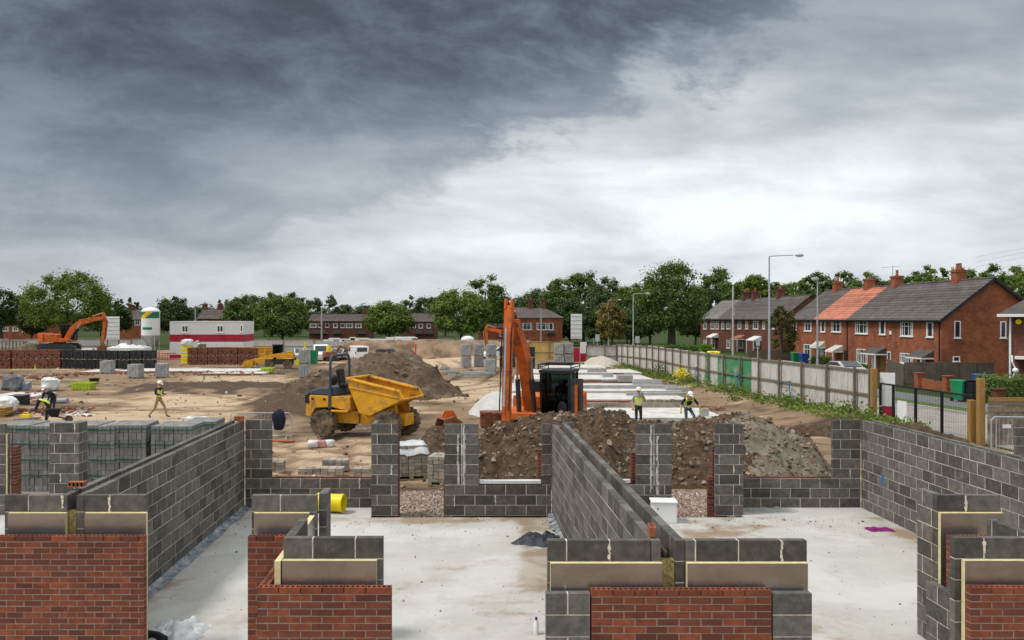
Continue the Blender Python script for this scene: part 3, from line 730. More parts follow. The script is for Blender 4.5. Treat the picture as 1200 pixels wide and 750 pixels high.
# bottle
mb = MB(); mb.lathe([(.033,0),(.036,.01),(.036,.15),(.014,.19),(.014,.2)], (0,0,0), (0,0,1), 14); mb.lathe([(.018,.2),(.018,.235),(.004,.237)], (0,0,0), (0,0,1), 12, 1)
o = mb.build('bottle', [M['whitepl'], mat('purple_cap', (.09,.02,.25), .4)], smooth=40); o.location = (1.03, 11.78, 0); tag(o, 'small clear bottle with purple cap standing on the slab', 'bottle')
# white box by the doorway
t = thing('foam_box', 'white box with a dark edge leaning by the doorway gravel', 'box', (4.34, 18.35, 0), R(-6))
mb = MB(); mb.box(-.26, .26, -.2, .2, 0, .42); mb.build('box_body', M['whitepl'], t, bevel=.02, seg=2)
mb = MB(); mb.box(-.28, .28, -.22, .22, .423, .46); mb.build('lid', M['whitepl'], t, bevel=.012)
mb = MB(); mb.cyl((-.14, -.203, .3), (-.14, -.196, .3), .018); mb.build('handle_hole', M['black'], t)
# small debris on the slab
mb = MB(); rr = random.Random(4)
for _ in range(900):
    y = rr.uniform(9.5, 18.8); x = rr.uniform(-4.8, 9.0)
    if rr.random() < .6: y = 18.75-abs(rr.gauss(0, .9))
    r = rr.uniform(.004, .012)+.025*rr.random()**12
    rock(mb, (x, y, r*.4), r, 0 if rr.random() < .5 else 1, rr)
tag(mb.build('debris', [M['clod'], M['stone']], norm=False), 'crumbs of mortar and grit scattered over the pale slab', 'debris', kind='stuff')
# ---------------------------------------------------------------- packs of bricks and blocks
def pack(name, label, m, w, d, h, nx_, nz_, strap=None, loc=(0,0,0), rz=0, group=None, film=False, ny_=3, cat=None):
    t = thing(name, label, cat or name.replace('_', ' '), loc, rz, group)
    mb = MB(); rr = random.Random(len(label)); lv = 0
    for kz in range(nz_):
        for i in range(nx_):
            for j in range(ny_):
                g = .006; jx, jy = rr.uniform(-.008, .008), rr.uniform(-.012, .012)
                mb.box(-w/2+w*i/nx_+g+jx, -w/2+w*(i+1)/nx_-g+jx, -d/2+d*j/ny_+g+jy, -d/2+d*(j+1)/ny_-g+jy, .1+(h-.1)*kz/nz_+.004, .1+(h-.1)*(kz+1)/nz_-.004)
    mb.build('stacked_units', m, t, norm=False)
    mb = MB()
    for y in (-d/2+.06, 0, d/2-.06): mb.box(-w/2, w/2, y-.05, y+.05, 0, .03); 
    for x in (-w/2+.06, 0, w/2-.06): mb.box(x-.05, x+.05, -d/2, d/2, .033, .095)
    mb.build('pallet', M['pallet'], t)
    if strap:
        mb = MB()
        for z in [h*f for f in strap[1]]: mb.box(-w/2-.022, w/2+.022, -d/2-.022, d/2+.022, z-.008, z+.008)
        mb.build('strap', strap[0], t)
    if film:
        mb = MB(); n = 12
        for j in range(n):
            for i in range(n):
                u, v = i/(n-1)*2-1, j/(n-1)*2-1; e = max(abs(u), abs(v))
                mb.v.append((u*(w/2+.05), v*(d/2+.05), h+.03+.06*fbm(u*2, v*2, 4, 3)-(.28+.12*fbm(u*3, v*3, 2, 2))*max(0, e-.86)/.14))
        for j in range(n-1):
            for i in range(n-1): mb.f.append((j*n+i, j*n+i+1, (j+1)*n+i+1, (j+1)*n+i)); mb.m.append(0)
        mb.build('film_cover', M['film'], t, norm=False, smooth=180)
    return t
GREENS = mat('green_strap', (.01,.10,.075), .5)
M['packblock'] = mat('stacked_block', (.235,.23,.222), .95, .2, 4, .16, .3, 50, dirt=(.30,.29,.27), damt=.3)
M['packdark'] = mat('stacked_dark_brick', (.035,.036,.04), .9, .3, 4, .3)
M['packred'] = mat('stacked_red_brick', (.17,.062,.038), .9, .3, 4, .32, col2=(.22,.10,.06))
M['packlight'] = mat('stacked_pale_block', (.32,.325,.325), .95, .15, 4, .12)
M['packtan'] = mat('stacked_tan_brick', (.30,.26,.21), .95, .25, 4, .25, col2=(.38,.34,.28))
G = 'grey block pallets behind the rear wall'
near = [(14, 'grey block pallet behind the slim pier at the picture edge'), (44, 'grey block pallet glimpsed left of the corner pier'), (92, 'grey block pallet mostly hidden behind the corner pier'), (114, 'grey block pallet just right of the corner pier'), (147, 'grey block pallet with green straps in the middle of its row'), (202, 'grey block pallet with green straps at the party wall end of its row')]
bp0 = None
for i, (px, lab) in enumerate(near):
    y = 22.4+.5*(i % 2)*0
    loc = (X(px, 22.4), 22.9+rnd.uniform(-.12, .12), -.3); rz = rnd.uniform(-.05, .05)
    if bp0 is None: bp0 = pack('block_pallet', lab, M['packblock'], .98 if i != 4 else 1., 1.15, 1.86, 9, 9, (GREENS, (.3, .52, .74, .95)), loc, rz, G, ny_=3); 
    else: dup(bp0, lab, loc, rz, G, (1.02+.03*(i % 3), 1, 1-.012*(i % 2)))
dup(bp0, 'grey block pallet standing behind the second row near the party wall', (X(238, 25), 25.2, -.35), .03, G, (.9, 1, .93))
# brick packs outside the doorway
pack('brick_pallet', 'pallet of pale bricks under torn clear film outside the doorway', M['packtan'], .95, .95, 1.0, 5, 9, None, (X(479, 25.2), 25.2, -.33), .25, film=True, ny_=9, cat='brick pallet')
pack('brick_pallet', 'broken pallet of pale bricks beside the mortar streaked pier', M['packtan'], .8, .8, .82, 5, 7, None, (X(521, 24.2), 24.2, -.33), -.2, ny_=7, cat='brick pallet')
pack('brick_pallet', 'red brick crate standing in front of the orange excavator arm', M['packred'], 1.05, .9, .72, 5, 8, None, (X(578, 34.5), 34.5, -.12), .05, ny_=4, cat='brick pallet')
for px, py, w, h, lab in ((376, 556, 1.35, .22, 'low spread of grey paving blocks beyond the rear window gap'), (393, 551, .8, .36, 'small neat stack of grey paving blocks beyond the rear window gap'), (323, 552, .5, .3, 'short grey block stack beside the corner of the rear wall'), (424, 556, .5, .2, 'two grey blocks left by the slim pier')):
    d = FPX*4.68/(py-CY); mb = MB(); n = max(2, round(w/.22)); m_ = max(1, round(h/.11))
    for k in range(m_):
        for i in range(n):
            for j in range(2):
                if rnd.random() < .12 and k == m_-1: continue
                mb.cb((-w/2+w*(i+.5)/n, j*.24+rnd.uniform(-.02, .02), .11*(k+.5)), (w/n-.015, .21, .1), 0, (0, 0, rnd.uniform(-.06, .06)))
    o = mb.build('block_stack', M['packtan'], norm=False); o.location = (X(px, d), d, ground_h(X(px, d), d)-.01); tag(o, lab, 'block stack')
# distant rows: two high
rows = [('brick_pack', 'packred', [(7,), (24,), (38,), (52,), (66,)], 79, 432, 'pack of red bricks in the two high row near the picture edge', 'red brick packs in the far row', (1.08, .86)),
        ('brick_pack', 'packdark', [(81,), (94,), (107,), (120,), (133,), (147,), (161,), (176,)], 79, 431.5, 'pack of dark bricks in the two high row below the far excavator', 'dark brick packs in the far row', (.98, .86)),
        ('brick_pack', 'packred', [(227,), (239,), (251,), (263,), (274,), (286,), (296,)], 86, 427, 'pack of red bricks in the far row before the white and red cabin', 'red brick packs before the site cabin', (.96, .86))]
for nm, mk, pxs, d, py, lab, grp, (w, h) in rows:
    p0 = None
    for i, (px,) in enumerate(pxs):
        for lev in range(2):
            loc = (X(px, d), d+rnd.uniform(-.1, .1), ground_h(X(px, d), d)+.88*lev); rz = rnd.uniform(-.04, .04)
            l2 = lab.replace('pack of', ('upper pack of' if lev else 'lower pack of'))
            if p0 is None: p0 = pack(nm, l2, M[mk], w, .9, h, 6, 4, (M['black'], (.5,)), loc, rz, grp, ny_=2)
            else: dup(p0, l2, loc, rz, grp)
p0 = None
for px, py, d, n, lab in ((357, 443, 67, 2, 'tall pair of pale block pallets between telehandler and dumper'), (126, 437, 72, 1, 'pale block pallet before the dark brick packs'), (159, 443, 67, 1, 'pale block pallet on the ground left of its twin'), (190, 443, 67, 1, 'pale block pallet by the white foundation slab'),
        (546, 430, 82, 2, 'leftmost pair of pale block pallets behind the dark heap'), (561, 429, 83, 2, 'middle pair of pale block pallets behind the dark heap'), (575.5, 431, 82, 2, 'rightmost pair of pale block pallets beside the boom'), (574.5, 436, 75, 1, 'single pale block pallet before the pairs beside the boom'),
        (655, 428, 84, 2, 'left pair of pale block pallets against the ochre hoarding'), (665.5, 428.5, 84.3, 2, 'right pair of pale block pallets against the ochre hoarding')):
    for lev in range(n):
        g = ground_h(X(px, d), d)
        l2 = lab if n == 1 else ('lower pallet of the ' if lev == 0 else 'upper pallet of the ')+lab.replace(' pallets', 's', 1)
        l2 = l2.replace('pale block pallets', 'pale blocks')
        loc = (X(px, d), d, g+1.13*lev); rz = rnd.uniform(-.2, .2)
        if p0 is None: p0 = pack('block_pallet', l2, M['packlight'], .92, .92, 1.1, 4, 5, None, loc, rz, None, ny_=2)
        else: dup(p0, l2, loc, rz)
q = None
for px in (592, 606, 620):
    for lev in range(2):
        loc = (X(px, 80), 80, ground_h(X(px, 80), 80)+1.04*lev); lab = ('upper ' if lev else 'lower ')+'pack of charcoal blocks behind the near excavator boom'
        if q is None: q = pack('block_pallet', lab, M['packdark'], 1.05, .95, 1.0, 5, 4, None, loc, 0, 'charcoal block packs behind the boom', ny_=2)
        else: dup(q, lab, loc, 0, 'charcoal block packs behind the boom')
# ---------------------------------------------------------------- foundations
M['plinth'] = mat('plinth_brick', (.24,.085,.05), .95, .35, 2, .2, dirt=(.33,.27,.22), damt=.34)
def found(label, x0, x1, y0, y1, z, brick=None, extras=()):
    t = thing('foundation_slab', label, 'foundation slab', ((x0+x1)/2, y0, z)); cx = (x0+x1)/2
    mb = MB(); mb.box(x0-cx, x1-cx, 0, y1-y0, -.16, 0); mb.build('slab', M['conc2'], t)
    if brick:
        b0, b1, hb = brick; mb = MB(); masonry(mb, 'x', b0-cx, b1-cx, -.115, -.012, -hb, max(1, int(hb/.075)), L=.215, h=.065, j=.01); mb.build('brick_plinth', [M['plinth'], M['brickm']], t)
    for kind, a, c, yy, w, h in extras:
        mb = MB()
        if kind == 'beam': mb.box(a-cx, c-cx, yy, yy+w, .003, h); mb.build('concrete_beam', M['conc3'], t)
        elif kind == 'cope':
            n = int((c-a)/.24)
            for i in range(n): mb.box(a-cx+i*.24+.01, a-cx+i*.24+.225, yy, yy+w, -h, rnd.uniform(-.02, .03))
            mb.build('block_course', M['packtan'], t)
        elif kind == 'low': mb.box(a-cx, c-cx, yy, yy+w, -.3, h-.3); mb.build('concrete_beam', M['conc3'], t)
    return t
x = X
found('nearest pale foundation slab behind the two workers', x(585,39), x(851,37.5), 37.4, 41.6, .0, None, [('cope', x(817,37.4), x(852,37.4), -.22, .2, .42), ('low', x(690,37), x(828,37), -.75, .3, .18), ('low', x(676,37), x(800,37), -1.5, .3, .12), ('beam', x(820,38), x(830,38), .5, .22, .35)])
found('second pale foundation slab with red brick and block edge', x(590,45), x(806,45), 44.8, 48.6, .10, (x(676,45), x(735,45), .42), [('cope', x(736,45), x(814,45), -.22, .2, .42), ('beam', x(735,47), x(805,47), 2.3, .3, .16), ('low', x(676,44), x(724,44), -1.2, .35, .22), ('beam', x(682,44), x(683.5,44), -.4, .2, .5)])
found('third pale foundation slab crossed by a grey beam', x(600,50), x(792,51), 49.6, 55.4, .14, None, [('beam', x(676,51), x(795,51), 1.6, .3, .2), ('beam', x(755,51), x(790,51), 4.6, .4, .3), ('beam', x(776,51), x(800,51), .3, .5, .18)])
found('fourth pale foundation slab with thin red brick edge and block bundle', x(610,59), x(766,59), 59, 63.5, .16, (x(674,59), x(768,59), .36), [('beam', x(700,59), x(735,59), -2.2, .5, .1), ('beam', x(717,59), x(733,59), -2.6, .9, .42), ('beam', x(712,59), x(724,59), 1.8, .4, .3)])
found('fifth pale foundation slab in front of the far fence corner', x(620,67), x(752,67), 66.8, 71.5, .10, (x(708,67), x(730,67), .3), [('beam', x(690,67), x(712,67), .6, .5, .3), ('beam', x(668,70), x(712,70), 3.9, .3, .15)])
found('farthest pale foundation slab by the red and white sign', x(640,75), x(710,75), 74.6, 79.5, .05, (x(640,75), x(712,75), .2))
for px0, px1, y0, y1, lab in ((98, 128, 72, 76, 'small pale slab among rubble by the dark brick packs'), (135, 300, 73, 77, 'long pale slab littered with timber in the middle distance'), (248, 318, 70, 72.4, 'pale slab in front of the yellow telehandler bucket')):
    found(lab, x(px0,73), x(px1,73), y0, y1, -.16, (x(px0,73), x(px1,73), .16))
found('brick edged foundation trench at the picture edge', x(-10,50), x(44,50), 49.5, 52.5, -.18, (x(-10,50), x(46,50), .3))
for y_, p0_, p1_, lab in ((43.1, 676, 800, 'low block footing wall behind the nearest foundation slab'), (56.9, 674, 782, 'low block footing wall behind the third foundation slab'), (65.2, 670, 750, 'low block footing wall behind the fourth foundation slab')):
    a, c = X(p0_, y_), X(p1_, y_); t = thing('footing_wall', lab, 'footing wall', ((a+c)/2, y_, -.36)); mb = MB(); masonry(mb, 'x', (a-c)/2, (c-a)/2, 0, .1, 0, 2, L=.44, drip=0); mb.build('block_course', [M['packtan'], M['mortar']], t); mb = MB(); masonry(mb, 'x', (a-c)/2, (c-a)/2, .17, .27, 0, 5, L=.215, h=.065, j=.011); mb.build('brick_course', [M['plinth'], M['brickm']], t)
# low brick footings and strewn bricks
mb = MB(); rr = random.Random(9)
for px0, px1, d, n in ((0, 75, 66, 150), (60, 110, 69, 90), (30, 60, 52, 90), (700, 850, 43.6, 90), (730, 850, 36.2, 50), (690, 790, 57.5, 90), (840, 900, 35.5, 50), (130, 300, 71, 120), (660, 760, 65, 90), (0, 110, 42, 120)):
    for _ in range(n):
        px, y = rr.uniform(px0, px1), d+rr.gauss(0, .7); xx = X(px, y)
        mb.cb((xx, y, ground_h(xx, y)+rr.uniform(.04, .2)), (.22, .1, .07), rr.choice((0, 0, 0, 1)), (rr.uniform(-.4, .4), rr.uniform(-.4, .4), rr.random()*3))
tag(mb.build('brick_rubble', [M['plinth'], M['packtan']], norm=False), 'red and grey bricks strewn between the far foundation slabs', 'rubble', kind='stuff')

# ---------------------------------------------------------------- wheels and machines
def wheel(parent, c, r, w, lug=True, rimm='rim', tyrem='tyre', n=24, rim_r=.52):
    mb = MB(); s = 1 if c[1] < 0 else -1
    mb.lathe([(r*rim_r, -w*.42), (r*.80, -w*.5), (r*.93, -w*.44), (r*.965, -w*.2), (r*.965, w*.2), (r*.93, w*.44), (r*.80, w*.5), (r*rim_r, w*.42)], (0,0,0), (0,1,0), n)
    if lug:
        for i in range(n*3//4):
            a = 2*math.pi*i/(n*3//4)
            for sg in (-1, 1):
                aa = a+(.5*2*math.pi/(n*3//4) if sg > 0 else 0)
                mb.cb((math.cos(aa)*r*.965, sg*w*.24, math.sin(aa)*r*.965), (r*.09, w*.46, r*.12), 0, (0, -aa, 0))
    o = mb.build('wheel', M[tyrem], parent, smooth=35); o.location = c
    mb = MB(); e = -s
    mb.lathe([(r*rim_r, .02*0+w*.30), (r*rim_r*.93, w*.34), (r*rim_r*.8, w*.16), (r*.2, w*.14), (r*.18, w*.30), (r*.10, w*.32)], (0,0,0), (0, e, 0), 20)
    mb.lathe([(r*rim_r, -w*.30), (r*rim_r*.8, -w*.1), (r*.1, -w*.1)], (0,0,0), (0, e, 0), 20)
    mb.build('rim', M[rimm], o, smooth=35)
    return o
t = thing('site_dumper', 'yellow articulated dumper with tall roll bar and dented empty skip', 'dumper', (X(433, 33.7), 33.7, ground_h(X(433, 33.7), 33.7)), R(-21))
for cx_, r in ((-1.55, .53), (1.2, .56)):
    for sy in (-.86, .86): wheel(t, (cx_, sy, r), r, .44)
mb = MB(); mb.box(-2.2, -.25, -.45, .45, .5, 1.0); mb.box(-.2, 1.75, -.4, .4, .5, .95); mb.cyl((-.22,0,.45), (-.22,0,1.05), .14); mb.box(-1.63, -1.47, -.7, .7, .45, .61); mb.box(1.12, 1.28, -.7, .7, .48, .64)
mb.box(.25, 1.25, -.62, -.5, .62, .98); mb.box(.25, 1.25, .5, .62, .62, .98); mb.build('chassis', M['yellow'], t, bevel=.02)
mb = MB(); mb.side([(-2.40,.78),(-2.18,.74),(-1.98,1.10),(-1.2,1.16),(-.5,1.02),(-.42,1.10),(-.42,1.58),(-2.22,1.60),(-2.40,1.30)], -.82, .82)
mb.box(-1.25, -.5, -.9, -.82, .98, 1.06); mb.box(-1.25, -.5, .82, .9, .98, 1.06); mb.build('engine_cover', M['yellow'], t, bevel=.025, seg=2)
mb = MB(); mb.side([(-2.40,1.605),(-2.34,1.76),(-1.85,1.88),(-1.15,1.92),(-1.05,1.605)], -.74, .74); mb.build('hood', M['hood'], t, bevel=.05, seg=2)
mb = MB(); mb.side([(-2.43,1.28),(-2.43,1.61),(-2.26,1.64),(-2.23,1.28)], -.835, .835); mb.box(-2.15, -2.02, -.835, -.825, 1.42, 1.5); mb.box(-1.62, -1.5, -.835, -.825, 1.42, 1.5); mb.build('rear_guard', M['black'], t, bevel=.01)
mb = MB(); pts = [(-1.32,-.78,1.15),(-1.32,-.78,2.75)]+[(-1.32, -.58-.2*math.cos(a), 2.75+.42*math.sin(a)) for a in (.4,.8,1.2,1.57)]
pts += [(q[0], -q[1], q[2]) for q in pts[::-1]]; mb.tube(pts, .055, 10); mb.cyl((-1.32,-.78,1.1),(-1.32,-.78,1.95),.085); mb.cyl((-1.32,.78,1.1),(-1.32,.78,1.95),.085); mb.build('roll_bar', M['hood'], t, smooth=50)
mb = MB(); mb.cb((-1.0,0,1.98), (.5,.55,.16)); mb.cb((-1.28,0,2.3), (.14,.5,.62), 0, (0,R(-8),0)); mb.sph((-1.32,-.52,2.2), .2, 14, 0, (.8,.8,1.1)); mb.build('seat', M['black'], t, bevel=.05, seg=2)
mb = MB(); mb.tube([(-.45,0,1.5),(-.62,0,2.2)], .04, 8); mb.lathe([(.17,-.015),(.2,0),(.17,.015),(.14,0)], (-.64,0,2.24), (-.25,0,1), 18); mb.box(-.55,-.42,-.5,.5,1.55,2.0); mb.cb((-.5,-.42,2.15),(.05,.05,.4)); mb.build('steering_column', M['dark'], t)
mb = MB(); mb.cyl((-.66,-.46,1.9),(-.66,-.46,2.12),.035); mb.build('lever', M['orange'], t)
# skip: two side plates, floor plates, rim
mb = MB(); sp = [(-.50,2.36),(1.72,1.92),(1.90,1.58),(.46,.90),(.0,.98),(-.42,1.90)]
for s in (-1, 1): mb.side(sp, s*.88, s*.84)
for (a, c) in ((sp[2], sp[3]), (sp[3], sp[4]), (sp[4], sp[5]), (sp[5], sp[0])): mb.bar((a[0],0,a[1]), (c[0],0,c[1]), 1.68, .05)
mb.build('skip', M['yellow'], t, bevel=.012)
mb = MB()
for s in (-1, 1):
    mb.bar((-.52,s*.82,2.30), (1.72,s*.82,1.86), .26, .07); mb.bar((1.70,s*.9,1.90), (1.90,s*.9,1.57), .07, .06); mb.bar((-.42,s*.895,1.96),(1.66,s*.895,1.62),.03,.05)
mb.bar((-.46,-.93,2.31), (-.46,.93,2.31), .24, .07); mb.bar((1.91,-.92,1.57), (1.91,.92,1.57), .09, .06); mb.build('skip_rim', M['yellow'], t, bevel=.01)
mb = MB()
for s in (-1, 1): mb.side([(.5,.9),(1.0,1.12),(1.45,1.32),(1.5,.98),(.9,.6),(.5,.6)], s*.6, s*.52)
mb.cyl((.1,0,1.0),(1.3,0,.75),.07); mb.build('tipping_frame', M['yellow'], t)

def beam(mb, pts, w, mi=0, y=0.):
    """box beam through (x, z, depth of section) stations"""
    up, lo = [], []
    for i, (px_, pz, h) in enumerate(pts):
        a, c = pts[max(0, i-1)], pts[min(len(pts)-1, i+1)]
        d = Vector((c[0]-a[0], c[1]-a[1])).normalized(); n = Vector((-d.y, d.x))
        up.append((px_+n.x*h/2, pz+n.y*h/2)); lo.append((px_-n.x*h/2, pz-n.y*h/2))
    for i in range(len(pts)-1): mb.side([lo[i], lo[i+1], up[i+1], up[i]], y-w/2, y+w/2, mi)
def excavator(label, loc, rz, boom, stick, bucket_pts, by=-.35, cabm=True, guard=False, driver=False, group=None):
    t = thing('excavator', label, 'excavator', loc, rz, group)
    for s in (-1, 1):
        mb = MB(); ol = [(-1.75,.45),(-1.6,.12),(-1.35,0),(1.35,0),(1.6,.12),(1.75,.45),(1.6,.72),(1.35,.82),(-1.35,.82),(-1.6,.72)]
        mb.side(ol, s*1.25, s*.78)
        for i in range(26): mb.box(-1.45+i*.113, -1.39+i*.113, min(s*1.26, s*.77), max(s*1.26, s*.77), -.03, .0); mb.box(-1.45+i*.113, -1.39+i*.113, min(s*1.26, s*.77), max(s*1.26, s*.77), .82, .85)
        for i in range(5): mb.cyl((-1.2+i*.6, s*1.27, .3), (-1.2+i*.6, s*1.2, .3), .2, n=14)
        mb.build('track', M['dark'], t)
    mb = MB(); mb.box(-1.0, 1.0, -.78, .78, .35, .8); mb.cyl((0,0,.75),(0,0,.98),.6,n=24); mb.build('undercarriage', M['dark'], t)
    mb = MB(); mb.side([(-1.1,.98),(1.25,.98),(1.25,1.25),(.2,1.35),(.2,1.75),(-1.1,1.78)], -1.2, .05); mb.box(-1.1, 0.02, .055, 1.2, .98, 1.78); mb.box(.03, 1.28, .055, 1.2, .98, 1.14)
    mb.build('house_body', M['orange'], t, bevel=.03, seg=2)
    mb = MB(); mb.prism([(-1.12,-1.25,.95),(-1.12,1.25,.95),(-1.75,1.0,.95),(-1.92,.5,.95),(-1.92,-.5,.95),(-1.75,-1.0,.95)], (0,0,.92)); mb.build('counterweight', M['orange'], t, bevel=.06, seg=2)
    c = MB(); x0, x1, y0, y1, z0, z1 = .02, 1.3, .16, 1.16, 1.15, 2.68
    for a, d in ((x0,y0),(x0,y1),(x1-.06,y0),(x1-.06,y1)): c.box(a, a+.07, d-.035, d+.035, z0, z1)
    c.box(x0-.02, x1+.05, y0-.06, y1+.06, z1, z1+.09)
    for d in (y0, y1): c.box(x0, x1, d-.03, d+.03, z0, z0+.12); c.box(.6, .66, d-.03, d+.03, z0, z1)
    c.box(x0, x0+.05, y0, y1, z0, z0+.5); cab = c.build('cab', M['black'], t, bevel=.012)
    g = MB()
    for d in (y0-.002, y1+.002): g.box(x0+.08, .59, d-.004, d+.004, z0+.13, z1-.02); g.box(.67, x1-.07, d-.004, d+.004, z0+.13, z1-.02)
    g.box(x1-.035, x1-.028, y0+.04, y1-.04, z0+.05, z1-.02); g.box(x0+.03, x0+.037, y0+.04, y1-.04, z0+.55, z1-.05); g.build('window', M['glass'], cab)
    g = MB(); g.box(.25, .75, .42, .92, 1.35, 1.55); g.box(.22, .34, .42, .92, 1.5, 2.15); g.box(.25, .32, .54, .8, 2.15, 2.36); g.build('seat', M['black'], cab, bevel=.03)
    if guard:
        g = MB()
        for a in (.0, .45, .9, 1.33): g.bar((a, y0-.08, z1+.28), (a, y1+.08, z1+.28), .03, .03)
        for d in (y0-.08, y0+.33, y1-.33, y1+.08): g.bar((0, d, z1+.28), (1.36, d, z1+.28), .03, .03)
        for a in (0, 1.33):
            for d in (y0-.08, y1+.08): g.box(a-.015, a+.015, d-.015, d+.015, z1+.09, z1+.28)
        for d in (y0-.08, y1+.08): g.bar((0, d, z1+.19), (1.36, d, z1+.19), .03, .03)
        g.build('roof_guard', M['black'], cab)
        g = MB(); g.prism([(1.28,y1+.04,1.2),(1.34,y1+.5,1.2),(1.34,y1+.5,2.5),(1.28,y1+.04,2.5)], (-.05,0,0)); g.build('door', M['dark'], cab)
        g = MB(); g.box(1.35, 1.37, y1+.22, y1+.32, 1.3, 2.3); g.build('door_trim', M['orange'], cab)
        g = MB(); g.tube([(1.3,y0,2.3),(1.55,y0-.05,2.35)], .02, 6); g.cb((1.56,y0-.05,2.2), (.05,.2,.35)); g.sph((1.5,.98,1.5),.17,12,0,(.3,1,1.3)); g.build('mirror', M['black'], cab)
    mb = MB(); beam(mb, boom, .33, 0, by); mb.cyl((boom[-1][0], by-.25, boom[-1][1]), (boom[-1][0], by+.25, boom[-1][1]), .14); mb.cyl((boom[0][0], by-.3, boom[0][1]), (boom[0][0], by+.3, boom[0][1]), .17)
    bm_ = mb.build('boom', M['orange'], t, bevel=.018)
    mb = MB(); beam(mb, stick, .27, 0, by); n_ = stick[0]
    for s in (-1, 1): mb.side([(n_[0]-.16,n_[1]-.1),(n_[0]+.16,n_[1]-.1),(n_[0]+.1,n_[1]+.22),(n_[0]-.05,n_[1]+.22)], by+s*.14, by+s*.06)
    mb.build('stick', M['orange'], t, bevel=.015)
    # cylinders
    mb = MB(); a = Vector((1.05, 0, 1.15)); bq = Vector((boom[2][0], 0, boom[2][1]))
    for s in (-1, 1):
        yv = Vector((0, by+s*.27, 0)); mb.cyl(a+yv, a+(bq-a)*.62+yv, .085)
    mb.build('boom_cylinder', M['dark'], t, smooth=40)
    mb = MB()
    for s in (-1, 1): yv = Vector((0, by+s*.27, 0)); mb.cyl(a+(bq-a)*.62+yv, bq+yv, .045)
    mb.build('cylinder_rod', M['chrome'], t, smooth=40)
    mb = MB(); p0 = Vector((boom[-2][0]-.05, by, boom[-2][1]+boom[-2][2]*.5+.1)); p1 = Vector((stick[0][0]-.1, by, stick[0][1]+.15)); mb.cyl(p0, p0.lerp(p1, .6), .08); mb.build('stick_cylinder', M['orange'], t, smooth=40)
    mb = MB(); mb.cyl(p0.lerp(p1, .6), p1, .042)
    q0 = Vector((stick[1][0], by, stick[1][1])); q1 = Vector((stick[-1][0], by, stick[-1][1])); off = Vector((.3, 0, .05)); mb.cyl(q0+off, q0.lerp(q1, .85)+off, .035); mb.build('cylinder_rod', M['galv'], t, smooth=40)
    mb = MB()
    for s in (-1, 1): mb.tube([(boom[1][0]+.2, by+s*.1, boom[1][1]+.32), (boom[-1][0], by+s*.1, boom[-1][1]+.3), (stick[1][0]+.2, by+s*.16, stick[1][1]), (stick[-1][0]+.25, by+s*.16, stick[-1][1]+.35)], .022, 6)
    mb.build('hose', M['black'], t)
    mb = MB()
    for s in (-1, 1): mb.side(bucket_pts, by+s*.42, by+s*.39)
    n = len(bucket_pts)
    for i in range(n-1): p, q = bucket_pts[i], bucket_pts[i+1]; mb.bar((p[0], by, p[1]), (q[0], by, q[1]), .82, .035)
    p = bucket_pts[-1]
    for i in range(5): mb.cb((p[0], by-.36+i*.18, p[1]), (.2,.06,.06), 0, (0,R(40),0))
    mb.bar((stick[-1][0],by,stick[-1][1]), (bucket_pts[0][0],by,bucket_pts[0][1]), .22, .12)
    mb.build('bucket', M['rust'], t)
    return t
xe, ye = X(640, 34), 34.
exc = excavator('orange excavator facing us with its arm raised beside the spoil heap', (xe, ye, -.66), R(-111),
    [(.55,1.25,.48),(.9,2.2,.62),(1.4,3.2,.60),(2.1,3.95,.46),(2.72,4.40,.26)], [(3.05,4.98,.22),(3.1,4.2,.34),(3.26,2.8,.27),(3.36,1.2,.22)],
    [(3.35,1.05),(3.65,.75),(3.6,.4),(3.3,.25),(2.95,.35),(2.8,.6)], by=-.42, guard=True); exc.scale = (1.1, 1.1, 1.1)
far = excavator('far orange excavator in profile on a soil heap beneath the big tree', (X(70, 86), 86, 1.0), R(4),
    [(.7,1.3,.5),(1.3,2.3,.6),(2.2,3.0,.55),(3.3,3.25,.4),(4.2,3.35,.3)], [(4.3,3.75,.3),(4.45,3.1,.4),(4.35,1.8,.3),(4.2,.9,.24)], [(4.25,.8),(4.5,.5),(4.45,.15),(4.2,0),(3.9,.1),(3.75,.35)], by=0.)
dup(far, 'orange excavator mostly hidden behind the near excavator boom', (X(612, 104), 104, -.35), R(184))
# rusty digging bucket lying on the ground
t = thing('digging_bucket', 'rusty orange digging bucket lying on the sand beside the dumper', 'bucket', (X(527, 31.5), 31.5, -.3), R(20))
mb = MB(); bp = [(-.35,.95),(.05,1.05),(.35,.85),(.42,.45),(.2,.1),(-.25,.02),(-.6,.15)]
for s in (-1, 1): mb.side(bp, s*.45, s*.41)
for i in range(len(bp)-1): mb.bar((bp[i][0],0,bp[i][1]), (bp[i+1][0],0,bp[i+1][1]), .84, .04)
mb.build('shell', M['rust'], t)
mb = MB()
for i in range(5): mb.cb((-.68,-.36+.18*i,.17), (.22,.07,.06), 0, (0,R(-10),0))
mb.build('tooth_row', M['steel'], t)
mb = MB()
for s in (-.12, .12): mb.side([(-.3,.96),(.25,1.0),(.1,1.25),(-.15,1.25)], s-.02, s+.02)
mb.build('hitch', M['orange'], t)
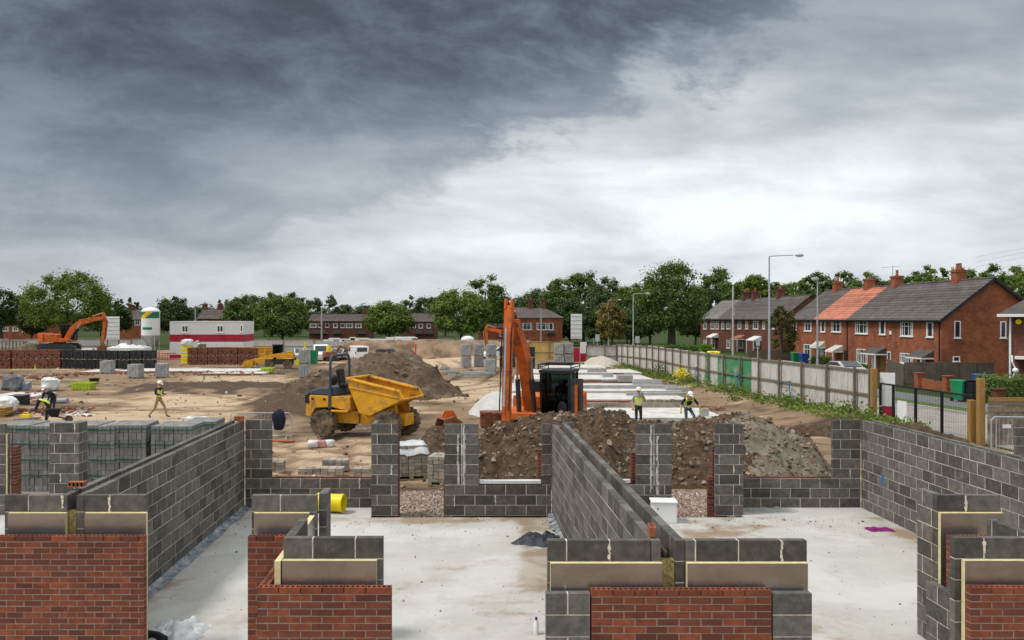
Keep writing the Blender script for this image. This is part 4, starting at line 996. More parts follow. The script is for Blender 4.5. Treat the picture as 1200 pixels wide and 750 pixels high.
# ---------------------------------------------------------------- telehandler
t = thing('telehandler', 'yellow telehandler with black cab and lowered wide bucket', 'telehandler', (X(327, 80), 80, ground_h(X(327,80), 80)), R(188))
for cx_ in (-.85, .85):
    for sy in (-.72, .72): wheel(t, (cx_, sy, .43), .43, .34, n=18)
mb = MB(); mb.box(-1.35, 1.3, -.5, .5, .4, .85); mb.box(-1.45, -.5, -.75, .1, .8, 1.3); mb.build('chassis', M['dark'], t, bevel=.03)
mb = MB(); mb.box(-1.45, .2, .15, .55, .86, 1.35); mb.box(.5, 1.25, -.7, .7, .86, .98); mb.box(-1.3,-.45,-.85,.85,.88,.96); mb.build('body_panel', M['yellow'], t, bevel=.03)
c = MB()
for a in (-.3, .55):
    for d in (-.75, .12): c.box(a-.035, a+.035, d-.035, d+.035, .9, 2.15)
c.box(-.4, .62, -.8, .17, 2.15, 2.23); c.box(-.34, .58, -.78, .15, .86, 1.15); cab = c.build('cab', M['black'], t, bevel=.01)
g = MB(); g.box(-.26, .51, -.765, -.757, 1.16, 2.14); g.box(-.26, .51, .125, .132, 1.16, 2.14); g.box(.55, .557, -.71, .08, 1.16, 2.14); g.box(-.31, -.303, -.71, .08, 1.16, 2.14); g.build('window', M['glass'], cab)
mb = MB(); beam(mb, [(-1.4,1.5,.32),(.6,1.15,.32),(1.7,.85,.3),(2.2,.6,.3)], .3, 0, .36); mb.box(1.2, 2.2, .1, .6, .5, .95); mb.box(1.4,1.6,-.1,.5,.8,1.4); mb.build('telescopic_boom', M['yellow'], t, bevel=.015)
mb = MB(); bp = [(2.3,.85),(2.35,.2),(2.7,.08),(3.4,.25)]
for i in range(3): mb.bar((bp[i][0],0,bp[i][1]),(bp[i+1][0],0,bp[i+1][1]),1.9,.05)
for s in (-.95, .95): mb.side([(2.3,.85),(2.35,.2),(2.7,.08),(3.4,.25),(3.1,.75)], s-.02, s+.02)
mb.build('bucket', M['yellow'], t)
# yellow skips and small plant behind
def skip(label, loc, w, h, d, m, rz=0, name='waste_skip'):
    t = thing(name, label, 'skip', loc, rz); mb = MB()
    o = [(-w/2*.8,0),(w/2*.8,0),(w/2,h),(-w/2,h)]
    for s in (-1, 1): mb.side(o, s*d/2, s*(d/2-.04))
    for s in (-1, 1): mb.bar((s*w/2*.8,0,.0),(s*w/2,0,h),d-.08,.04)
    mb.box(-w/2*.8, w/2*.8, -d/2, d/2, .0, .06); mb.build('body', m, t)
    mb = MB()
    for i in range(6): a = -w/2*.8+i*w*.8/5; mb.box(a-.04, a+.04, -d/2-.05, -d/2, .05, h*.95)
    mb.box(-w/2-.03, w/2+.03, -d/2-.06, -d/2-.001, h-.1, h); mb.box(-w/2-.03, w/2+.03, d/2+.001, d/2+.06, h-.1, h); mb.build('rib', m, t)
    return t
skip('long yellow waste skip behind the red brick packs', (X(279, 96), 96, -.45), 3.3, 1.55, 1.8, M['yellow'])
skip('second yellow waste skip standing next to the telehandler boom', (X(306, 95), 95, -.45), 2.4, 1.6, 1.7, M['yellow'])
skip('small yellow tipping skip half hidden by the telehandler', (X(318, 93), 93, -.45), 1.4, 1.4, 1.5, M['yellow'], .3)
skip('lime green mortar tub on the bare ground', (X(98.5, 55.5), 55.5, -.3), 1.35, .5, .9, M['lime'], name='mortar_tub')
skip('lime green mortar tub in front of the telehandler wheels', (X(314, 73), 73, -.3), 1.0, .45, .9, M['lime'], name='mortar_tub')
skip('dark green bin skip behind the telehandler', (X(364, 88), 88, -.45), 1.4, 1.5, 1.3, M['green'])
mb = MB(); mb.tube([(0,0,.5),(.15,0,1.4),(.5,0,1.9),(.45,0,2.4)], .09, 8); mb.box(-.4,.5,-.4,.4,0,.6); o = mb.build('mini_digger', M['yelpl']); o.location = (X(352, 86), 86, -.4); tag(o, 'small yellow digger arm standing behind the telehandler', 'digger')
# ---------------------------------------------------------------- people
M['skin'] = mat('skin', (.50,.27,.185), .6, .1, 8)
M['hivis'] = mat('hi_vis_vest', (.62,.72,.02), .6, .1, 6)
M['refl'] = mat('reflective_band', (.62,.64,.62), .4)
M['shirt'] = mat('grey_blue_shirt', (.27,.31,.38), .85, .15, 8)
M['navy'] = mat('navy_cloth', (.012,.016,.032), .9, .2, 8)
M['khaki'] = mat('khaki_cloth', (.31,.215,.105), .9, .2, 8)
M['charc'] = mat('charcoal_cloth', (.030,.031,.030), .9, .2, 8)
M['denim'] = mat('denim', (.055,.085,.13), .9, .2, 8)
M['boot'] = mat('boot_leather', (.03,.024,.018), .8)
M['helmet'] = mat('helmet_plastic', (.80,.80,.78), .35)
STAND = dict(pelvis=(0,0,.93), waist=(0,0,1.06), chest=(0,0,1.28), neck=(0,0,1.46), head=(0,-.02,1.60), top=(0,-.01,1.70),
    lsh=(.17,0,1.41), lel=(.24,.02,1.14), lwr=(.25,-.06,.90), rsh=(-.17,0,1.41), rel=(-.24,.02,1.14), rwr=(-.25,-.06,.90),
    lhip=(.09,0,.90), lkn=(.10,-.02,.50), lan=(.11,.02,.09), lto=(.13,-.14,.035), rhip=(-.09,0,.90), rkn=(-.10,-.02,.50), ran=(-.11,.02,.09), rto=(-.13,-.14,.035))
RAD = dict(pelvis=.135, waist=.125, chest=.145, neck=.058, head=.088, top=.07, sh=.07, el=.047, wr=.03, hip=.09, kn=.06, an=.042, to=.032)
BONES = [('pelvis','waist'),('waist','chest'),('chest','neck'),('neck','head'),('head','top'),('chest','lsh'),('lsh','lel'),('lel','lwr'),('chest','rsh'),('rsh','rel'),('rel','rwr'),
    ('pelvis','lhip'),('lhip','lkn'),('lkn','lan'),('lan','lto'),('pelvis','rhip'),('rhip','rkn'),('rkn','ran'),('ran','rto')]
def skin_mesh(J, extra=0.):
    names = list(J); me = bpy.data.meshes.new('tmp'); me.from_pydata([J[n] for n in names], [(names.index(a), names.index(c)) for a, c in BONES if a in J and c in J], [])
    o = bpy.data.objects.new('tmp', me); C.objects.link(o)
    o.modifiers.new('skin', 'SKIN'); sv = me.skin_vertices[0].data
    for i, n in enumerate(names):
        r = RAD.get(n, RAD.get(n[1:], .05))+extra; sv[i].radius = (r, r*(.78 if n in ('chest','waist','pelvis') else 1)); sv[i].use_root = (n == 'pelvis')
    s = o.modifiers.new('sub', 'SUBSURF'); s.levels = 2; s.render_levels = 2
    bpy.context.view_layer.update(); dg = bpy.context.evaluated_depsgraph_get()
    m2 = bpy.data.meshes.new_from_object(o.evaluated_get(dg)); bpy.data.objects.remove(o)
    return m2
def seg_d(p, a, c):
    a, c = Vector(a), Vector(c); d = c-a; t = max(0, min(1, (p-a).dot(d)/max(1e-9, d.length_squared))); return (p-a-d*t).length
def person(label, J2, loc, rz, top, legs, vest=True, sleeve='short', gloves=None, scale=1.):
    J = dict(STAND); J.update(J2)
    t = thing('person', label, 'person', loc, rz); t.scale = (scale,)*3
    m2 = skin_mesh(J)
    def zone(p):
        best = min(BONES, key=lambda q: seg_d(p, J[q[0]], J[q[1]]))
        if best in (('neck','head'),('head','top')): return 0
        if best[1] in ('lwr','rwr'): return 1 if sleeve == 'long' else 0
        if best == ('chest','neck'): return 1 if (p-Vector(J['neck'])).length > .09 else 0
        if best[1][1:] in ('sh','el') or best[1] == 'chest': return 1
        if best[1] == 'waist': return 1 if p.z > J['pelvis'][2]+.06 else 2
        if best[1][1:] == 'to': return 3
        return 2
    zs = [zone(q.center) for q in m2.polygons]
    mb = MB(); mb.v = [tuple(v.co) for v in m2.vertices]; mb.f = [tuple(q.vertices) for q in m2.polygons]; mb.m = zs
    # hands: palm, four fingers and a thumb, slightly curled
    for s, wr, el in ((1, 'lwr', 'lel'), (-1, 'rwr', 'rel')):
        w = Vector(J[wr]); d = (w-Vector(J[el])).normalized(); sd_ = d.cross(Vector((0,1,0))); sd_ = (sd_ if sd_.length > .1 else Vector((1,0,0))).normalized(); nrm = d.cross(sd_).normalized()
        hm = 0 if gloves is None else 4
        mb.tube([w-d*.02, w+d*.03, w+d*.085], [.027,.036,.034], 8, hm)
        for k, ln in enumerate((.062,.074,.07,.055)):
            b0 = w+d*.08+sd_*(-.027+.018*k); mb.tube([b0, b0+d*ln*.5+nrm*.006, b0+d*ln*.85+nrm*.026, b0+d*ln*.8+nrm*.045], [.0095,.009,.008,.006], 6, hm)
        b0 = w+d*.03-sd_*.03; mb.tube([b0, b0+d*.03-sd_*.025+nrm*.01, b0+d*.06-sd_*.03+nrm*.025], [.012,.011,.008], 6, hm)
    # face
    hd = Vector(J['head']); up = (Vector(J['top'])-Vector(J['neck'])).normalized(); fw = Vector((0,-1,0)); fw = (fw-up*fw.dot(up)).normalized(); sdv = up.cross(fw)
    mb.tube([hd+fw*.075+up*.02, hd+fw*.10-up*.02], [.008,.015], 6, 0)
    for s in (-1, 1):
        mb.sph(hd+fw*.078+sdv*s*.032+up*.025, .011, 8, 5); mb.sph(hd+sdv*s*.088+up*.005, .026, 8, 0, (.5,.8,1.2))
    mb.tube([hd+fw*.083-sdv*.025-up*.05, hd+fw*.086-up*.05, hd+fw*.083+sdv*.025-up*.05], .006, 5, 6)
    mats = [M['skin'], M[top], M[legs], M['boot'], gloves or M['skin'], M['black'], mat('lip', (.33,.12,.09), .6)]
    mb.build('body', mats, t, norm=False, smooth=180)
    # helmet
    mb = MB(); c = hd+up*.05; n = 14
    for (rr_, h_) in ((.132,0.),(.130,.04),(.112,.085),(.075,.115),(.02,.128)):
        for k in range(n):
            a = 2*math.pi*k/n; mb.v.append(tuple(c+up*h_+(sdv*math.cos(a)*.88+fw*math.sin(a))*rr_))
    for i in range(4):
        for k in range(n): mb.f.append((i*n+k, i*n+(k+1)%n, (i+1)*n+(k+1)%n, (i+1)*n+k)); mb.m.append(0)
    mb.f.append(tuple(4*n+k for k in range(n))); mb.m.append(0)
    mb.prism([c+sdv*.09+fw*.09+up*.002, c+sdv*.06+fw*.175-up*.012, c-sdv*.06+fw*.175-up*.012, c-sdv*.09+fw*.09+up*.002], up*.012)
    mb.build('helmet', M['helmet'], t, norm=False, smooth=50)
    if vest:
        m3 = skin_mesh({k_: v for k_, v in J.items() if k_ in ('pelvis','waist','chest','neck','lsh','rsh')}, .022)
        mb = MB(); vv = [v.co.copy() for v in m3.vertices]
        mb.v = [tuple(v) for v in vv]; nk = Vector(J['neck']); ch = Vector(J['chest']); ax = (nk-Vector(J['pelvis'])).normalized(); x_lim = .2
        for q in m3.polygons:
            p = q.center; h_ = (p-Vector(J['pelvis'])).dot(ax); lat = abs((p-ch).x)
            if (p-nk).length < .12 or lat > x_lim+.01: continue
            if h_ < -.08: continue
            mb.f.append(tuple(q.vertices)); mb.m.append(1 if (.10 < h_ < .15 or .22 < h_ < .26) else 0)
        mb.build('vest', [M['hivis'], M['refl']], t, norm=False, smooth=180)
    return t
def gz_(x, y): return ground_h(x, y)
xw = X(186, 39.5)
person('worker in white helmet and yellow vest striding over the bare ground', dict(lkn=(.10,-.26,.52), lan=(.11,-.36,.13), lto=(.12,-.52,.10), rkn=(-.10,.12,.50), ran=(-.10,.46,.14), rto=(-.11,.36,.03),
    lel=(.25,-.02,1.15), lwr=(.12,-.24,1.12), rel=(-.25,0.,1.15), rwr=(-.12,-.24,1.10), head=(0,-.05,1.585), top=(0,-.06,1.69)), (xw, 39.5, gz_(xw, 39.5)), R(72), 'navy', 'khaki', sleeve='long')
xw = X(744.5, 37.2)-.05
person('bearded worker in grey shirt and vest standing with hand at his face', dict(lel=(.30,-.05,1.17), lwr=(.12,-.16,1.46), rel=(-.27,.03,1.14), rwr=(-.27,-.08,.90)), (xw, 36.3, -.33), R(8), 'shirt', 'charc')
xw = X(806, 36.)
person('worker in yellow vest and dark tee shirt climbing behind the gravel heap', dict(pelvis=(0,.1,.86), waist=(0,.05,.98), chest=(0,-.08,1.16), neck=(0,-.16,1.32), head=(0,-.22,1.44), top=(0,-.25,1.54), lsh=(.2,-.1,1.28), rsh=(-.2,-.1,1.28),
    lel=(.38,-.12,1.04), lwr=(.46,-.28,.83), rel=(-.36,-.12,1.02), rwr=(-.40,-.24,.80), lhip=(.09,.08,.84), rhip=(-.09,.08,.84), lkn=(.18,-.22,.55), lan=(.2,-.1,.12), lto=(.2,-.25,.06)), (xw, 35.9, -.3), R(5), 'navy', 'denim', gloves=mat('work_glove', (.45,.5,.08), .8))
BEND = dict(pelvis=(0,.18,.86), waist=(0,.06,.98), chest=(0,-.16,1.06), neck=(0,-.34,1.10), head=(0,-.45,1.08), top=(0,-.55,1.10), lsh=(.17,-.26,1.08), rsh=(-.17,-.26,1.08), lel=(.2,-.34,.82), lwr=(.12,-.42,.58), rel=(-.2,-.34,.82), rwr=(-.12,-.42,.58), lhip=(.09,.16,.83), rhip=(-.09,.16,.83), lkn=(.11,.06,.47), rkn=(-.11,.06,.47))
xw = X(53, 38.6)
person('worker in yellow vest bending down beside the wheelbarrow', BEND, (xw, 38.6, gz_(xw, 38.6)), R(-70), 'navy', 'charc', sleeve='long')
xw = X(60, 41)
person('worker in dark clothes leaning over behind the bending worker in the vest', {**BEND, 'head': (0,-.36,1.28), 'top': (0,-.42,1.38), 'neck': (0,-.28,1.16)}, (xw, 41., gz_(xw, 41.)), R(-20), 'navy', 'charc', vest=False, sleeve='long')
xw = X(233, 91)
person('worker in yellow vest standing at the door of the site cabin', {}, (xw, 91., gz_(xw, 91.)+.25), R(-30), 'navy', 'charc')
# drivers
SIT = dict(pelvis=(0,.05,.10), waist=(0,.06,.24), chest=(0,.05,.46), neck=(0,.02,.64), head=(0,0,.78), top=(0,.01,.88), lsh=(.17,.03,.59), rsh=(-.17,.03,.59), lel=(.24,-.05,.34), lwr=(.2,-.28,.32), rel=(-.24,-.05,.34), rwr=(-.2,-.28,.32), lhip=(.09,.03,.09), rhip=(-.09,.03,.09), lkn=(.12,-.38,.12), rkn=(-.12,-.38,.12), lan=(.12,-.42,-.26), ran=(-.12,-.42,-.26), lto=(.13,-.58,-.30), rto=(-.13,-.58,-.30))
def in_cab(exo, p): 
    a = exo.rotation_euler.z; v = Matrix.Rotation(a, 3, 'Z')@Vector(p); return Vector(exo.location)+v*exo.scale.x
p_ = in_cab(exc, (.5, .67, 1.52)); person('excavator driver in dark clothes sitting inside the near excavator cab', SIT, p_, exc.rotation_euler.z+R(90), 'navy', 'charc', vest=False, sleeve='long')
tl = [o for o in C.objects if o.name == 'telehandler'][0]
p_ = in_cab(tl, (.1, -.3, 1.15)); person('telehandler driver in yellow vest sitting in the black cab', SIT, p_, tl.rotation_euler.z+R(90), 'navy', 'charc', scale=.85)
# wheelbarrow
t = thing('wheelbarrow', 'black wheelbarrow beside the bending workers', 'wheelbarrow', (X(64, 38.2), 38.2, gz_(X(64,38.2), 38.2)), R(20))
mb = MB(); mb.prism([(-.45,-.3,.62),(.45,-.3,.68),(.45,.3,.68),(-.45,.3,.62)], (0,0,.02)); mb.lathe([(.18,.3),(.3,.45),(.36,.68),(.34,.68),(.27,.45),(.1,.32)], (0,0,0), (0,0,1), 4); mb.build('tray', M['black'], t)
mb = MB()
for s in (-.22, .22): mb.tube([(-.9,s*1.2,.66),(-.2,s,.38),(.55,s*.2,.2)], .018, 6); mb.tube([(-.25,s,.38),(-.35,s,.0)], .016, 6)
mb.build('frame', M['dark'], t); wheel(t, (.58, -.001, .18), .18, .09, False)
# ---------------------------------------------------------------- site clutter
def clut(name, label, cat, mb, m, loc, rz=0, **k):
    o = mb.build(name, m, **k); o.location = loc; o.rotation_euler = (0,0,rz); return tag(o, label, cat)
def lump(sx, sy, sz, seed, n=18, sq=.55):
    """sack or bag: a slumped rounded box"""
    mb = MB(); rows = []
    for j in range(n//2+1):
        ph = math.pi*j/(n//2)
        for i in range(n):
            th = 2*math.pi*i/n
            v = Vector((math.sin(ph)*math.cos(th), math.sin(ph)*math.sin(th), -math.cos(ph)))
            v = Vector([math.copysign(abs(q)**sq, q) for q in v]); f = 1+.22*fbm(v.x*1.5+seed, v.y*1.5, v.z*1.5, 3)
            mb.v.append((v.x*sx/2*f, v.y*sy/2*f, max(0, (v.z*f+1)*sz/2)))
    for j in range(n//2):
        for i in range(n): mb.f.append((j*n+i, j*n+(i+1)%n, (j+1)*n+(i+1)%n, (j+1)*n+i)); mb.m.append(0)
    return mb
def at(px, py, z=-.33): d = FPX*(CH-z)/(py-CY); xx = X(px, d); return (xx, d, ground_h(xx, d)-.02)
M['bagw'] = mat('white_bag', (.62,.62,.61), .5, .08, 4, bump=.5, bscale=5)
M['bagg'] = mat('grey_wrap', (.17,.18,.20), .45, .35, 3, bump=.5, bscale=6)
M['bagb'] = mat('blue_grey_wrap', (.27,.31,.36), .5, .2, 4, bump=.5, bscale=6)
clut('bulk_bag', 'white bulk bag standing among rubble left of the lime green tub', 'bulk bag', lump(1.05, .9, .85, 1), M['bagw'], at(59, 458))
clut('wrapped_pallet', 'dark grey film wrapped pallet behind the brick trench', 'wrapped pallet', lump(1.15, 1., .95, 2, sq=.4), M['bagg'], at(15, 457.5))
clut('wrapped_pallet', 'small blue grey wrapped pallet next to the dark wrapped one', 'wrapped pallet', lump(.6, .6, .55, 3, sq=.4), M['bagb'], at(30, 457))
clut('bulk_bag', 'white sheeted timber pile at the picture edge', 'bulk bag', lump(1.1, .9, .85, 4, sq=.6), M['bagw'], at(6, 487))
mb = MB()
for i in range(5): mb.cb((rnd.uniform(-.1,.1), 0, .05+.09*i), (.9, .7, .07), 0, (0,0,rnd.uniform(-.05,.05)))
clut('timber_stack', 'stack of new timber boards under the white sheet', 'timber stack', mb, M['wood2'], at(1, 489))
mb = MB(); mb.box(-.4,.4,-.35,.35,0,.55); mb.box(-.44,.44,-.4,.4,.5,.56); clut('black_tub', 'square black tub in front of the brick trench', 'tub', mb, M['black'], at(23, 474.5), bevel=.03)
mb = MB(); mb.lathe([(.26,0),(.36,.42),(.40,.44),(.34,.42),(.25,.05)], (0,0,0), (0,0,1), 18); clut('black_tub', 'round black tub behind the lime green tub', 'tub', mb, M['black'], at(110.5, 449.5), smooth=40)
mb = MB()
for i in range(3): mb.tube([(-.75,i*.22,.13),(.75,i*.22+.05,.13)], .12, 10)
clut('pipe_bundle', 'grey plastic pipe bundle on the bare ground', 'pipes', mb, M['bagb'], at(60, 473), R(6), smooth=40)
mb = MB(); mb.cb((0,0,.09), (.42,.26,.18)); mb.tube([(-.12,0,.18),(-.1,0,.26),(.1,0,.26),(.12,0,.18)], .02, 6); clut('tool_box', 'yellow tool box lying on a plank by the bending worker', 'tool box', mb, M['yelpl'], at(30.5, 490), bevel=.02)
mb = MB(); mb.cb((0,0,.05), (1.25,.25,.06), 0, (0,R(2),0)); mb.cb((-.1,.2,.1), (1.1,.2,.05), 0, (0,R(-3),.1)); clut('scaffold_plank', 'scaffold planks lying beside the bending worker', 'plank', mb, M['wood'], at(33, 492.5), .04)
crumple('plastic_sheet', 'long white plastic sheet trailing over the sandy ground', 'plastic sheet', at(92, 487), .75, .18, .2, M['film'], 12)
crumple('plastic_sheet', 'white plastic sheet on the sand behind the striding worker', 'plastic sheet', at(232, 491), .7, .12, .12, M['film'], 14)
mb = MB()
for i in range(3): q = lump(.42, .34, .26, 20+i); q.v = [(a+i*.27-.27, c+.05*i, d) for a, c, d in q.v]; q.m = [i % 2]*len(q.m); mb.add(q.v, q.f, 0); mb.m[-len(q.f):] = q.m
clut('rubbish_bag', 'white and red plastic bags lying in front of the dumper', 'bag', mb, [M['bagw'], mat('bag_red', (.55,.25,.22), .5, .4, 6)], at(376, 524), norm=False, smooth=180)
# crowd barrier with a jacket
t = thing('crowd_barrier', 'galvanised crowd barrier with a navy jacket hung at its end', 'barrier', at(306, 515), R(-3))
mb = MB(); mb.tube([(-1.2,0,.12),(-1.2,0,.98),(-1.12,0,1.08),(1.12,0,1.08),(1.2,0,.98),(1.2,0,.12)], .019, 8); mb.tube([(-1.2,0,.2),(1.2,0,.2)], .016, 6); mb.build('frame', M['galv'], t)
mb = MB()
for i in range(17): mb.tube([(-1.06+i*.1325,0,.2),(-1.06+i*.1325,0,1.08)], .007, 5)
mb.build('bars', M['galv'], t)
for s in (-.8, 1.0): mb = MB(); mb.tube([(s,-.3,.02),(s,0,.2),(s,.3,.02)], .016, 6); mb.build('foot', M['galv'], t)
mb = lump(.52, .26, .78, 31, sq=.8); o = clut('jacket', 'navy jacket hanging over the end of the crowd barrier', 'jacket', mb, M['navy'], at(327, 515), smooth=180); o.location.z += .42; o.location.y -= .03
mb = MB(); mb.tube([(-.45,0,.06),(.45,.05,.06)], .05, 10); clut('pipe_section', 'terracotta pipe lying on the ground under the barrier end', 'pipe', mb, M['clay'], at(331, 517), smooth=40)
# marker posts
mb = MB(); mb.lathe([(.09,0),(.09,1.5),(.05,1.55)], (0,0,0), (0,0,1), 10); clut('marker_post', 'red marker post on top of the dark heap', 'marker post', mb, mat('marker_red', (.7,.03,.02), .5), (X(487,100), 100, -.2))
mb = MB(); mb.tube([(0,0,0),(0,0,1.4)], .05, 6); clut('marker_post', 'weathered timber stake beside the red marker post', 'stake', mb, M['wood'], (X(481.5,100), 100, -.2))
for px, py, lab in ((73, 431, 'yellow peg before the red brick packs'), (124, 436, 'yellow peg in front of the pale block pallet'), (41, 434, 'yellow marker block lying before the red brick packs'), (239, 446, 'green peg on the long pale slab')):
    mb = MB(); mb.cyl((0,0,0),(0,0,.5),.06,.04,8); clut('ground_peg', lab, 'peg', mb, M['yelpl' if 'yellow' in lab else 'green'], at(px, py))
# white tubs and a sand bag pile
clut('bulk_bag', 'white bulk bag behind the near excavator arm', 'bulk bag', lump(.95,.9,1.3,41,sq=.45), M['bagw'], (X(612,52), 52, -.35))
for i, (px, py, w, lab) in enumerate(((528, 438, 1.2, 'grey concrete lintels on the ground beyond the dark heap'), (551, 441, 1.5, 'pale concrete lintels beside the single block pallet'), (520, 434, .8, 'upright pale kerb stones by the dark heap'), (570, 441, 1.6, 'scattered pale lintels before the single block pallet'))):
    mb = MB()
    for k in range(4): mb.cb((rnd.uniform(-.2,.2), k*.2, .1+.12*(k % 2)), (w*rnd.uniform(.6, 1), .18, .2), 0, (0,0,rnd.uniform(-.25,.25)))
    clut('lintel_pile', lab, 'lintels', mb, M['packlight'], at(px, py))
# ---------------------------------------------------------------- trees and hedges
def leafm(nm, c): return mat(nm, c, .75, .3, .35, .45, trans=.28, spec=.25)
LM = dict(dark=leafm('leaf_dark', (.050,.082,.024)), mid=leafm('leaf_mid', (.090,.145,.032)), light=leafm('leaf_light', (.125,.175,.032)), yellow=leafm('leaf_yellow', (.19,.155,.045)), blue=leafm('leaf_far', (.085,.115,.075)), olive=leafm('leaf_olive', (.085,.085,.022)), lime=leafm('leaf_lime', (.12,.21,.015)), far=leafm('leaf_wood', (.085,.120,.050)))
M['bark'] = mat('tree_bark', (.075,.058,.042), .95, .35, 4, bump=.6, bscale=12)
def leaf(mb, p, n, s, rr):
    e = n.orthogonal().normalized(); f = n.cross(e); a = rr.random()*6.28
    u = (e*math.cos(a)+f*math.sin(a))*s; v = (f*math.cos(a)-e*math.sin(a))*s*rr.uniform(.5, .8)
    o = len(mb.v); mb.v += [tuple(p-u), tuple(p+v), tuple(p+u), tuple(p-v)]; mb.f.append((o, o+1, o+2, o+3)); mb.m.append(0)
def crown(mb, c, r, ls, lobes, per, rr, flat=.0, loose=1.):
    """leaf clumps through an uneven crown: c centre, r radii"""
    cs = []
    for i in range(lobes):
        while True:
            v = Vector((rr.uniform(-1,1), rr.uniform(-1,1), rr.uniform(-1,1)))
            if .25 < v.length < 1: break
        v = v.normalized()*(v.length**.42)*.88
        if v.z < -.55: v.z *= .7
        k = 1.04+.14*fbm(v.x*1.3+rr.random(), v.y*1.3, v.z*1.3, 2)
        q = Vector((c[0]+v.x*r[0]*k, c[1]+v.y*r[1]*k, c[2]+v.z*r[2]*k)); cs.append(q)
        lr = min(r)*rr.uniform(.20, .42)*loose*(.75+.25*min(1, 1.2-abs(v.z)))
        for _ in range(per):
            d = Vector((rr.gauss(0,1), rr.gauss(0,1), rr.gauss(0,1)+.25)).normalized(); rad = lr*min(1.5, abs(rr.gauss(.55, .38)))
            n = (d+Vector((rr.uniform(-.7,.7), rr.uniform(-.7,.7), rr.uniform(-.2,.9)))).normalized()
            leaf(mb, q+Vector((d.x*rad, d.y*rad, d.z*rad*.8)), n, ls*rr.uniform(.6, 1.25), rr)
    return cs
TS = [0]
def tree(label, px, d, top, bot, hw, kind, lobes=46, per=110, group=None, trunk=True, base=None, name='tree', loose=1., ls=None, tw=None):
    TS[0] += 1; rr = random.Random(100+TS[0])
    g = ground_h(X(px, d), d) if base is None else base
    x_ = X(px, d); zt, zb = H(top, d), max(g+.3, H(bot, d)); rx = hw*d/FPX; rz = (zt-zb)/2
    t = thing(name, label, 'tree', (x_, d, g), 0, group)
    mb = MB(); cs = crown(mb, (0, 0, (zt+zb)/2-g), (rx, rx*.9, rz), ls or max(.05, .0014*d), int(lobes*1.5), int(per*1.45), rr, loose=loose)
    mb.build('crown', LM[kind], t, norm=False)
    mb = MB(); hh = (zt+zb)/2-g; tr = tw or max(.12, hh*.035)
    mb.tube([(0,0,-.1),(.05*hh*rr.uniform(-1,1)*.3,0,hh*.4),(0,0,hh*.8),(rr.uniform(-.1,.1)*hh,0,hh*1.25)], [tr*1.25,tr,tr*.75,tr*.25], 8)
    for q in cs[::max(1, len(cs)//9)]:
        s0 = Vector((0,0,hh*rr.uniform(.4, .9))); mb.tube([s0, s0.lerp(q, .5)+Vector((0,0,rr.uniform(-.05,.1)*hh)), q], [tr*.5,tr*.3,tr*.1], 5)
    mb.build('trunk', M['bark'], t, norm=False, smooth=60)
    return t
tree('dark leafy tree cut off by the picture edge', 2, 150, 332, 392, 30, 'dark', 50)
tree('big spreading bright green tree above the far excavator', 79, 140, 318, 394, 52, 'light', 95, 110)
tree('low dark tree tucked in beneath the big bright tree', 37, 146, 360, 396, 16, 'dark', 26)
tree('dark tree between the big bright tree and the brick gable', 138, 160, 352, 392, 19, 'dark', 34)
tree('dense dark round tree behind the white silo', 203, 158, 348, 394, 24, 'dark', 50)
tree('dark green tree right of the white and red cabin', 284, 158, 346, 396, 23, 'mid', 56)
tree('bushy green tree with low skirts beside the cabin', 331, 140, 347, 399, 31, 'mid', 72, 110)
tree('rounded light green tree before the middle of the long terrace', 456, 150, 354, 396, 31, 'light', 62)
tree('broad domed light green tree left of the near excavator arm', 541, 145, 340, 397, 36, 'light', 85, 110)
tree('tall loose tree rising behind the domed tree', 569, 165, 319, 390, 24, 'mid', 48, 80)
tree('yellowing tree by the street lamps', 717, 130, 350, 406, 17, 'yellow', 42)
tree('tallest dark green street tree with a bare trunk', 787, 128, 305, 402, 42, 'mid', 110, 110, tw=.55)
tree('dark copper tree against the terrace end', 838, 160, 335, 402, 15, 'dark', 34)
tree('thin olive street tree with reddish leaves before the brick terraces', 917, 78, 354, 424, 16, 'olive', 34, 60, loose=1.2, tw=.09)
R_ = [(598, 240, 346, 28, 'far'), (632, 235, 338, 26, 'far'), (655, 200, 322, 24, 'mid'), (684, 205, 316, 27, 'mid'), (712, 200, 322, 26, 'far'), (740, 190, 330, 26, 'mid'), (762, 180, 334, 24, 'dark'), (840, 190, 313, 26, 'mid'), (872, 200, 326, 22, 'mid'), (893, 205, 325, 22, 'dark'), (918, 200, 330, 22, 'light'), (668, 180, 352, 26, 'dark'), (705, 170, 360, 24, 'dark'), (735, 165, 362, 22, 'dark'), (815, 170, 346, 22, 'dark')]
for i, (px, d, tp, hw, kd) in enumerate(R_):
    tree('leafy tree in the dense tree belt behind the street lamps and terraces', px, d, tp, 402, hw, kd, 62, 105, 'trees of the belt right of the excavator')
R2 = [(862, 175, 326, 20, 'mid'), (885, 172, 322, 20, 'light'), (912, 170, 328, 18, 'mid'), (932, 150, 326, 18, 'mid'), (960, 140, 319, 20, 'mid'), (988, 140, 317, 20, 'mid'), (1014, 138, 318, 20, 'light'), (1046, 135, 322, 18, 'mid'), (1085, 125, 310, 20, 'mid'), (1128, 120, 309, 22, 'light'), (1160, 118, 308, 22, 'mid'), (1198, 112, 309, 24, 'light'), (948, 130, 323, 20, 'mid'), (975, 128, 326, 17, 'dark'), (1000, 130, 328, 17, 'mid'), (1030, 125, 324, 17, 'dark'), (1072, 120, 318, 20, 'mid'), (1100, 118, 312, 20, 'light'), (1145, 118, 315, 24, 'mid'), (1185, 105, 320, 20, 'mid'), (1212, 100, 318, 22, 'light')]
for px, d, tp, hw, kd in R2: tree('leafy tree top showing above the roofs of the right terrace', px, d, tp, 372, hw, kd, 34, 80, 'trees behind the right terrace roofs')
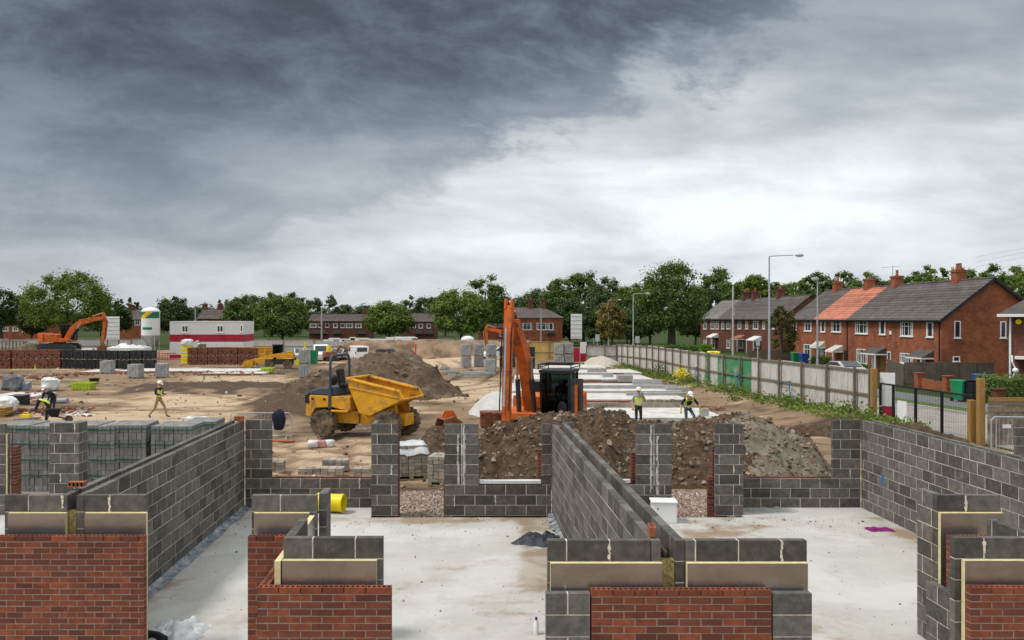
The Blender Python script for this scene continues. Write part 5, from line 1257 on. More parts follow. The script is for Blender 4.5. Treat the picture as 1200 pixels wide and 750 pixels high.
R3 = [(296, 270, 344, 16), (318, 275, 341, 17), (342, 270, 342, 17), (366, 280, 347, 16), (388, 265, 347, 12), (405, 285, 356, 15), (428, 280, 357, 15), (480, 270, 347, 17), (500, 270, 345, 17), (522, 280, 340, 15), (250, 280, 362, 13), (228, 275, 360, 15), (118, 280, 357, 16), (452, 290, 352, 14), (60, 280, 352, 20), (470, 300, 356, 14)]
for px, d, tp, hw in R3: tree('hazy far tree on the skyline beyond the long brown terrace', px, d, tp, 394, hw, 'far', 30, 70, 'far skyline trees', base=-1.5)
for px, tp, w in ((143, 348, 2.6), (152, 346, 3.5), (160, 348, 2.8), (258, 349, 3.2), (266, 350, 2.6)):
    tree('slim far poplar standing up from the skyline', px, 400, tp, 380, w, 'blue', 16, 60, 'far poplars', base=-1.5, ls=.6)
# tree line closing the horizon
mb = MB(); rr = random.Random(77)
for i in range(420):
    px = rr.uniform(-150, 1350); d = rr.uniform(380, 520); h_ = H(rr.uniform(357, 370), d)
    cx_, r = X(px, d), rr.uniform(5, 9)
    for _ in range(60):
        v = Vector((rr.gauss(0,1), rr.gauss(0,1), rr.gauss(0,1))).normalized()
        leaf(mb, Vector((cx_+v.x*r, d+v.y*r, (h_-2)*.5+(v.z*.5)*(h_+4))), (v+Vector((0,0,.4))).normalized(), rr.uniform(.8, 1.6), rr)
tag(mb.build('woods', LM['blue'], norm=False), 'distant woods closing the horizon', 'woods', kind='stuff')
def hedge(label, x0, x1, y0, y1, z0, z1, kind, n, ls, name='hedge'):
    mb = MB(); rr = random.Random(int(abs(x0)*7+y0)); c = Vector(((x0+x1)/2, (y0+y1)/2, z0))
    for _ in range(n):
        f = rr.randrange(5); p = Vector((rr.uniform(x0,x1), rr.uniform(y0,y1), rr.uniform(z0,z1)))
        nn = [Vector((-1,0,.3)), Vector((1,0,.3)), Vector((0,-1,.4)), Vector((0,-1,.4)), Vector((0,0,1))][f]
        if f == 0: p.x = x0
        elif f == 1: p.x = x1
        elif f in (2, 3): p.y = y0
        else: p.z = z1
        p += Vector((rr.gauss(0,.06), rr.gauss(0,.06), rr.gauss(0,.06)+.08*fbm(p.x*1.5, p.y*1.5, 1, 2)))
        leaf(mb, p-c, (nn+Vector((rr.uniform(-.8,.8), rr.uniform(-.8,.8), rr.uniform(-.3,.8)))).normalized(), ls*rr.uniform(.6,1.2), rr)
    mb.box(x0-c.x+.12, x1-c.x-.12, y0-c.y+.12, y1-c.y-.12, 0, z1-z0-.15)
    o = mb.build(name, LM[kind], norm=False); o.location = c
    return tag(o, label, 'hedge')
hedge('long clipped hedge in front of the far right house', 29.2, 44, 46.8, 48.4, -.5, 1.15, 'mid', 9000, .07)
hedge('bright lime green clipped shrub by the terrace end', X(820,105), X(832,105), 104, 105.4, -.5, 1.1, 'lime', 900, .1, 'shrub')
hedge('low dark hedge along the far street below the tall street tree', X(765,118), X(822,118), 117, 118.2, -.6, .6, 'mid', 2500, .13)
hedge('small hedge left of the tall street tree trunk', X(764,112), X(780,112), 111, 112, -.6, .75, 'light', 900, .12)
hedge('small round shrub by the porch of the middle terrace house', 32.2, 33.6, 77.5, 79, -.5, .9, 'mid', 900, .09, 'shrub')
hedge('small dark shrub beside the parked silver car', 31.0, 33.4, 70, 71.2, -.5, .55, 'mid', 900, .08, 'shrub')
# weeds along the inside of the hoarding
mb = MB(); rr = random.Random(31)
for _ in range(400):
    y = 34+54*rr.random()**1.3; off = abs(rr.gauss(0, 1.0))+.15
    x_ = fence_x(y)-off-.2; g = ground_h(x_, y); hh = rr.uniform(.1, .5)*(1.5 if fbm(y*.35, 2, 1, 2) > 0 else .7)/(1+.35*off)
    for _ in range(22):
        p = Vector((x_+rr.gauss(0,.22), y+rr.gauss(0,.25), g+hh*rr.random()))
        leaf(mb, p, Vector((rr.uniform(-1,1), rr.uniform(-1,.3), rr.uniform(-.2,.8))).normalized(), rr.uniform(.04,.10), rr)
tag(mb.build('undergrowth', LM['light'], norm=False), 'rough green weeds growing along the inside of the hoarding', 'weeds', kind='stuff')
mb = MB()
xx, yy_ = X(799, 59), 59.
for _ in range(420): leaf(mb, Vector((rr.gauss(0,.26), rr.gauss(0,.26), .35+rr.gauss(0,.28))), Vector((rr.uniform(-1,1), -1, rr.uniform(-.2,1))).normalized(), .055, rr)
t = thing('ragwort_plant', 'clump of yellow flowers among the weeds by the hoarding', 'plant', (xx, yy_, ground_h(xx, yy_)+.1)); mb.build('foliage', mat('yellow_flower', (.62,.48,.01), .7, .2, 4, .3), t, norm=False)
mb = MB()
for _ in range(260): leaf(mb, Vector((rr.gauss(0,.35), rr.gauss(0,.3), .5+rr.gauss(0,.4))), Vector((rr.uniform(-1,1), -1, rr.uniform(-.2,1))).normalized(), .06, rr)
t = thing('dock_plant', 'tall brown dock weeds leaning on the hoarding', 'plant', (X(774,68), 68, -.3)); mb.build('foliage', LM['olive'], t, norm=False)
heap('earth_bank', [M['soil_brown'], M['clod']], [(12.4,-.6),(13.4,-.1),(14.6,.2),(16.2,.3),(17.6,.3),(18.6,-.2)], [(12.4,35.5),(18.6,31.5)], .9, .4, .16, .22, 'brown soil bank below the weeds at the near end of the hoarding', 'earth bank', base=-.5, rocks=120, seed=23, rmat=1)

# ---------------------------------------------------------------- street beyond the fence
M['asphalt'] = mat('street_asphalt', (.15,.15,.15), .9, .15, 3, bump=.2, bscale=60, dirt=(.22,.21,.19), damt=.35, dscale=.6)
M['paving'] = mat('concrete_paving', (.29,.265,.235), .9, .15, 2, bump=.2, bscale=30, dirt=(.36,.33,.29), damt=.4, dscale=.8)
M['turf'] = mat('verge_turf', (.075,.115,.022), .95, .35, 6, bump=.8, bscale=30)
def strip(name, o0, o1, z0, z1, m, y0=15, y1=138, ystep=1.5):
    mb = MB(); y = y0; vs = []
    while y < y1: vs.append((fence_x(y), y)); y += ystep
    for (xa, ya), (xb, yb) in zip(vs, vs[1:]):
        mb.add([(xa+o0,ya,z1),(xa+o1,ya,z1),(xb+o1,yb,z1),(xb+o0,yb,z1)], [(0,1,2,3)])
        mb.add([(xa+o0,ya,z0),(xa+o0,ya,z1),(xb+o0,yb,z1),(xb+o0,yb,z0)], [(0,1,2,3)])
    return tag(mb.build(name, m, norm=False), kind='structure')
strip('road', .5, 6.4, -.6, -.32, M['paving']); strip('kerb', 6.4, 6.55, -.6, -.2, M['conc3']); strip('grass_verge', 6.56, 7.8, -.6, -.21, M['turf']); strip('pavement', 7.81, 10.6, -.6, -.215, M['asphalt'])

# ---------------------------------------------------------------- hoarding, gate, fences
M['hoard'] = mat('weathered_hoarding', (.58,.555,.52), .9, .2, 3, .20, .3, 30, dirt=(.25,.21,.175), damt=.38, dscale=1.4, stretch=(4,4,.6))
M['greenpaint'] = mat('worn_green_paint', (.055,.23,.095), .7, .15, 3, dirt=(.42,.39,.35), damt=.40, dscale=1.1)
M['osb'] = mat('plywood_hoarding', (.25,.20,.155), .9, .5, 1.6, bump=.3, dirt=(.10,.08,.065), damt=.42, dscale=2.2)
M['ochre'] = mat('ochre_plywood', (.58,.40,.13), .8, .12, 1.5, .12)
def hoarding(label, pts, h, gaps, posts_front=True, sheet=1.22, green=(), m=None, name='hoarding_fence', post_every=2):
    t = thing(name, label, 'fence', (0,0,0)); rl, pm = MB(), []; k = 0
    for (a, c) in zip(pts, pts[1:]):
        a, c = Vector(a), Vector(c); L = (c-a).length; n = max(1, round(L/sheet)); d = (c-a)/n; nrm = Vector((-(c-a).y, (c-a).x, 0)).normalized()
        if nrm.y > 0 and abs(nrm.y) > .5 or nrm.x > 0 and abs(nrm.y) <= .5: nrm = -nrm
        for i in range(n):
            p, q = a+d*i, a+d*(i+1); g = d.normalized()*.006; hh = h+rnd.uniform(-.03,.05); b_ = MB()
            b_.prism([p+g, q-g, q-g+Vector((0,0,hh)), p+g+Vector((0,0,hh))], nrm*-.02)
            b_.build('panel', M['greenpaint'] if k in green else (m or M['hoard']), t, norm=False)
            if k % post_every == 0: pm.append(p.copy())
            k += 1
        for f in (.08, .5, .97):
            rl.bar(a+nrm*.05+Vector((0,0,h*f)), c+nrm*.05+Vector((0,0,h*f)), .06, .09)
        last = (c, nrm)
    rl.build('rail', M['wood'], t)
    for p in pm+[last[0]]:
        mb = MB(); mb.box(-.05, .05, -.06, .06, -.1, h+.06); o = mb.build('post', M['wood'], t); o.location = p+last[1]*.145
    return t
hoarding('long weathered plywood hoarding with timber posts and green patches', [(16.1,88,-.60),(16.6,76,-.36),(16.3,56,-.22),(18.45,38.3,-.22)], 2.27, None, green=(25,27,28,29,30))
hoarding('weathered timber hoarding facing us at the far street corner', [(12.9,88.3,-.62),(16.05,88.1,-.62)], 2.15, None, sheet=.6, post_every=3)
hoarding('far grey hoarding running below the trees', [(X(-60,136),136,-1.15),(X(172,136),136,-1.15)], 2.2, None, sheet=2.4)
hoarding('long far grey hoarding behind the vans and the earth bank', [(X(296,134),134,-1.1),(X(622,134),134,-1.1)], 2.15, None, sheet=2.4)
hoarding('ochre plywood hoarding behind the pale block pallets', [(X(620,97),97,-.75),(X(668,97),97,-.75)], 2.45, None, m=M['ochre'])
t = hoarding('pale vertical board fence at the left picture edge', [(X(-30,120),120,-1.0),(X(32,120),120,-1.0)], 2.2, None, sheet=.5, m=M['conc2'], post_every=1)
# sign panels
def boardsign(label, px0, px1, d, y0, y1, ysplit=None, cat='sign', name='sign_board', rows=0, rz=0):
    x0, x1 = X(px0, d), X(px1, d); z1, z0 = H(y0, d), H(y1, d); t = thing(name, label, cat, ((x0+x1)/2, d, z0), rz); w, h = x1-x0, z1-z0
    mb = MB(); mb.box(-w/2, w/2, 0, .06, 0, h); mb.build('panel', M['white'], t, bevel=.01)
    if ysplit:
        zs = (y1-ysplit)/(y1-y0)*h; mb = MB(); mb.box(-w/2, w/2, -.012, -.002, 0, zs); mb.build('lower_panel', M['red'], t)
    for i in range(rows):
        mb = MB(); mb.box(-w/2, w/2, -.05, -.002, h*(i+.5)/rows-.03, h*(i+.5)/rows+.03); mb.build('rail', M['galv'], t)
    if rows:
        for s in (-1, 1): mb = MB(); mb.box(s*w*.42-.06, s*w*.42+.06, .065, .2, -(z0-ground_h((x0+x1)/2, d)), h); mb.build('post', M['wood'], t)
    return t
boardsign('tall white ribbed board standing behind the ochre hoarding', 669, 682, 101, 368, 397, rows=6)
boardsign('tall white ribbed board standing beside the white silo', 124, 140, 104, 371, 398, rows=6)
boardsign('white and crimson site panel beside the far timber hoarding', 680, 687.5, 91.6, 401, 427, 414)
boardsign('white and crimson slanted hoarding panel next to the mesh gate', 1032, 1048, 37.9, 437, 494, 476, rz=R(-28))
mb = MB(); mb.box(-.45,.45,0,.03,0,1.9); o = mb.build('sign_board', M['red']); o.location = (X(680,91.4)-.5, 91.4, -.7); tag(o, 'dark crimson panel left of the white and crimson site panel', 'sign')
# gate
t = thing('mesh_gate', 'black framed mesh gate between two timber posts', 'gate', (0,0,0)); A, B = Vector((18.4,37.5,.42)), Vector((19.28,32.2,.34))
mb = MB()
for f in (.0, .16, .42, .70, 1.): p = A.lerp(B, f); mb.box(p.x-.045, p.x+.045, p.y-.045, p.y+.045, p.z-.85, p.z+1.05)
mb.bar(A+Vector((0,0,1.08)), B+Vector((0,0,1.08)), .07, .07); mb.bar(A+Vector((0,0,-.62)), B+Vector((0,0,-.62)), .07, .07); mb.build('frame', M['black'], t)
mb = MB()
for i in range(24): z = -.56+i*.068; mb.bar(A+Vector((0,0,z)), B+Vector((0,0,z)), .005, .005)
for i in range(60): p = A.lerp(B, i/60); mb.box(p.x-.0025, p.x+.0025, p.y-.0025, p.y+.0025, p.z-.6, p.z+1.04)
mb.build('mesh_panel', M['dark'], t)
p = A.lerp(B, .28); mb = MB(); mb.prism([(0,0,0),(.06,-.62,0),(.06,-.62,.85),(0,0,.85)], (-.02,0,0)); o = mb.build('sign_board', M['whitepl']); o.location = (p.x-.08, p.y+.3, .02); tag(o, 'blank white sign hung on the mesh gate', 'sign')
for loc, h, lab in (((18.35,38.0,-.4), 2.52, 'brown timber gate post at the end of the hoarding'), ((19.22,31.6,-.45), 2.58, 'tall tan timber gate post at the near end of the mesh gate'), ((19.12,32.0,-.45), 1.75, 'short dark post beside the tall tan gate post')):
    mb = MB(); mb.box(-.11,.11,-.11,.11,0,h); clut('gate_post', lab, 'post', mb, M['wood2'] if 'tan' in lab or 'brown' in lab else M['dark'], loc, bevel=.01)
t = thing('timber_fence', 'plank topped plywood fence right of the tall tan gate post', 'fence', (0,0,0)); A, B = Vector((19.36,31.4,-.5)), Vector((27,31.7,-.5))
mb = MB(); mb.prism([A, B, B+Vector((0,0,1.6)), A+Vector((0,0,1.6))], (0,.03,0)); mb.build('sheet', M['osb'], t)
mb = MB(); mb.bar(A+Vector((0,-.05,1.72)), B+Vector((0,-.05,1.72)), .06, .14); mb.bar(A+Vector((0,-.04,1.52)), B+Vector((0,-.04,1.52)), .06, .2); mb.build('rail', M['wood'], t)
mb = MB(); mb.bar(A+Vector((0,-.06,1.88)), B+Vector((0,-.06,1.88)), .05, .15); mb.build('top_rail', M['wood2'], t)
t = thing('crowd_barrier', 'galvanised crowd barrier standing behind the long party wall', 'barrier', (X(1206,27), 27, -.42), R(-4))
mb = MB(); mb.tube([(-1.15,0,.1),(-1.15,0,1.55),(-1.05,0,1.65),(1.05,0,1.65),(1.15,0,1.55),(1.15,0,.1)], .025, 8); mb.tube([(-1.0,0,.1),(-1.0,0,1.6)], .02, 6); mb.tube([(-1.15,0,.25),(1.15,0,.25)], .02, 6); mb.build('frame', M['galv'], t)
mb = MB()
for i in range(15): mb.tube([(-.9+i*.13,0,.25),(-.9+i*.13,0,1.64)], .007, 5)
mb.build('bars', M['galv'], t)
mb = MB(); mb.box(-.82,-.56,-.03,-.022,1.3,1.42); mb.build('tag_plate', M['white'], t)
t = thing('block_pier', 'short dark block pier at the right picture edge beyond the party wall', 'pier', (0,0,0)); blocks(t, 'x', X(1191,21), X(1230,21), 21, 21.1, -.35, 10)
for y_, s in ((57.3, .0), (61.5, .25)):
    pass
M['hose'] = mat('blue_hose', (.01,.19,.42), .5)
for i, (y_, a, lab) in enumerate(((45.0, .9, 'blue hose looped over the hoarding between grey panels'), (58.2, .5, 'blue hose hanging on the hoarding by the yellow flowers'), (51.0, .3, 'blue hose draped across the green hoarding patch'))):
    x_ = fence_x(y_)-.32; mb = MB(); mb.tube([(0,0,1.3),(-.02,.1,.9),(-.1,-.3,.35),(-.2,-.9-a,-.1)], .03, 6); mb.tube([(0,0,1.3),(0,a*2.2,1.05),(0,a*3,1.2)], .022, 6); clut('blue_hose', lab, 'hose', mb, M['hose'], (x_, y_, -.25))
# ---------------------------------------------------------------- houses
M['housebrick'] = mat('house_brick', (.275,.090,.043), .9, .18, 1.2, bump=.2, bscale=20, dirt=(.15,.055,.036), damt=.42, dscale=.5)
M['housebrick2'] = mat('dark_house_brick', (.13,.050,.034), .9, .2, 1.2, bump=.2, bscale=20, dirt=(.09,.04,.03), damt=.4, dscale=.5)
def brickify(mt, sc, ax):
    t = mt.node_tree; k = NB(t); pb = [q for q in t.nodes if q.type == 'BSDF_PRINCIPLED'][0]; src = pb.inputs['Base Color'].links[0].from_socket
    co = k.n('ShaderNodeTexCoord').outputs['Object']; x_, y_, z_ = k.sep(co)
    bt = k.n('ShaderNodeTexBrick'); t.links.new(k.xyz(k.m('ADD', x_, y_), z_), bt.inputs['Vector'])
    bt.inputs['Scale'].default_value = 1; bt.inputs['Brick Width'].default_value = .225; bt.inputs['Row Height'].default_value = .075; bt.inputs['Mortar Size'].default_value = .006
    for i, c in ((1, (.72,.72,.72,1)), (2, (1.2,1.15,1.1,1)), (3, (1.35,1.5,1.6,1))): bt.inputs[i].default_value = c
    k.put(pb.inputs['Base Color'], k.mix(1., src, bt.outputs[0], 'MULTIPLY'))
for q in ('housebrick', 'housebrick2'): brickify(M[q], 1, 0)
def tile_mat(name, col): return mat(name, col, .85, .2, 1.5, .20, .15, 40, dirt=tuple(c*.55 for c in col), damt=.4, dscale=.8)
M['tiledark'] = tile_mat('dark_roof_tile', (.098,.086,.080)); M['tilered'] = tile_mat('salmon_roof_tile', (.42,.155,.10)); M['tilebrown'] = tile_mat('brown_roof_tile', (.105,.083,.074)); M['tilegrey'] = tile_mat('grey_roof_tile', (.17,.155,.145))
M['upvc'] = mat('white_window_frame', (.78,.78,.77), .4, .03)
M['gutter'] = mat('black_gutter', (.02,.02,.022), .5)
def window(par, c, w, h, nx_, ny_, mull=1, trans=True):
    """c centre, outward normal (nx_, ny_)"""
    t_ = Vector((-ny_, nx_, 0)); n = Vector((nx_, ny_, 0)); c = Vector(c)
    def bx(mb, a0, a1, z0, z1, d0, d1): mb.prism([c+t_*a0+n*d0+Vector((0,0,z0)), c+t_*a1+n*d0+Vector((0,0,z0)), c+t_*a1+n*d0+Vector((0,0,z1)), c+t_*a0+n*d0+Vector((0,0,z1))], n*(d1-d0))
    mb = MB(); f = .075
    bx(mb, -w/2, w/2, -h/2, -h/2+f, -.02, .04); bx(mb, -w/2, w/2, h/2-f, h/2, -.02, .04); bx(mb, -w/2, -w/2+f, -h/2+f, h/2-f, -.02, .04); bx(mb, w/2-f, w/2, -h/2+f, h/2-f, -.02, .04)
    for i in range(mull): a = -w/2+w*(i+1)/(mull+1); bx(mb, a-.035, a+.035, -h/2+f, h/2-f, -.02, .035)
    if trans and mull: bx(mb, -w/2+f, w/2-f, h*.16, h*.16+.05, -.02, .03)
    bx(mb, -w/2-.06, w/2+.06, -h/2-.07, -h/2-.003, -.02, .09)
    o = mb.build('window', M['upvc'], par)
    mb = MB(); bx(mb, -w/2+.02, w/2-.02, -h/2+.02, h/2-.02, .004, .012); mb.build('pane', M['glassdark'], o)
    if w > .9:
        for s in (-1, 1): mb = MB(); bx(mb, s*w*.36-.1, s*w*.36+.1, -h/2+f, h/2-f, .013, .016); mb.build('curtain', M['conc2'], o)
    return o
def pitched(par, secs, axis, c0, c1, ez, rz_, over=.3, name='roof'):
    """tiled pitched roof, ridge along axis, secs: (from, to, material)"""
    m_ = (c0+c1)/2; L = math.hypot(m_-c0+over, rz_-ez)
    for (a, c, mk) in secs:
        mb = MB(); n = max(4, int(L/.34))
        for s in (0, 1):
            for i in range(n):
                f0, f1 = i/n, (i+1.06)/n
                e = c0-over if s == 0 else c1+over; zE = ez-over*(rz_-ez)/(m_-c0)
                p0, p1 = e+(m_-e)*f0, e+(m_-e)*min(f1, 1); z0, z1 = zE+(rz_-zE)*f0, zE+(rz_-zE)*min(f1, 1)
                k_ = .055*(1-0)
                q = [(p0, z0+.0), (p0, z0+k_), (p1, z1+.012), (p1, z1-.03)]
                if axis == 'y': mb.prism([(u, a, w) for u, w in q], (0, c-a, 0))
                else: mb.prism([(a, u, w) for u, w in q], (c-a, 0, 0))
        mb.build(name, M[mk], par, norm=False)
    mb = MB(); a, c = secs[0][0], secs[-1][1]
    if axis == 'y': mb.tube([(m_, a, rz_+.03), (m_, c, rz_+.03)], .09, 8)
    else: mb.tube([(a, m_, rz_+.03), (c, m_, rz_+.03)], .09, 8)
    mb.build('ridge_tiles', M['tilebrown'], par)
def chimney(par, x_, y_, z0, h, w=.75, pots=2, mk='housebrick2'):
    mb = MB(); mb.box(x_-w/2, x_+w/2, y_-w/2, y_+w/2, z0, z0+h); mb.box(x_-w/2-.06, x_+w/2+.06, y_-w/2-.06, y_+w/2+.06, z0+h-.2, z0+h-.05); o = mb.build('chimney', M[mk], par)
    for i in range(pots):
        mb = MB(); mb.lathe([(.13,0),(.11,.45),(.14,.5),(.1,.52)], (x_, y_+(i-.5*(pots-1))*.36, z0+h), (0,0,1), 10); mb.build('chimney_pot', M['clay'], o)
def shell(par, x0, x1, y0, y1, z0, ez, rz_, axis, mk):
    mb = MB(); m_ = (x0+x1)/2 if axis == 'y' else (y0+y1)/2
    if axis == 'y': mb.prism([(x0,y0,z0),(x1,y0,z0),(x1,y0,ez-.06),(m_,y0,rz_-.08),(x0,y0,ez-.06)], (0,y1-y0,0))
    else: mb.prism([(x0,y0,z0),(x0,y1,z0),(x0,y1,ez-.06),(x0,m_,rz_-.08),(x0,y0,ez-.06)], (x1-x0,0,0))
    mb.build('wall', M[mk], par, norm=True)
def porch(par, x_, y_, w, z, d=1.0, mk='tiledark'):
    mb = MB(); mb.prism([(x_-d,y_-w/2,z),(x_-.003,y_-w/2,z+.55),(x_-.003,y_-w/2,z)], (0,w,0)); mb.build('porch_roof', M[mk], par)
    mb = MB(); mb.box(x_-d, x_-.005, y_-w/2, y_+w/2, z-.12, z-.004)
    for s in (-1, 1): mb.box(x_-d+.03, x_-d+.11, y_+s*(w/2-.1)-.04, y_+s*(w/2-.1)+.04, -.6, z-.12)
    mb.build('porch_frame', M['upvc'], par)
# right terrace
FX = 36.; t = thing('terraced_house', 'nearer red brick terrace with one salmon tiled roof between dark ones', 'house', (0,0,0))
shell(t, FX, FX+7.7, 64, 93.3, -.6, 4.36, 7.36, 'y', 'housebrick')
pitched(t, [(63.75,79.58,'tiledark'),(79.6,87,'tilered'),(87.02,93.5,'tiledark')], 'y', FX, FX+7.7, 4.36, 7.36)
for y_, pots in ((68.4, 2), (78.1, 1), (83.4, 0), (90.4, 1)): chimney(t, FX+3.85, y_, 7.1, 1.15, .8, pots, 'housebrick')
def fw(px0, px1, y0, y1, mull=1):
    a, c = FX/((px1-CX)/FPX), FX/((px0-CX)/FPX); d = (a+c)/2; window(t, (FX, d, (H(y0,d)+H(y1,d))/2), c-a, H(y0,d)-H(y1,d), -1, 0, mull)
for q in ((1002.7,1017.3,375.5,391,2),(1030.7,1037.9,375.5,392,0),(1055.5,1070,377,394,2),(1085.9,1094,377.5,395,0),(961.9,967.2,375.5,389,0),(974.7,985.9,375.5,389,1),(929.9,933.6,375.5,387,0),(942.7,951.2,375.5,388,1),(1004,1016.8,409,426,2),(1055,1069.6,414,426,2),(942,950.7,403.5,421,1),(1040,1044,412,424,0)): fw(*q)
for yy0, w in ((73.6, 2.6), (66.2, 2.4)): porch(t, FX, yy0, w, 1.35)
porch(t, FX, 81.4, 1.7, 1.25, mk='conc2'); porch(t, FX, 85.6, 2.2, 1.5, .7, mk='conc2')
for yy0, c_ in ((74.5, 'upvc'), (72.9, 'wood2'), (66.6, 'upvc'), (85.3, 'upvc'), (79.9, 'gutter')): mb = MB(); mb.box(FX-.03, FX+.02, yy0-.42, yy0+.42, -.5, 1.4); mb.build('door', M[c_], t)
for px0, px1, y0, y1, mu in ((1118,1125.6,376,396,0),(1172,1179,376.5,396,0),(1116.5,1124.8,417.5,424,0)): window(t, ((X(px0,64)+X(px1,64))/2, 64, (H(y0,64)+H(y1,64))/2), X(px1,64)-X(px0,64), H(y0,64)-H(y1,64), 0, -1, mu)
mb = MB(); mb.tube([(FX-.34,63.9,4.18),(FX-.34,93.4,4.18)], .07, 6); mb.tube([(FX-.05,64.25,4.1),(FX-.05,64.25,-.5)], .05, 6); mb.tube([(FX-.05,79.6,4.1),(FX-.05,79.6,-.5)], .05, 6); mb.box(FX-.26,FX-.02,64,93.3,4.05,4.16); mb.build('gutter', M['gutter'], t)
mb = MB(); m_ = FX+3.85
for s in (-1, 1): mb.bar((m_,63.72,7.33), (m_+s*4.15,63.72,4.1), .05, .2)
mb.build('barge_board', M['gutter'], t)
mb = MB(); mb.tube([(FX+3.6,78.4,8.2),(FX+3.6,78.4,9.2)], .02, 5); mb.tube([(FX+2.6,78.4,9.0),(FX+4.3,78.4,9.15)], .012, 4)
for i in range(5): mb.tube([(FX+2.7+i*.35,78.1,9.02+.03*i),(FX+2.7+i*.35,78.7,9.02+.03*i)], .01, 4)
mb.build('aerial', M['dark'], t)
mb = MB(); mb.box(FX-.06, FX-.003, 71.4, 71.75, 3.0, 3.3); mb.build('alarm_box', M['upvc'], t)
# far right terrace
t2 = t; FX = 42.; t = thing('terraced_house', 'farther dark brick terrace with mossy dark roofs behind the lamp posts', 'house', (0,0,0))
shell(t, FX, FX+7.5, 112, 150, -.8, 4.36, 7.4, 'y', 'housebrick2')
pitched(t, [(111.75,117,'tilebrown'),(117.02,140,'tiledark'),(140.02,150.3,'tilegrey')], 'y', FX, FX+7.5, 4.36, 7.4)
for y_ in (122.5, 133, 137.5): chimney(t, FX+3.75, y_, 7.1, 1.5, .9, 2)
for a, c in ((824.3,828),(833,837.3),(839,842.3),(845.7,848.7),(851.6,856),(864.7,868.7),(873.7,876.7),(882.7,888.7),(893.7,896.7),(905,908)): fw(a, c, 376, 385.5, 1)
for a, c in ((824.3,827.5),(833,838),(851.6,855.5),(866,871),(884,890)): fw(a, c, 398.5, 408, 1)
for yy0 in (141, 128, 121): porch(t, FX, yy0, 3.0, 1.3, 1.2, 'tilered' if yy0 == 128 else 'upvc')
mb = MB(); mb.tube([(FX-.34,111.9,4.16),(FX-.34,150.1,4.16)], .08, 6); mb.build('gutter', M['gutter'], t)
# house at the right edge, turned so that its side wall runs away from the eye
t = thing('brick_house', 'dark brick house with white gutter at the right picture edge', 'house', (X(1181, 52), 52, 0), R(-33))
mb = MB(); mb.box(0, 11, 0, 8, -.6, 4.55); mb.build('wall', M['housebrick2'], t)
mb = MB(); e = .5
mb.add([(-e,-e,4.62),(11+e,-e,4.62),(11+e,8+e,4.62),(-e,8+e,4.62),(4,4,7.6),(7.5,4,7.6)], [(0,1,5,4),(2,3,4,5),(3,0,4),(1,2,5),(3,2,1,0)]); mb.build('roof', M['tiledark'], t)
mb = MB(); mb.box(-e-.05, 11+e, -e-.08, -e, 4.45, 4.62); mb.box(-e-.06, -e, -e, 8+e, 4.45, 4.62); mb.tube([(.12,-.08,4.5),(.12,-.08,-.5)], .06, 8); mb.build('gutter', M['upvc'], t)
window(t, (1.9, 0, H(378,52)), 1.3, 1.5, 0, -1); window(t, (1.95, 0, H(432,52)), 1.2, 1.9, 0, -1)
mb = MB(); mb.box(.35, 3.0, -1.0, -.01, H(420,52), H(417,52)); mb.build('porch_roof', M['upvc'], t)
mb = MB(); mb.lathe([(.16,0),(.16,.06),(.05,.09)], (.55, -.005, H(377,52)), (0,-1,0), 14); mb.build('alarm_box', M['yelpl'], t)
t = thing('wall_bracket', 'white scrolled bracket hanging beside the porch of the edge house', 'bracket', (X(1186,51), 51., H(436,51)))
mb = MB(); mb.tube([(0,0,1.0),(-.05,-.1,.6),(.1,-.15,.2),(0,-.1,-.3)], .05, 6); mb.sph((.1,-.15,.1), .17, 10); mb.build('bracket_arm', M['upvc'], t)
# garden walls and bins
M['panelconc'] = mat('concrete_panel', (.125,.105,.08), .9, .25, 1.6, .15, .2, dirt=(.20,.17,.13), damt=.35)
t = thing('panel_fence', 'brown concrete panel fence in front of the brick gable', 'fence', (0,0,0))
for i in range(5):
    a, c = X(1060+i*21,60.5), X(1080+i*21,60.5); mb = MB()
    for j in range(5): mb.box(a, c, 60.5, 60.56, -.55+j*.36, -.2+j*.36)
    mb.build('panel', M['panelconc'], t)
    mb = MB(); mb.box(c+.005, c+.055, 60.46, 60.6, -.6, 1.3); mb.build('post', M['panelconc'], t)
mb = MB(); mb.prism([(X(1060,60.5)-.02,60.5,-.5),(X(1040,68),68,-.5),(X(1040,68),68,1.1),(X(1060,60.5)-.02,60.5,1.1)], (-.05,0,0)); mb.build('return_panel', M['panelconc'], t)
t = thing('garden_wall', 'low red brick garden wall with capped piers behind the bins', 'wall', (0,0,0)); kind = t
mb = MB(); A, B = Vector((X(1076,59),59,-.5)), Vector((X(1150,52.5),52.5,-.5)); mb.prism([A, B, B+Vector((0,0,.55)), A+Vector((0,0,.75))], (.11,.18,0)); mb.build('wall_panel', M['housebrick'], t)
for f, h in ((0.02, 1.05), (.5, 1.05), (.97, 1.2)):
    p = A.lerp(B, f); mb = MB(); mb.box(p.x-.24, p.x+.24, p.y-.24, p.y+.24, -.55, -.5+h); mb.box(p.x-.28, p.x+.28, p.y-.28, p.y+.28, -.497+h, -.43+h); mb.build('pier', M['housebrick'], t)
t = thing('garden_wall', 'dark brick wall pier in front of the long clipped hedge', 'wall', (X(1170,46), 46, -.5)); mb = MB(); mb.box(-.25,.25,-.25,.25,0,1.0); mb.box(-.3,.3,-.3,.3,1.003,1.08); mb.build('pier', M['housebrick2'], t)
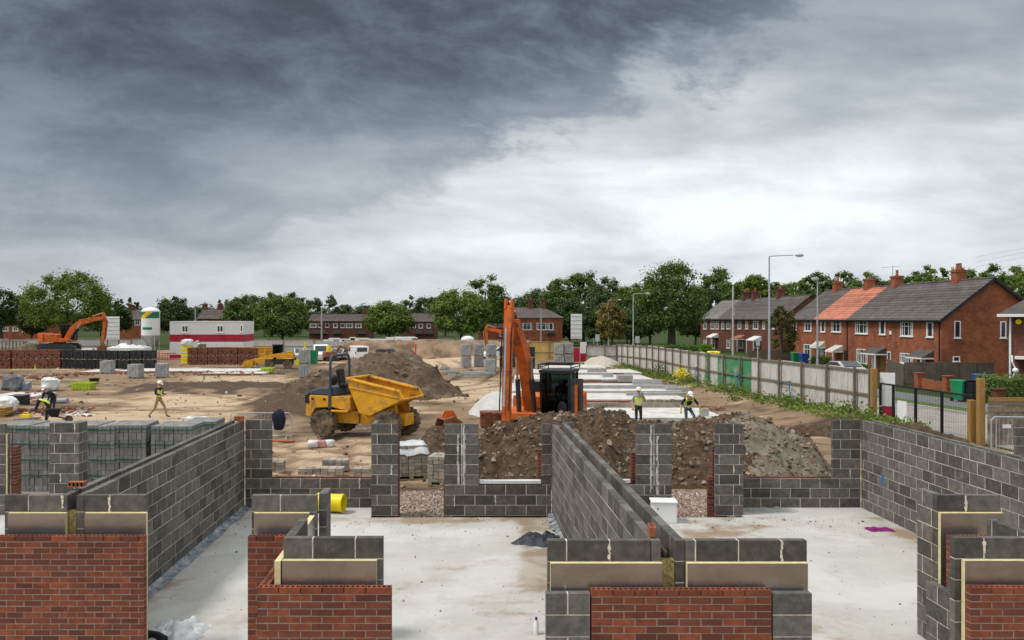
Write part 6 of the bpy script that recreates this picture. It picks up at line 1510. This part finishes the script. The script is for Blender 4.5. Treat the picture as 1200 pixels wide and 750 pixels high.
def bin_(label, loc, mk, rz=0, tilt=0, s=1.):
    t = thing('wheelie_bin', label, 'bin', loc, rz); t.scale = (s,)*3
    mb = MB(); mb.prism([(-.24,-.27,.08),(.24,-.27,.08),(.24,.27,.08),(-.24,.27,.08)], (0,0,.01)); mb.add([(-.23,-.26,.09),(.23,-.26,.09),(.23,.26,.09),(-.23,.26,.09),(-.29,-.36,.98),(.29,-.36,.98),(.29,.34,.98),(-.29,.34,.98)], [(0,1,5,4),(1,2,6,5),(2,3,7,6),(3,0,4,7),(4,5,6,7)]); mb.build('body', M[mk], t, bevel=.02)
    mb = MB(); mb.side([(-.31,.985),(.31,.985),(.29,1.05),(-.29,1.07)], -.39, .38); o = mb.build('lid', M[mk], t, bevel=.02); o.rotation_euler = (tilt,0,0)
    for sx_ in (-1, 1): mb = MB(); mb.cyl((sx_*.27,.28,.1),(sx_*.21,.28,.1),.1,n=14); mb.build('wheel', M['black'], t)
bin_('green wheelie bin standing on the pavement by the garden wall', (X(1125.5,47), 47, -.22), 'green', R(20), s=1.12)
bin_('black wheelie bin with its lid propped beside the green one', (X(1139,46.5), 46.5, -.22), 'black', R(10), R(-12), s=1.12)
bin_('blue wheelie bin standing behind the black one', (X(1151,49.5), 49.5, -.1), 'blue', R(15), s=1.15)
bin_('green wheelie bin outside the far end of the nearer terrace', (X(932,88), 88, -.45), 'green', s=1.2)
bin_('blue wheelie bin outside the far end of the nearer terrace', (X(942,86), 86, -.45), 'blue', s=1.2)
mb = MB(); mb.box(0,.05,0,5.5,-.1,1.35); clut('timber_fence', 'dark timber garden fence in front of the farther terrace', 'fence', mb, M['wood'], (X(866,96), 93, -.5), R(-75))
mb = lump(1.5,.8,.7,51); clut('plastic_sheet', 'yellow sheet draped over the garden fence by the lime shrub', 'sheet', mb, M['yelpl'], (X(836,98), 98, -.1))
# terraces across the back
def far_terrace(label, px0, px1, d, ey, ry, wins, mk='housebrick2', tile='tilebrown', chim=(), hip=False, lower=True, doors=()):
    t = thing('terraced_house', label, 'house', (0,0,0)); x0, x1 = X(px0,d), X(px1,d); ez, rz_ = H(ey,d), H(ry,d); g = -1.55; dep = 9.
    if hip:
        mb = MB(); mb.box(x0, x1, d, d+dep, g, ez-.05); mb.build('wall', M[mk], t)
        mb = MB(); e = .4; q = (rz_-ez)*1.5; mb.add([(x0-e,d-e,ez),(x1+e,d-e,ez),(x1+e,d+dep+e,ez),(x0-e,d+dep+e,ez),(x0+q*.3,d+dep/2,rz_),(x1-q,d+dep/2,rz_)], [(0,1,5,4),(2,3,4,5),(3,0,4),(1,2,5),(3,2,1,0)]); mb.build('roof', M[tile], t)
    else: shell(t, x0, x1, d, d+dep, g, ez, rz_, 'x', mk); pitched(t, [(x0-.2, x1+.2, tile)], 'x', d, d+dep, ez, rz_)
    for px, w, y0, y1 in wins: window(t, (X(px,d), d, (H(y0,d)+H(y1,d))/2), w, H(y0,d)-H(y1,d), 0, -1, 1 if w > 1 else 0)
    for px, w in doors:
        mb = MB(); mb.side([(X(px,d)-w/2,H(391,d)),(X(px,d)+w/2,H(391,d)),(X(px,d)+w*.3,H(387,d)),(X(px,d)-w*.3,H(387,d))], d-1.2, d-.01); mb.build('porch_roof', M['tiledark'], t)
    for px in chim: chimney(t, X(px,d), d+dep/2, rz_-.2, 1.3 if not hip else 1.9, .9, 1)
    return t
far_terrace('long low brown brick terrace behind the vans, left part', 362, 434, 200, 376, 368.5, [(367,1.6,379,383.5),(375,.9,379,383.5),(383.5,.9,379,383.5),(393,1.0,379,384),(401.5,.9,379,384),(409.5,1.7,379,384),(420,1.5,379,384)], doors=((374,4.5),(395.5,2.2),(424,2.2)), chim=(427,))
far_terrace('brown brick terrace glimpsed between two round trees', 470, 512, 200, 376.5, 367.5, [(484,1.4,379,384),(493,1.0,379.5,384.5),(502.5,1.0,379.5,384.5)], chim=(504,), doors=((491,2.),(503,2.2)))
far_terrace('red brick house with hipped roof and two chimneys behind the boom', 598, 659, 170, 372.5, 360.5, [(617.5,2.0,378.5,386.5),(635,2.2,378.5,386.5),(645.8,1.0,378.5,386.5)], mk='housebrick', hip=True, chim=(624,639), doors=((645,1.8),), tile='tilebrown')
far_terrace('red brick house with low porch seen under the domed tree', 560, 598, 172, 384, 380, [(590,1.6,390,394)], mk='housebrick', hip=False)
far_terrace('red brick gable house behind the white silo', 139, 166, 172, 374, 363, [(161,1.2,375,381)], mk='housebrick', tile='tilebrown', chim=(144,))
far_terrace('pair of dark roofed houses rising over the site cabin', 232, 268, 175, 373, 362, [(240,1.2,376,381)], mk='housebrick', tile='tilebrown', chim=(232.5,251))
far_terrace('red brick house glimpsed under the dark edge tree', -25, 45, 175, 376, 367, [(6,1.4,383,388),(18,1.2,383,388),(30,1.4,384,389)], mk='housebrick', tile='tilebrown')
# ---------------------------------------------------------------- lamp posts, poles, cables
def lamp(label, px, d, top, arm_px, dirn=1, group=None):
    g = -.5 if d < 105 else ground_h(X(px,d), d); hgt = H(top,d)-g; arm = arm_px*d/FPX
    t = thing('street_lamp', label, 'street lamp', (X(px,d), d, g), 0, group)
    mb = MB(); mb.cyl((0,0,0),(0,0,1.2),.13,.13,10); mb.cyl((0,0,1.2),(0,0,hgt-.05),.095,.055,10); mb.build('post', M['galv'], t, smooth=40)
    mb = MB(); mb.tube([(0,0,hgt-.06),(dirn*arm*.3,0,hgt-.01),(dirn*arm*.8,0,hgt+.03)], .035, 8); mb.build('arm', M['galv'], t, smooth=40)
    mb = MB(); xa = dirn*arm
    mb.sph((xa,0,hgt+.03), .5, 12, 0, (.75,.3,.24)); o = mb.build('lamp_head', M['galv'], t, smooth=60)
    mb = MB(); mb.sph((xa+.04*dirn,0,hgt-.05), .4, 12, 0, (.7,.28,.22)); mb.build('lens', M['whitepl'], o, smooth=60)
    return t
lamp('tall street lamp with long arm, nearest behind the hoarding', 901.5, 66, 299.5, 35)
lamp('second street lamp, standing before the tallest dark tree', 742, 118, 344, 17)
lamp('third street lamp, in front of the yellowing tree', 713, 150, 351.5, 13)
lamp('fourth street lamp, left of the yellowing tree', 696, 190, 360.5, 9, -1)
lamp('short far street lamp beside the tall white ribbed board', 691, 230, 366, 5)
lamp('slim street lamp rising before the salmon roof', 958, 76, 327, 3, -1)
def pole(name, label, px, d, top, r, m, cat):
    g = -.5 if d < 105 else ground_h(X(px,d), d); mb = MB(); h = H(top,d)-g; mb.cyl((0,0,0),(0,0,h),r,r*.75,8); mb.box(-r*.9,r*.9,-r*1.5,-r*1.1,h*.6,h*.72); return clut(name, label, cat, mb, m, (X(px,d), d, g))
M['polew'] = mat('pole_timber', (.42,.37,.31), .9, .2, 3)
pole('telegraph_pole', 'pale timber telegraph pole before the farther terrace', 859, 92, 335, .13, M['polew'], 'pole')
pole('telegraph_pole', 'pale timber pole in front of the long low terrace', 377, 150, 361, .17, M['polew'], 'pole')
pole('telegraph_pole', 'thin grey pole before the hipped roof house', 634, 150, 361, .12, M['galv'], 'pole')
pole('telegraph_pole', 'grey lamp column between the silo and the cabin roof', 229, 150, 362, .14, M['galv'], 'pole')
for px, d, top, lab in ((888, 62, 397, 'small street sign plate on a thin post behind the hoarding'), (747, 100, 394, 'small street sign plate on a post beside the second street lamp'), (700, 120, 392, 'small street sign plate near the yellowing tree')):
    g = -.5; t = thing('street_sign', lab, 'sign', (X(px,d), d, g)); h = H(top,d)-g; s = d/70
    mb = MB(); mb.cyl((0,0,0),(0,0,h),.04,n=8); mb.build('post', M['galv'], t); mb = MB(); mb.box(-.17*s,.17*s,-.07,-.05,h-.55*s,h); mb.build('plate', M['galv'], t, bevel=.01)
for i in range(3):
    mb = MB(); mb.tube([(34,60,4.36+.062*60*(1-.0*i)-.35*i+0),(40,62,9.1-.3*i),(60,70,11.5-.3*i)], .008, 5); o = mb.build('overhead_cable', M['galv']); tag(o, 'thin overhead cable crossing the sky at the right edge', 'cable', 'overhead cables at the right edge')
    o.location = (2.2, 0, .6)
# ---------------------------------------------------------------- cabins, silo, stores
d = 100; t = thing('site_cabin', 'two storey white site cabin with crimson bands', 'cabin', (X(242,d), d, -.75)); w = X(285,d)-X(199,d)
for lev in range(2):
    z0 = lev*2.36; mb = MB(); mb.box(-w/2, w/2, 0, 5.2, z0+.02, z0+2.33); mb.build('unit', M['white'], t, bevel=.03)
    zb = (z0+.05, z0+.85); mb = MB(); mb.box(-w/2-.012, w/2+.012, -.012, 5.212, *zb); mb.build('crimson_band', M['red'], t)
    mb = MB(); n = 40
    for i in range(n): mb.box(-w/2+w*i/n, -w/2+w*i/n+.03, -.03, -.013, z0+.9, z0+2.2)
    mb.build('ribbing', M['white'], t)
for px in (217, 258): window(t, (X(px,d)-X(242,d), -.03, H(385.5,d)+.75), .75, .8, 0, -1, 1, False)
for px in (283,): window(t, (X(px,d)-X(242,d), -.03, H(385,d)+.75), .3, .8, 0, -1, 0)
window(t, (w/2+.012, 3.0, H(384.5,d)+.75), .35, .8, 1, 0, 0)
mb = MB(); mb.box(X(237,d)-X(242,d)-.45, X(237,d)-X(242,d)+.45, -.04, -.0125, .9, 2.1); mb.build('door', M['wood'], t)
mb = MB(); mb.box(X(234,d)-X(242,d)-.4, X(234,d)-X(242,d)-.05, -.3, -.0, 3.9-1.6, 4.0-1.6+.1); mb.box(-w/2,w/2,-.05,5.25,4.69,4.76); mb.build('roof', M['white'], t)
d = 97; t = thing('cement_silo', 'white cement silo with green and yellow striped head', 'silo', (X(176.5,d), d, -.7)); r = X(187,d)-X(176.5,d); zz_ = lambda y: H(y,d)+.7
mb = MB(); mb.lathe([(r,zz_(393)),(r,zz_(364)),(r*.75,zz_(361.5)),(r*.2,zz_(360)),(.1,zz_(359.8))], (0,0,0), (0,0,1), 26); mb.build('tank', M['white'], t, smooth=30)
mb = MB(); mb.lathe([(.15,zz_(407)),(r*.98,zz_(393)-.01)], (0,0,0), (0,0,1), 26); mb.build('cone', M['conc3'], t, smooth=30)
G1 = mat('livery_green', (.012,.16,.075), .5); Y1 = mat('livery_yellow', (.75,.47,.01), .5)
def wrap(mi_fn, z0, z1, nm, a0, a1, n=48):
    mb = MB()
    for i in range(n):
        t0, t1 = a0+(a1-a0)*i/n, a0+(a1-a0)*(i+1)/n
        for j in range(10):
            za, zb2 = z0+(z1-z0)*j/10, z0+(z1-z0)*(j+1)/10; rr_ = r+.012
            mb.add([(rr_*math.sin(t0), -rr_*math.cos(t0), za),(rr_*math.sin(t1), -rr_*math.cos(t1), za),(rr_*math.sin(t1), -rr_*math.cos(t1), zb2),(rr_*math.sin(t0), -rr_*math.cos(t0), zb2)], [(0,1,2,3)], mi_fn((t0+t1)/2, (za+zb2)/2))
    mb.build(nm, [G1, Y1, M['white']], t, norm=False)
zA, zB = zz_(372.8), zz_(365.5)
wrap(lambda a, z: 1 if -.62 < (a*.9-(z-zA)/(zB-zA)*.85+.30) < .02 else 0, zA, zB, 'striped_band', -1.5, 1.5)
wrap(lambda a, z: 0, zz_(386.2), zz_(383.4), 'green_lettering_bar', -.62, .5, 12)
mb = MB()
for sx_ in (-1, 1):
    for sy_ in (-1, 1): mb.tube([(sx_*r*.7,sy_*r*.7,0),(sx_*r*.7,sy_*r*.7,zz_(392))], .06, 6)
    mb.tube([(sx_*r*.7,-r*.7,.2),(-sx_*r*.7,-r*.7,zz_(396))], .035, 5)
mb.build('leg', M['galv'], t)
mb = MB(); mb.box(-1.6,1.5,0,2.2,0,1.5); o = clut('storage_container', 'low white storage container beneath the far excavator bucket', 'container', mb, M['white'], (X(108,94), 94, -.55)); 
t = thing('storage_container', 'long white storage container with sheeted load on its roof', 'container', (X(146,94), 94, -.6)); mb = MB(); mb.box(-2.2,2.15,0,2.4,0,1.72); mb.build('body', M['white'], t, bevel=.02)
mb = MB(); mb.box(-2.21,2.16,-.02,-.003,0,.16); mb.build('crimson_band', M['red'], t); mb = MB(); mb.box(.3,1.7,-.035,-.003,.2,1.3); mb.build('door', M['whitepl'], t)
crumple('tarpaulin', 'white and grey sheets heaped on the container roof', 'tarpaulin', (X(146,94), 95.2, 1.11), 2.0, 1.0, .5, M['film'], 33)
t = thing('wrapped_pack', 'tall yellow wrapped pack left of the cabin brick packs', 'pack', (X(218,85.6), 85.6, -.4)); mb = MB(); mb.box(-.5,.5,0,.9,.1,1.95); mb.build('pack_body', M['yelpl'], t, bevel=.03)
mb = MB()
for i in range(5): mb.box(-.515,.515,-.015,.915,.3+.33*i,.36+.33*i)
mb.build('strap', M['bagw'], t); 
clut('bulk_bag', 'cream sheeted load on top of the yellow wrapped pack', 'bulk bag', lump(1.1,1.,.7,61), M['bagw'], (X(218,85.6), 86.0, 1.56))
clut('bulk_bag', 'cream sheeted stack between the cabin and the yellow skip', 'bulk bag', lump(2.0,1.,1.6,62,sq=.4), M['bagw'], (X(257,90), 90, -.4))
mb = MB()
for i in range(9): mb.box(-1.2+.3*i, -1.16+.3*i, 0, .03, 0, 1.0)
mb.box(-1.25,1.25,.0,.02,.95,1.02); mb.box(-1.25,1.25,.0,.02,.45,.5); clut('site_barrier', 'crimson plastic site barrier between silo and cabin', 'barrier', mb, M['red'], (X(193,92), 92, -.4))
# yellow steps at left
t = thing('plant_trailer', 'yellow and black plant trailer at the left picture edge', 'trailer', (X(12,84), 84, -.4)); mb = MB(); mb.side([(-2,.9),(1.2,.9),(1.6,1.5),(2.2,1.5),(2.2,1.25),(1.6,1.0),(1.2,.6),(-2,.6)], 0, 1.4); mb.build('frame', M['yellow'], t)
mb = MB(); mb.box(-2,1.0,.1,1.3,.92,1.45); mb.build('load', M['black'], t)
# lintels and panels above the bank
for i, (px, w, lab) in enumerate(((432, 7.5, 'white precast units stacked along the far bank top'), (398, 4.5, 'short stack of white precast units behind the white van'), (470, 3.0, 'pale sheeted stack behind the red marker post'))):
    mb = MB()
    for k in range(6): mb.cb((-w/2+w*(k+.5)/6, 0, .1+.12*(k % 3)), (w/6*.97, 1.2, .2+.24*(k % 2)))
    clut('precast_stack', lab, 'precast units', mb, M['white'], (X(px,122), 122, H(399,122)-.1))
mb = MB(); mb.sph((0,0,.3), .95, 14, 0, (1,.7,.55)); clut('rounded_cover', 'white rounded cover standing at the end of the far bank', 'cover', mb, M['white'], (X(548,118), 118, H(400.5,118)), smooth=60)
# ---------------------------------------------------------------- cars and vans
def car(label, loc, rz, col, van=False, s=1., name='parked_car', cat='car'):
    t = thing(name, label, cat, loc, rz); t.scale = (s,)*3; m = mat('car_paint', col, .25, .04, 2, spec=.6)
    if van: body = [(-2.4,.35),(2.35,.35),(2.4,.9),(2.1,1.15),(1.5,1.25),(.95,2.0),(.6,2.1),(-2.35,2.1),(-2.42,1.0)]; w = .95
    else: body = [(-2.1,.32),(2.1,.32),(2.15,.65),(1.95,.82),(1.05,.92),(.35,1.38),(-.9,1.42),(-1.65,1.02),(-2.1,.95),(-2.15,.6)]; w = .85
    mb = MB(); mb.side(body, -w, w); mb.build('body', m, t, bevel=.06, seg=2)
    g = [(1.02,1.3),(1.35,1.32),(.88,1.92),(.3,1.92),(.3,1.3)] if van else [(.92,.98),(.3,1.34),(-.85,1.37),(-1.5,1.04)]
    for sg in (-1, 1): mb = MB(); mb.side(g, sg*(w+.004), sg*(w-.02)); mb.build('window', M['glassdark'], t)
    mb = MB()
    if van: mb.prism([(1.53,-.8,1.3),(1.53,.8,1.3),(1.0,.75,1.97),(1.0,-.75,1.97)], (.03,0,.02)); mb.prism([(-2.43,-.7,1.35),(-2.43,.7,1.35),(-2.405,.7,1.9),(-2.405,-.7,1.9)], (-.012,0,0))
    else: mb.prism([(1.06,-.72,.96),(1.06,.72,.96),(.42,.66,1.37),(.42,-.66,1.37)], (.02,0,.02)); mb.prism([(-1.68,-.7,1.05),(-1.68,.7,1.05),(-.98,.64,1.42),(-.98,-.64,1.42)], (-.02,0,.02))
    mb.build('windscreen', M['glassdark'], t)
    for x_ in (-1.4, 1.38):
        for sy_ in (-1, 1):
            mb = MB(); mb.lathe([(.2,-.1),(.32,-.1),(.33,0),(.32,.1),(.2,.1)], (x_, sy_*(w-.08), .33), (0,1,0), 18); o = mb.build('wheel', M['black'], t)
            mb = MB(); mb.cyl((x_, sy_*(w+.005), .33), (x_, sy_*(w-.1), .33), .2, n=14); mb.build('rim', M['steel'], o)
    for sy_ in (-1, 1):
        xf_ = 2.36 if van else 2.1; mb = MB(); mb.sph((xf_, sy_*(w-.2), .8 if van else .66), .14, 10, 0, (.5,1.2,.8)); mb.build('headlight', M['whitepl'], t)
        mb = MB(); mb.box(-2.43 if van else -2.16, -2.36 if van else -2.08, sy_*(w-.02)-.07, sy_*(w-.02)+.03, .8 if not van else 1.0, .92 if not van else 1.4); mb.build('tail_light', mat('tail_red', (.4,.01,.01), .3), t)
    mb = MB(); mb.box(-2.44 if van else -2.175, -2.42 if van else -2.14, -.26, .26, .5, .62); mb.build('number_plate', M['yelpl'], t)
    return t
gg = lambda px, d: (X(px,d), d, ground_h(X(px,d), d))
car('white van facing us between telehandler and dumper roll bar', gg(376,107), R(-80), (.8,.8,.8), True, .93, 'parked_van', 'van')
car('white van showing its rear doors above the dark heap', gg(419,106), R(112), (.8,.8,.8), True, .9, 'parked_van', 'van')
car('silver car parked between the two white vans', gg(397,109), R(-100), (.4,.42,.44))
car('dark blue green car parked right of the white vans', gg(449,108), R(158), (.012,.028,.035))
car('pale grey car parked left of the white van', gg(352,110), R(-75), (.45,.48,.5))
car('white pickup car glimpsed behind the charcoal block packs', gg(584,98), R(205), (.7,.7,.7))
car('silver car on the street behind the hoarding', (30.3,68,-.45), R(95), (.45,.46,.47))
car('white van parked beyond the far hoarding', (X(481,140),140,-1.0), R(5), (.75,.76,.74), True, 1.1, 'parked_van', 'van')
t = thing('mini_excavator', 'rusty mini excavator standing before the vans', 'excavator', (X(388,104), 104, ground_h(X(388,104),104)), R(30))
mb = MB(); mb.box(-.8,.8,-.7,-.4,0,.45); mb.box(-.8,.8,.4,.7,0,.45); mb.build('track', M['dark'], t); mb = MB(); mb.box(-.9,.6,-.6,.6,.5,1.15); mb.build('house_body', M['rust'], t, bevel=.05)
mb = MB(); beam(mb, [(.5,.9,.25),(1.2,1.8,.3),(1.9,1.5,.25),(2.2,.7,.2)], .2); mb.build('boom', M['rust'], t); mb = MB(); mb.cyl((-.3,0,1.15),(-.3,0,1.9),.3); mb.build('beacon', M['yelpl'], t)
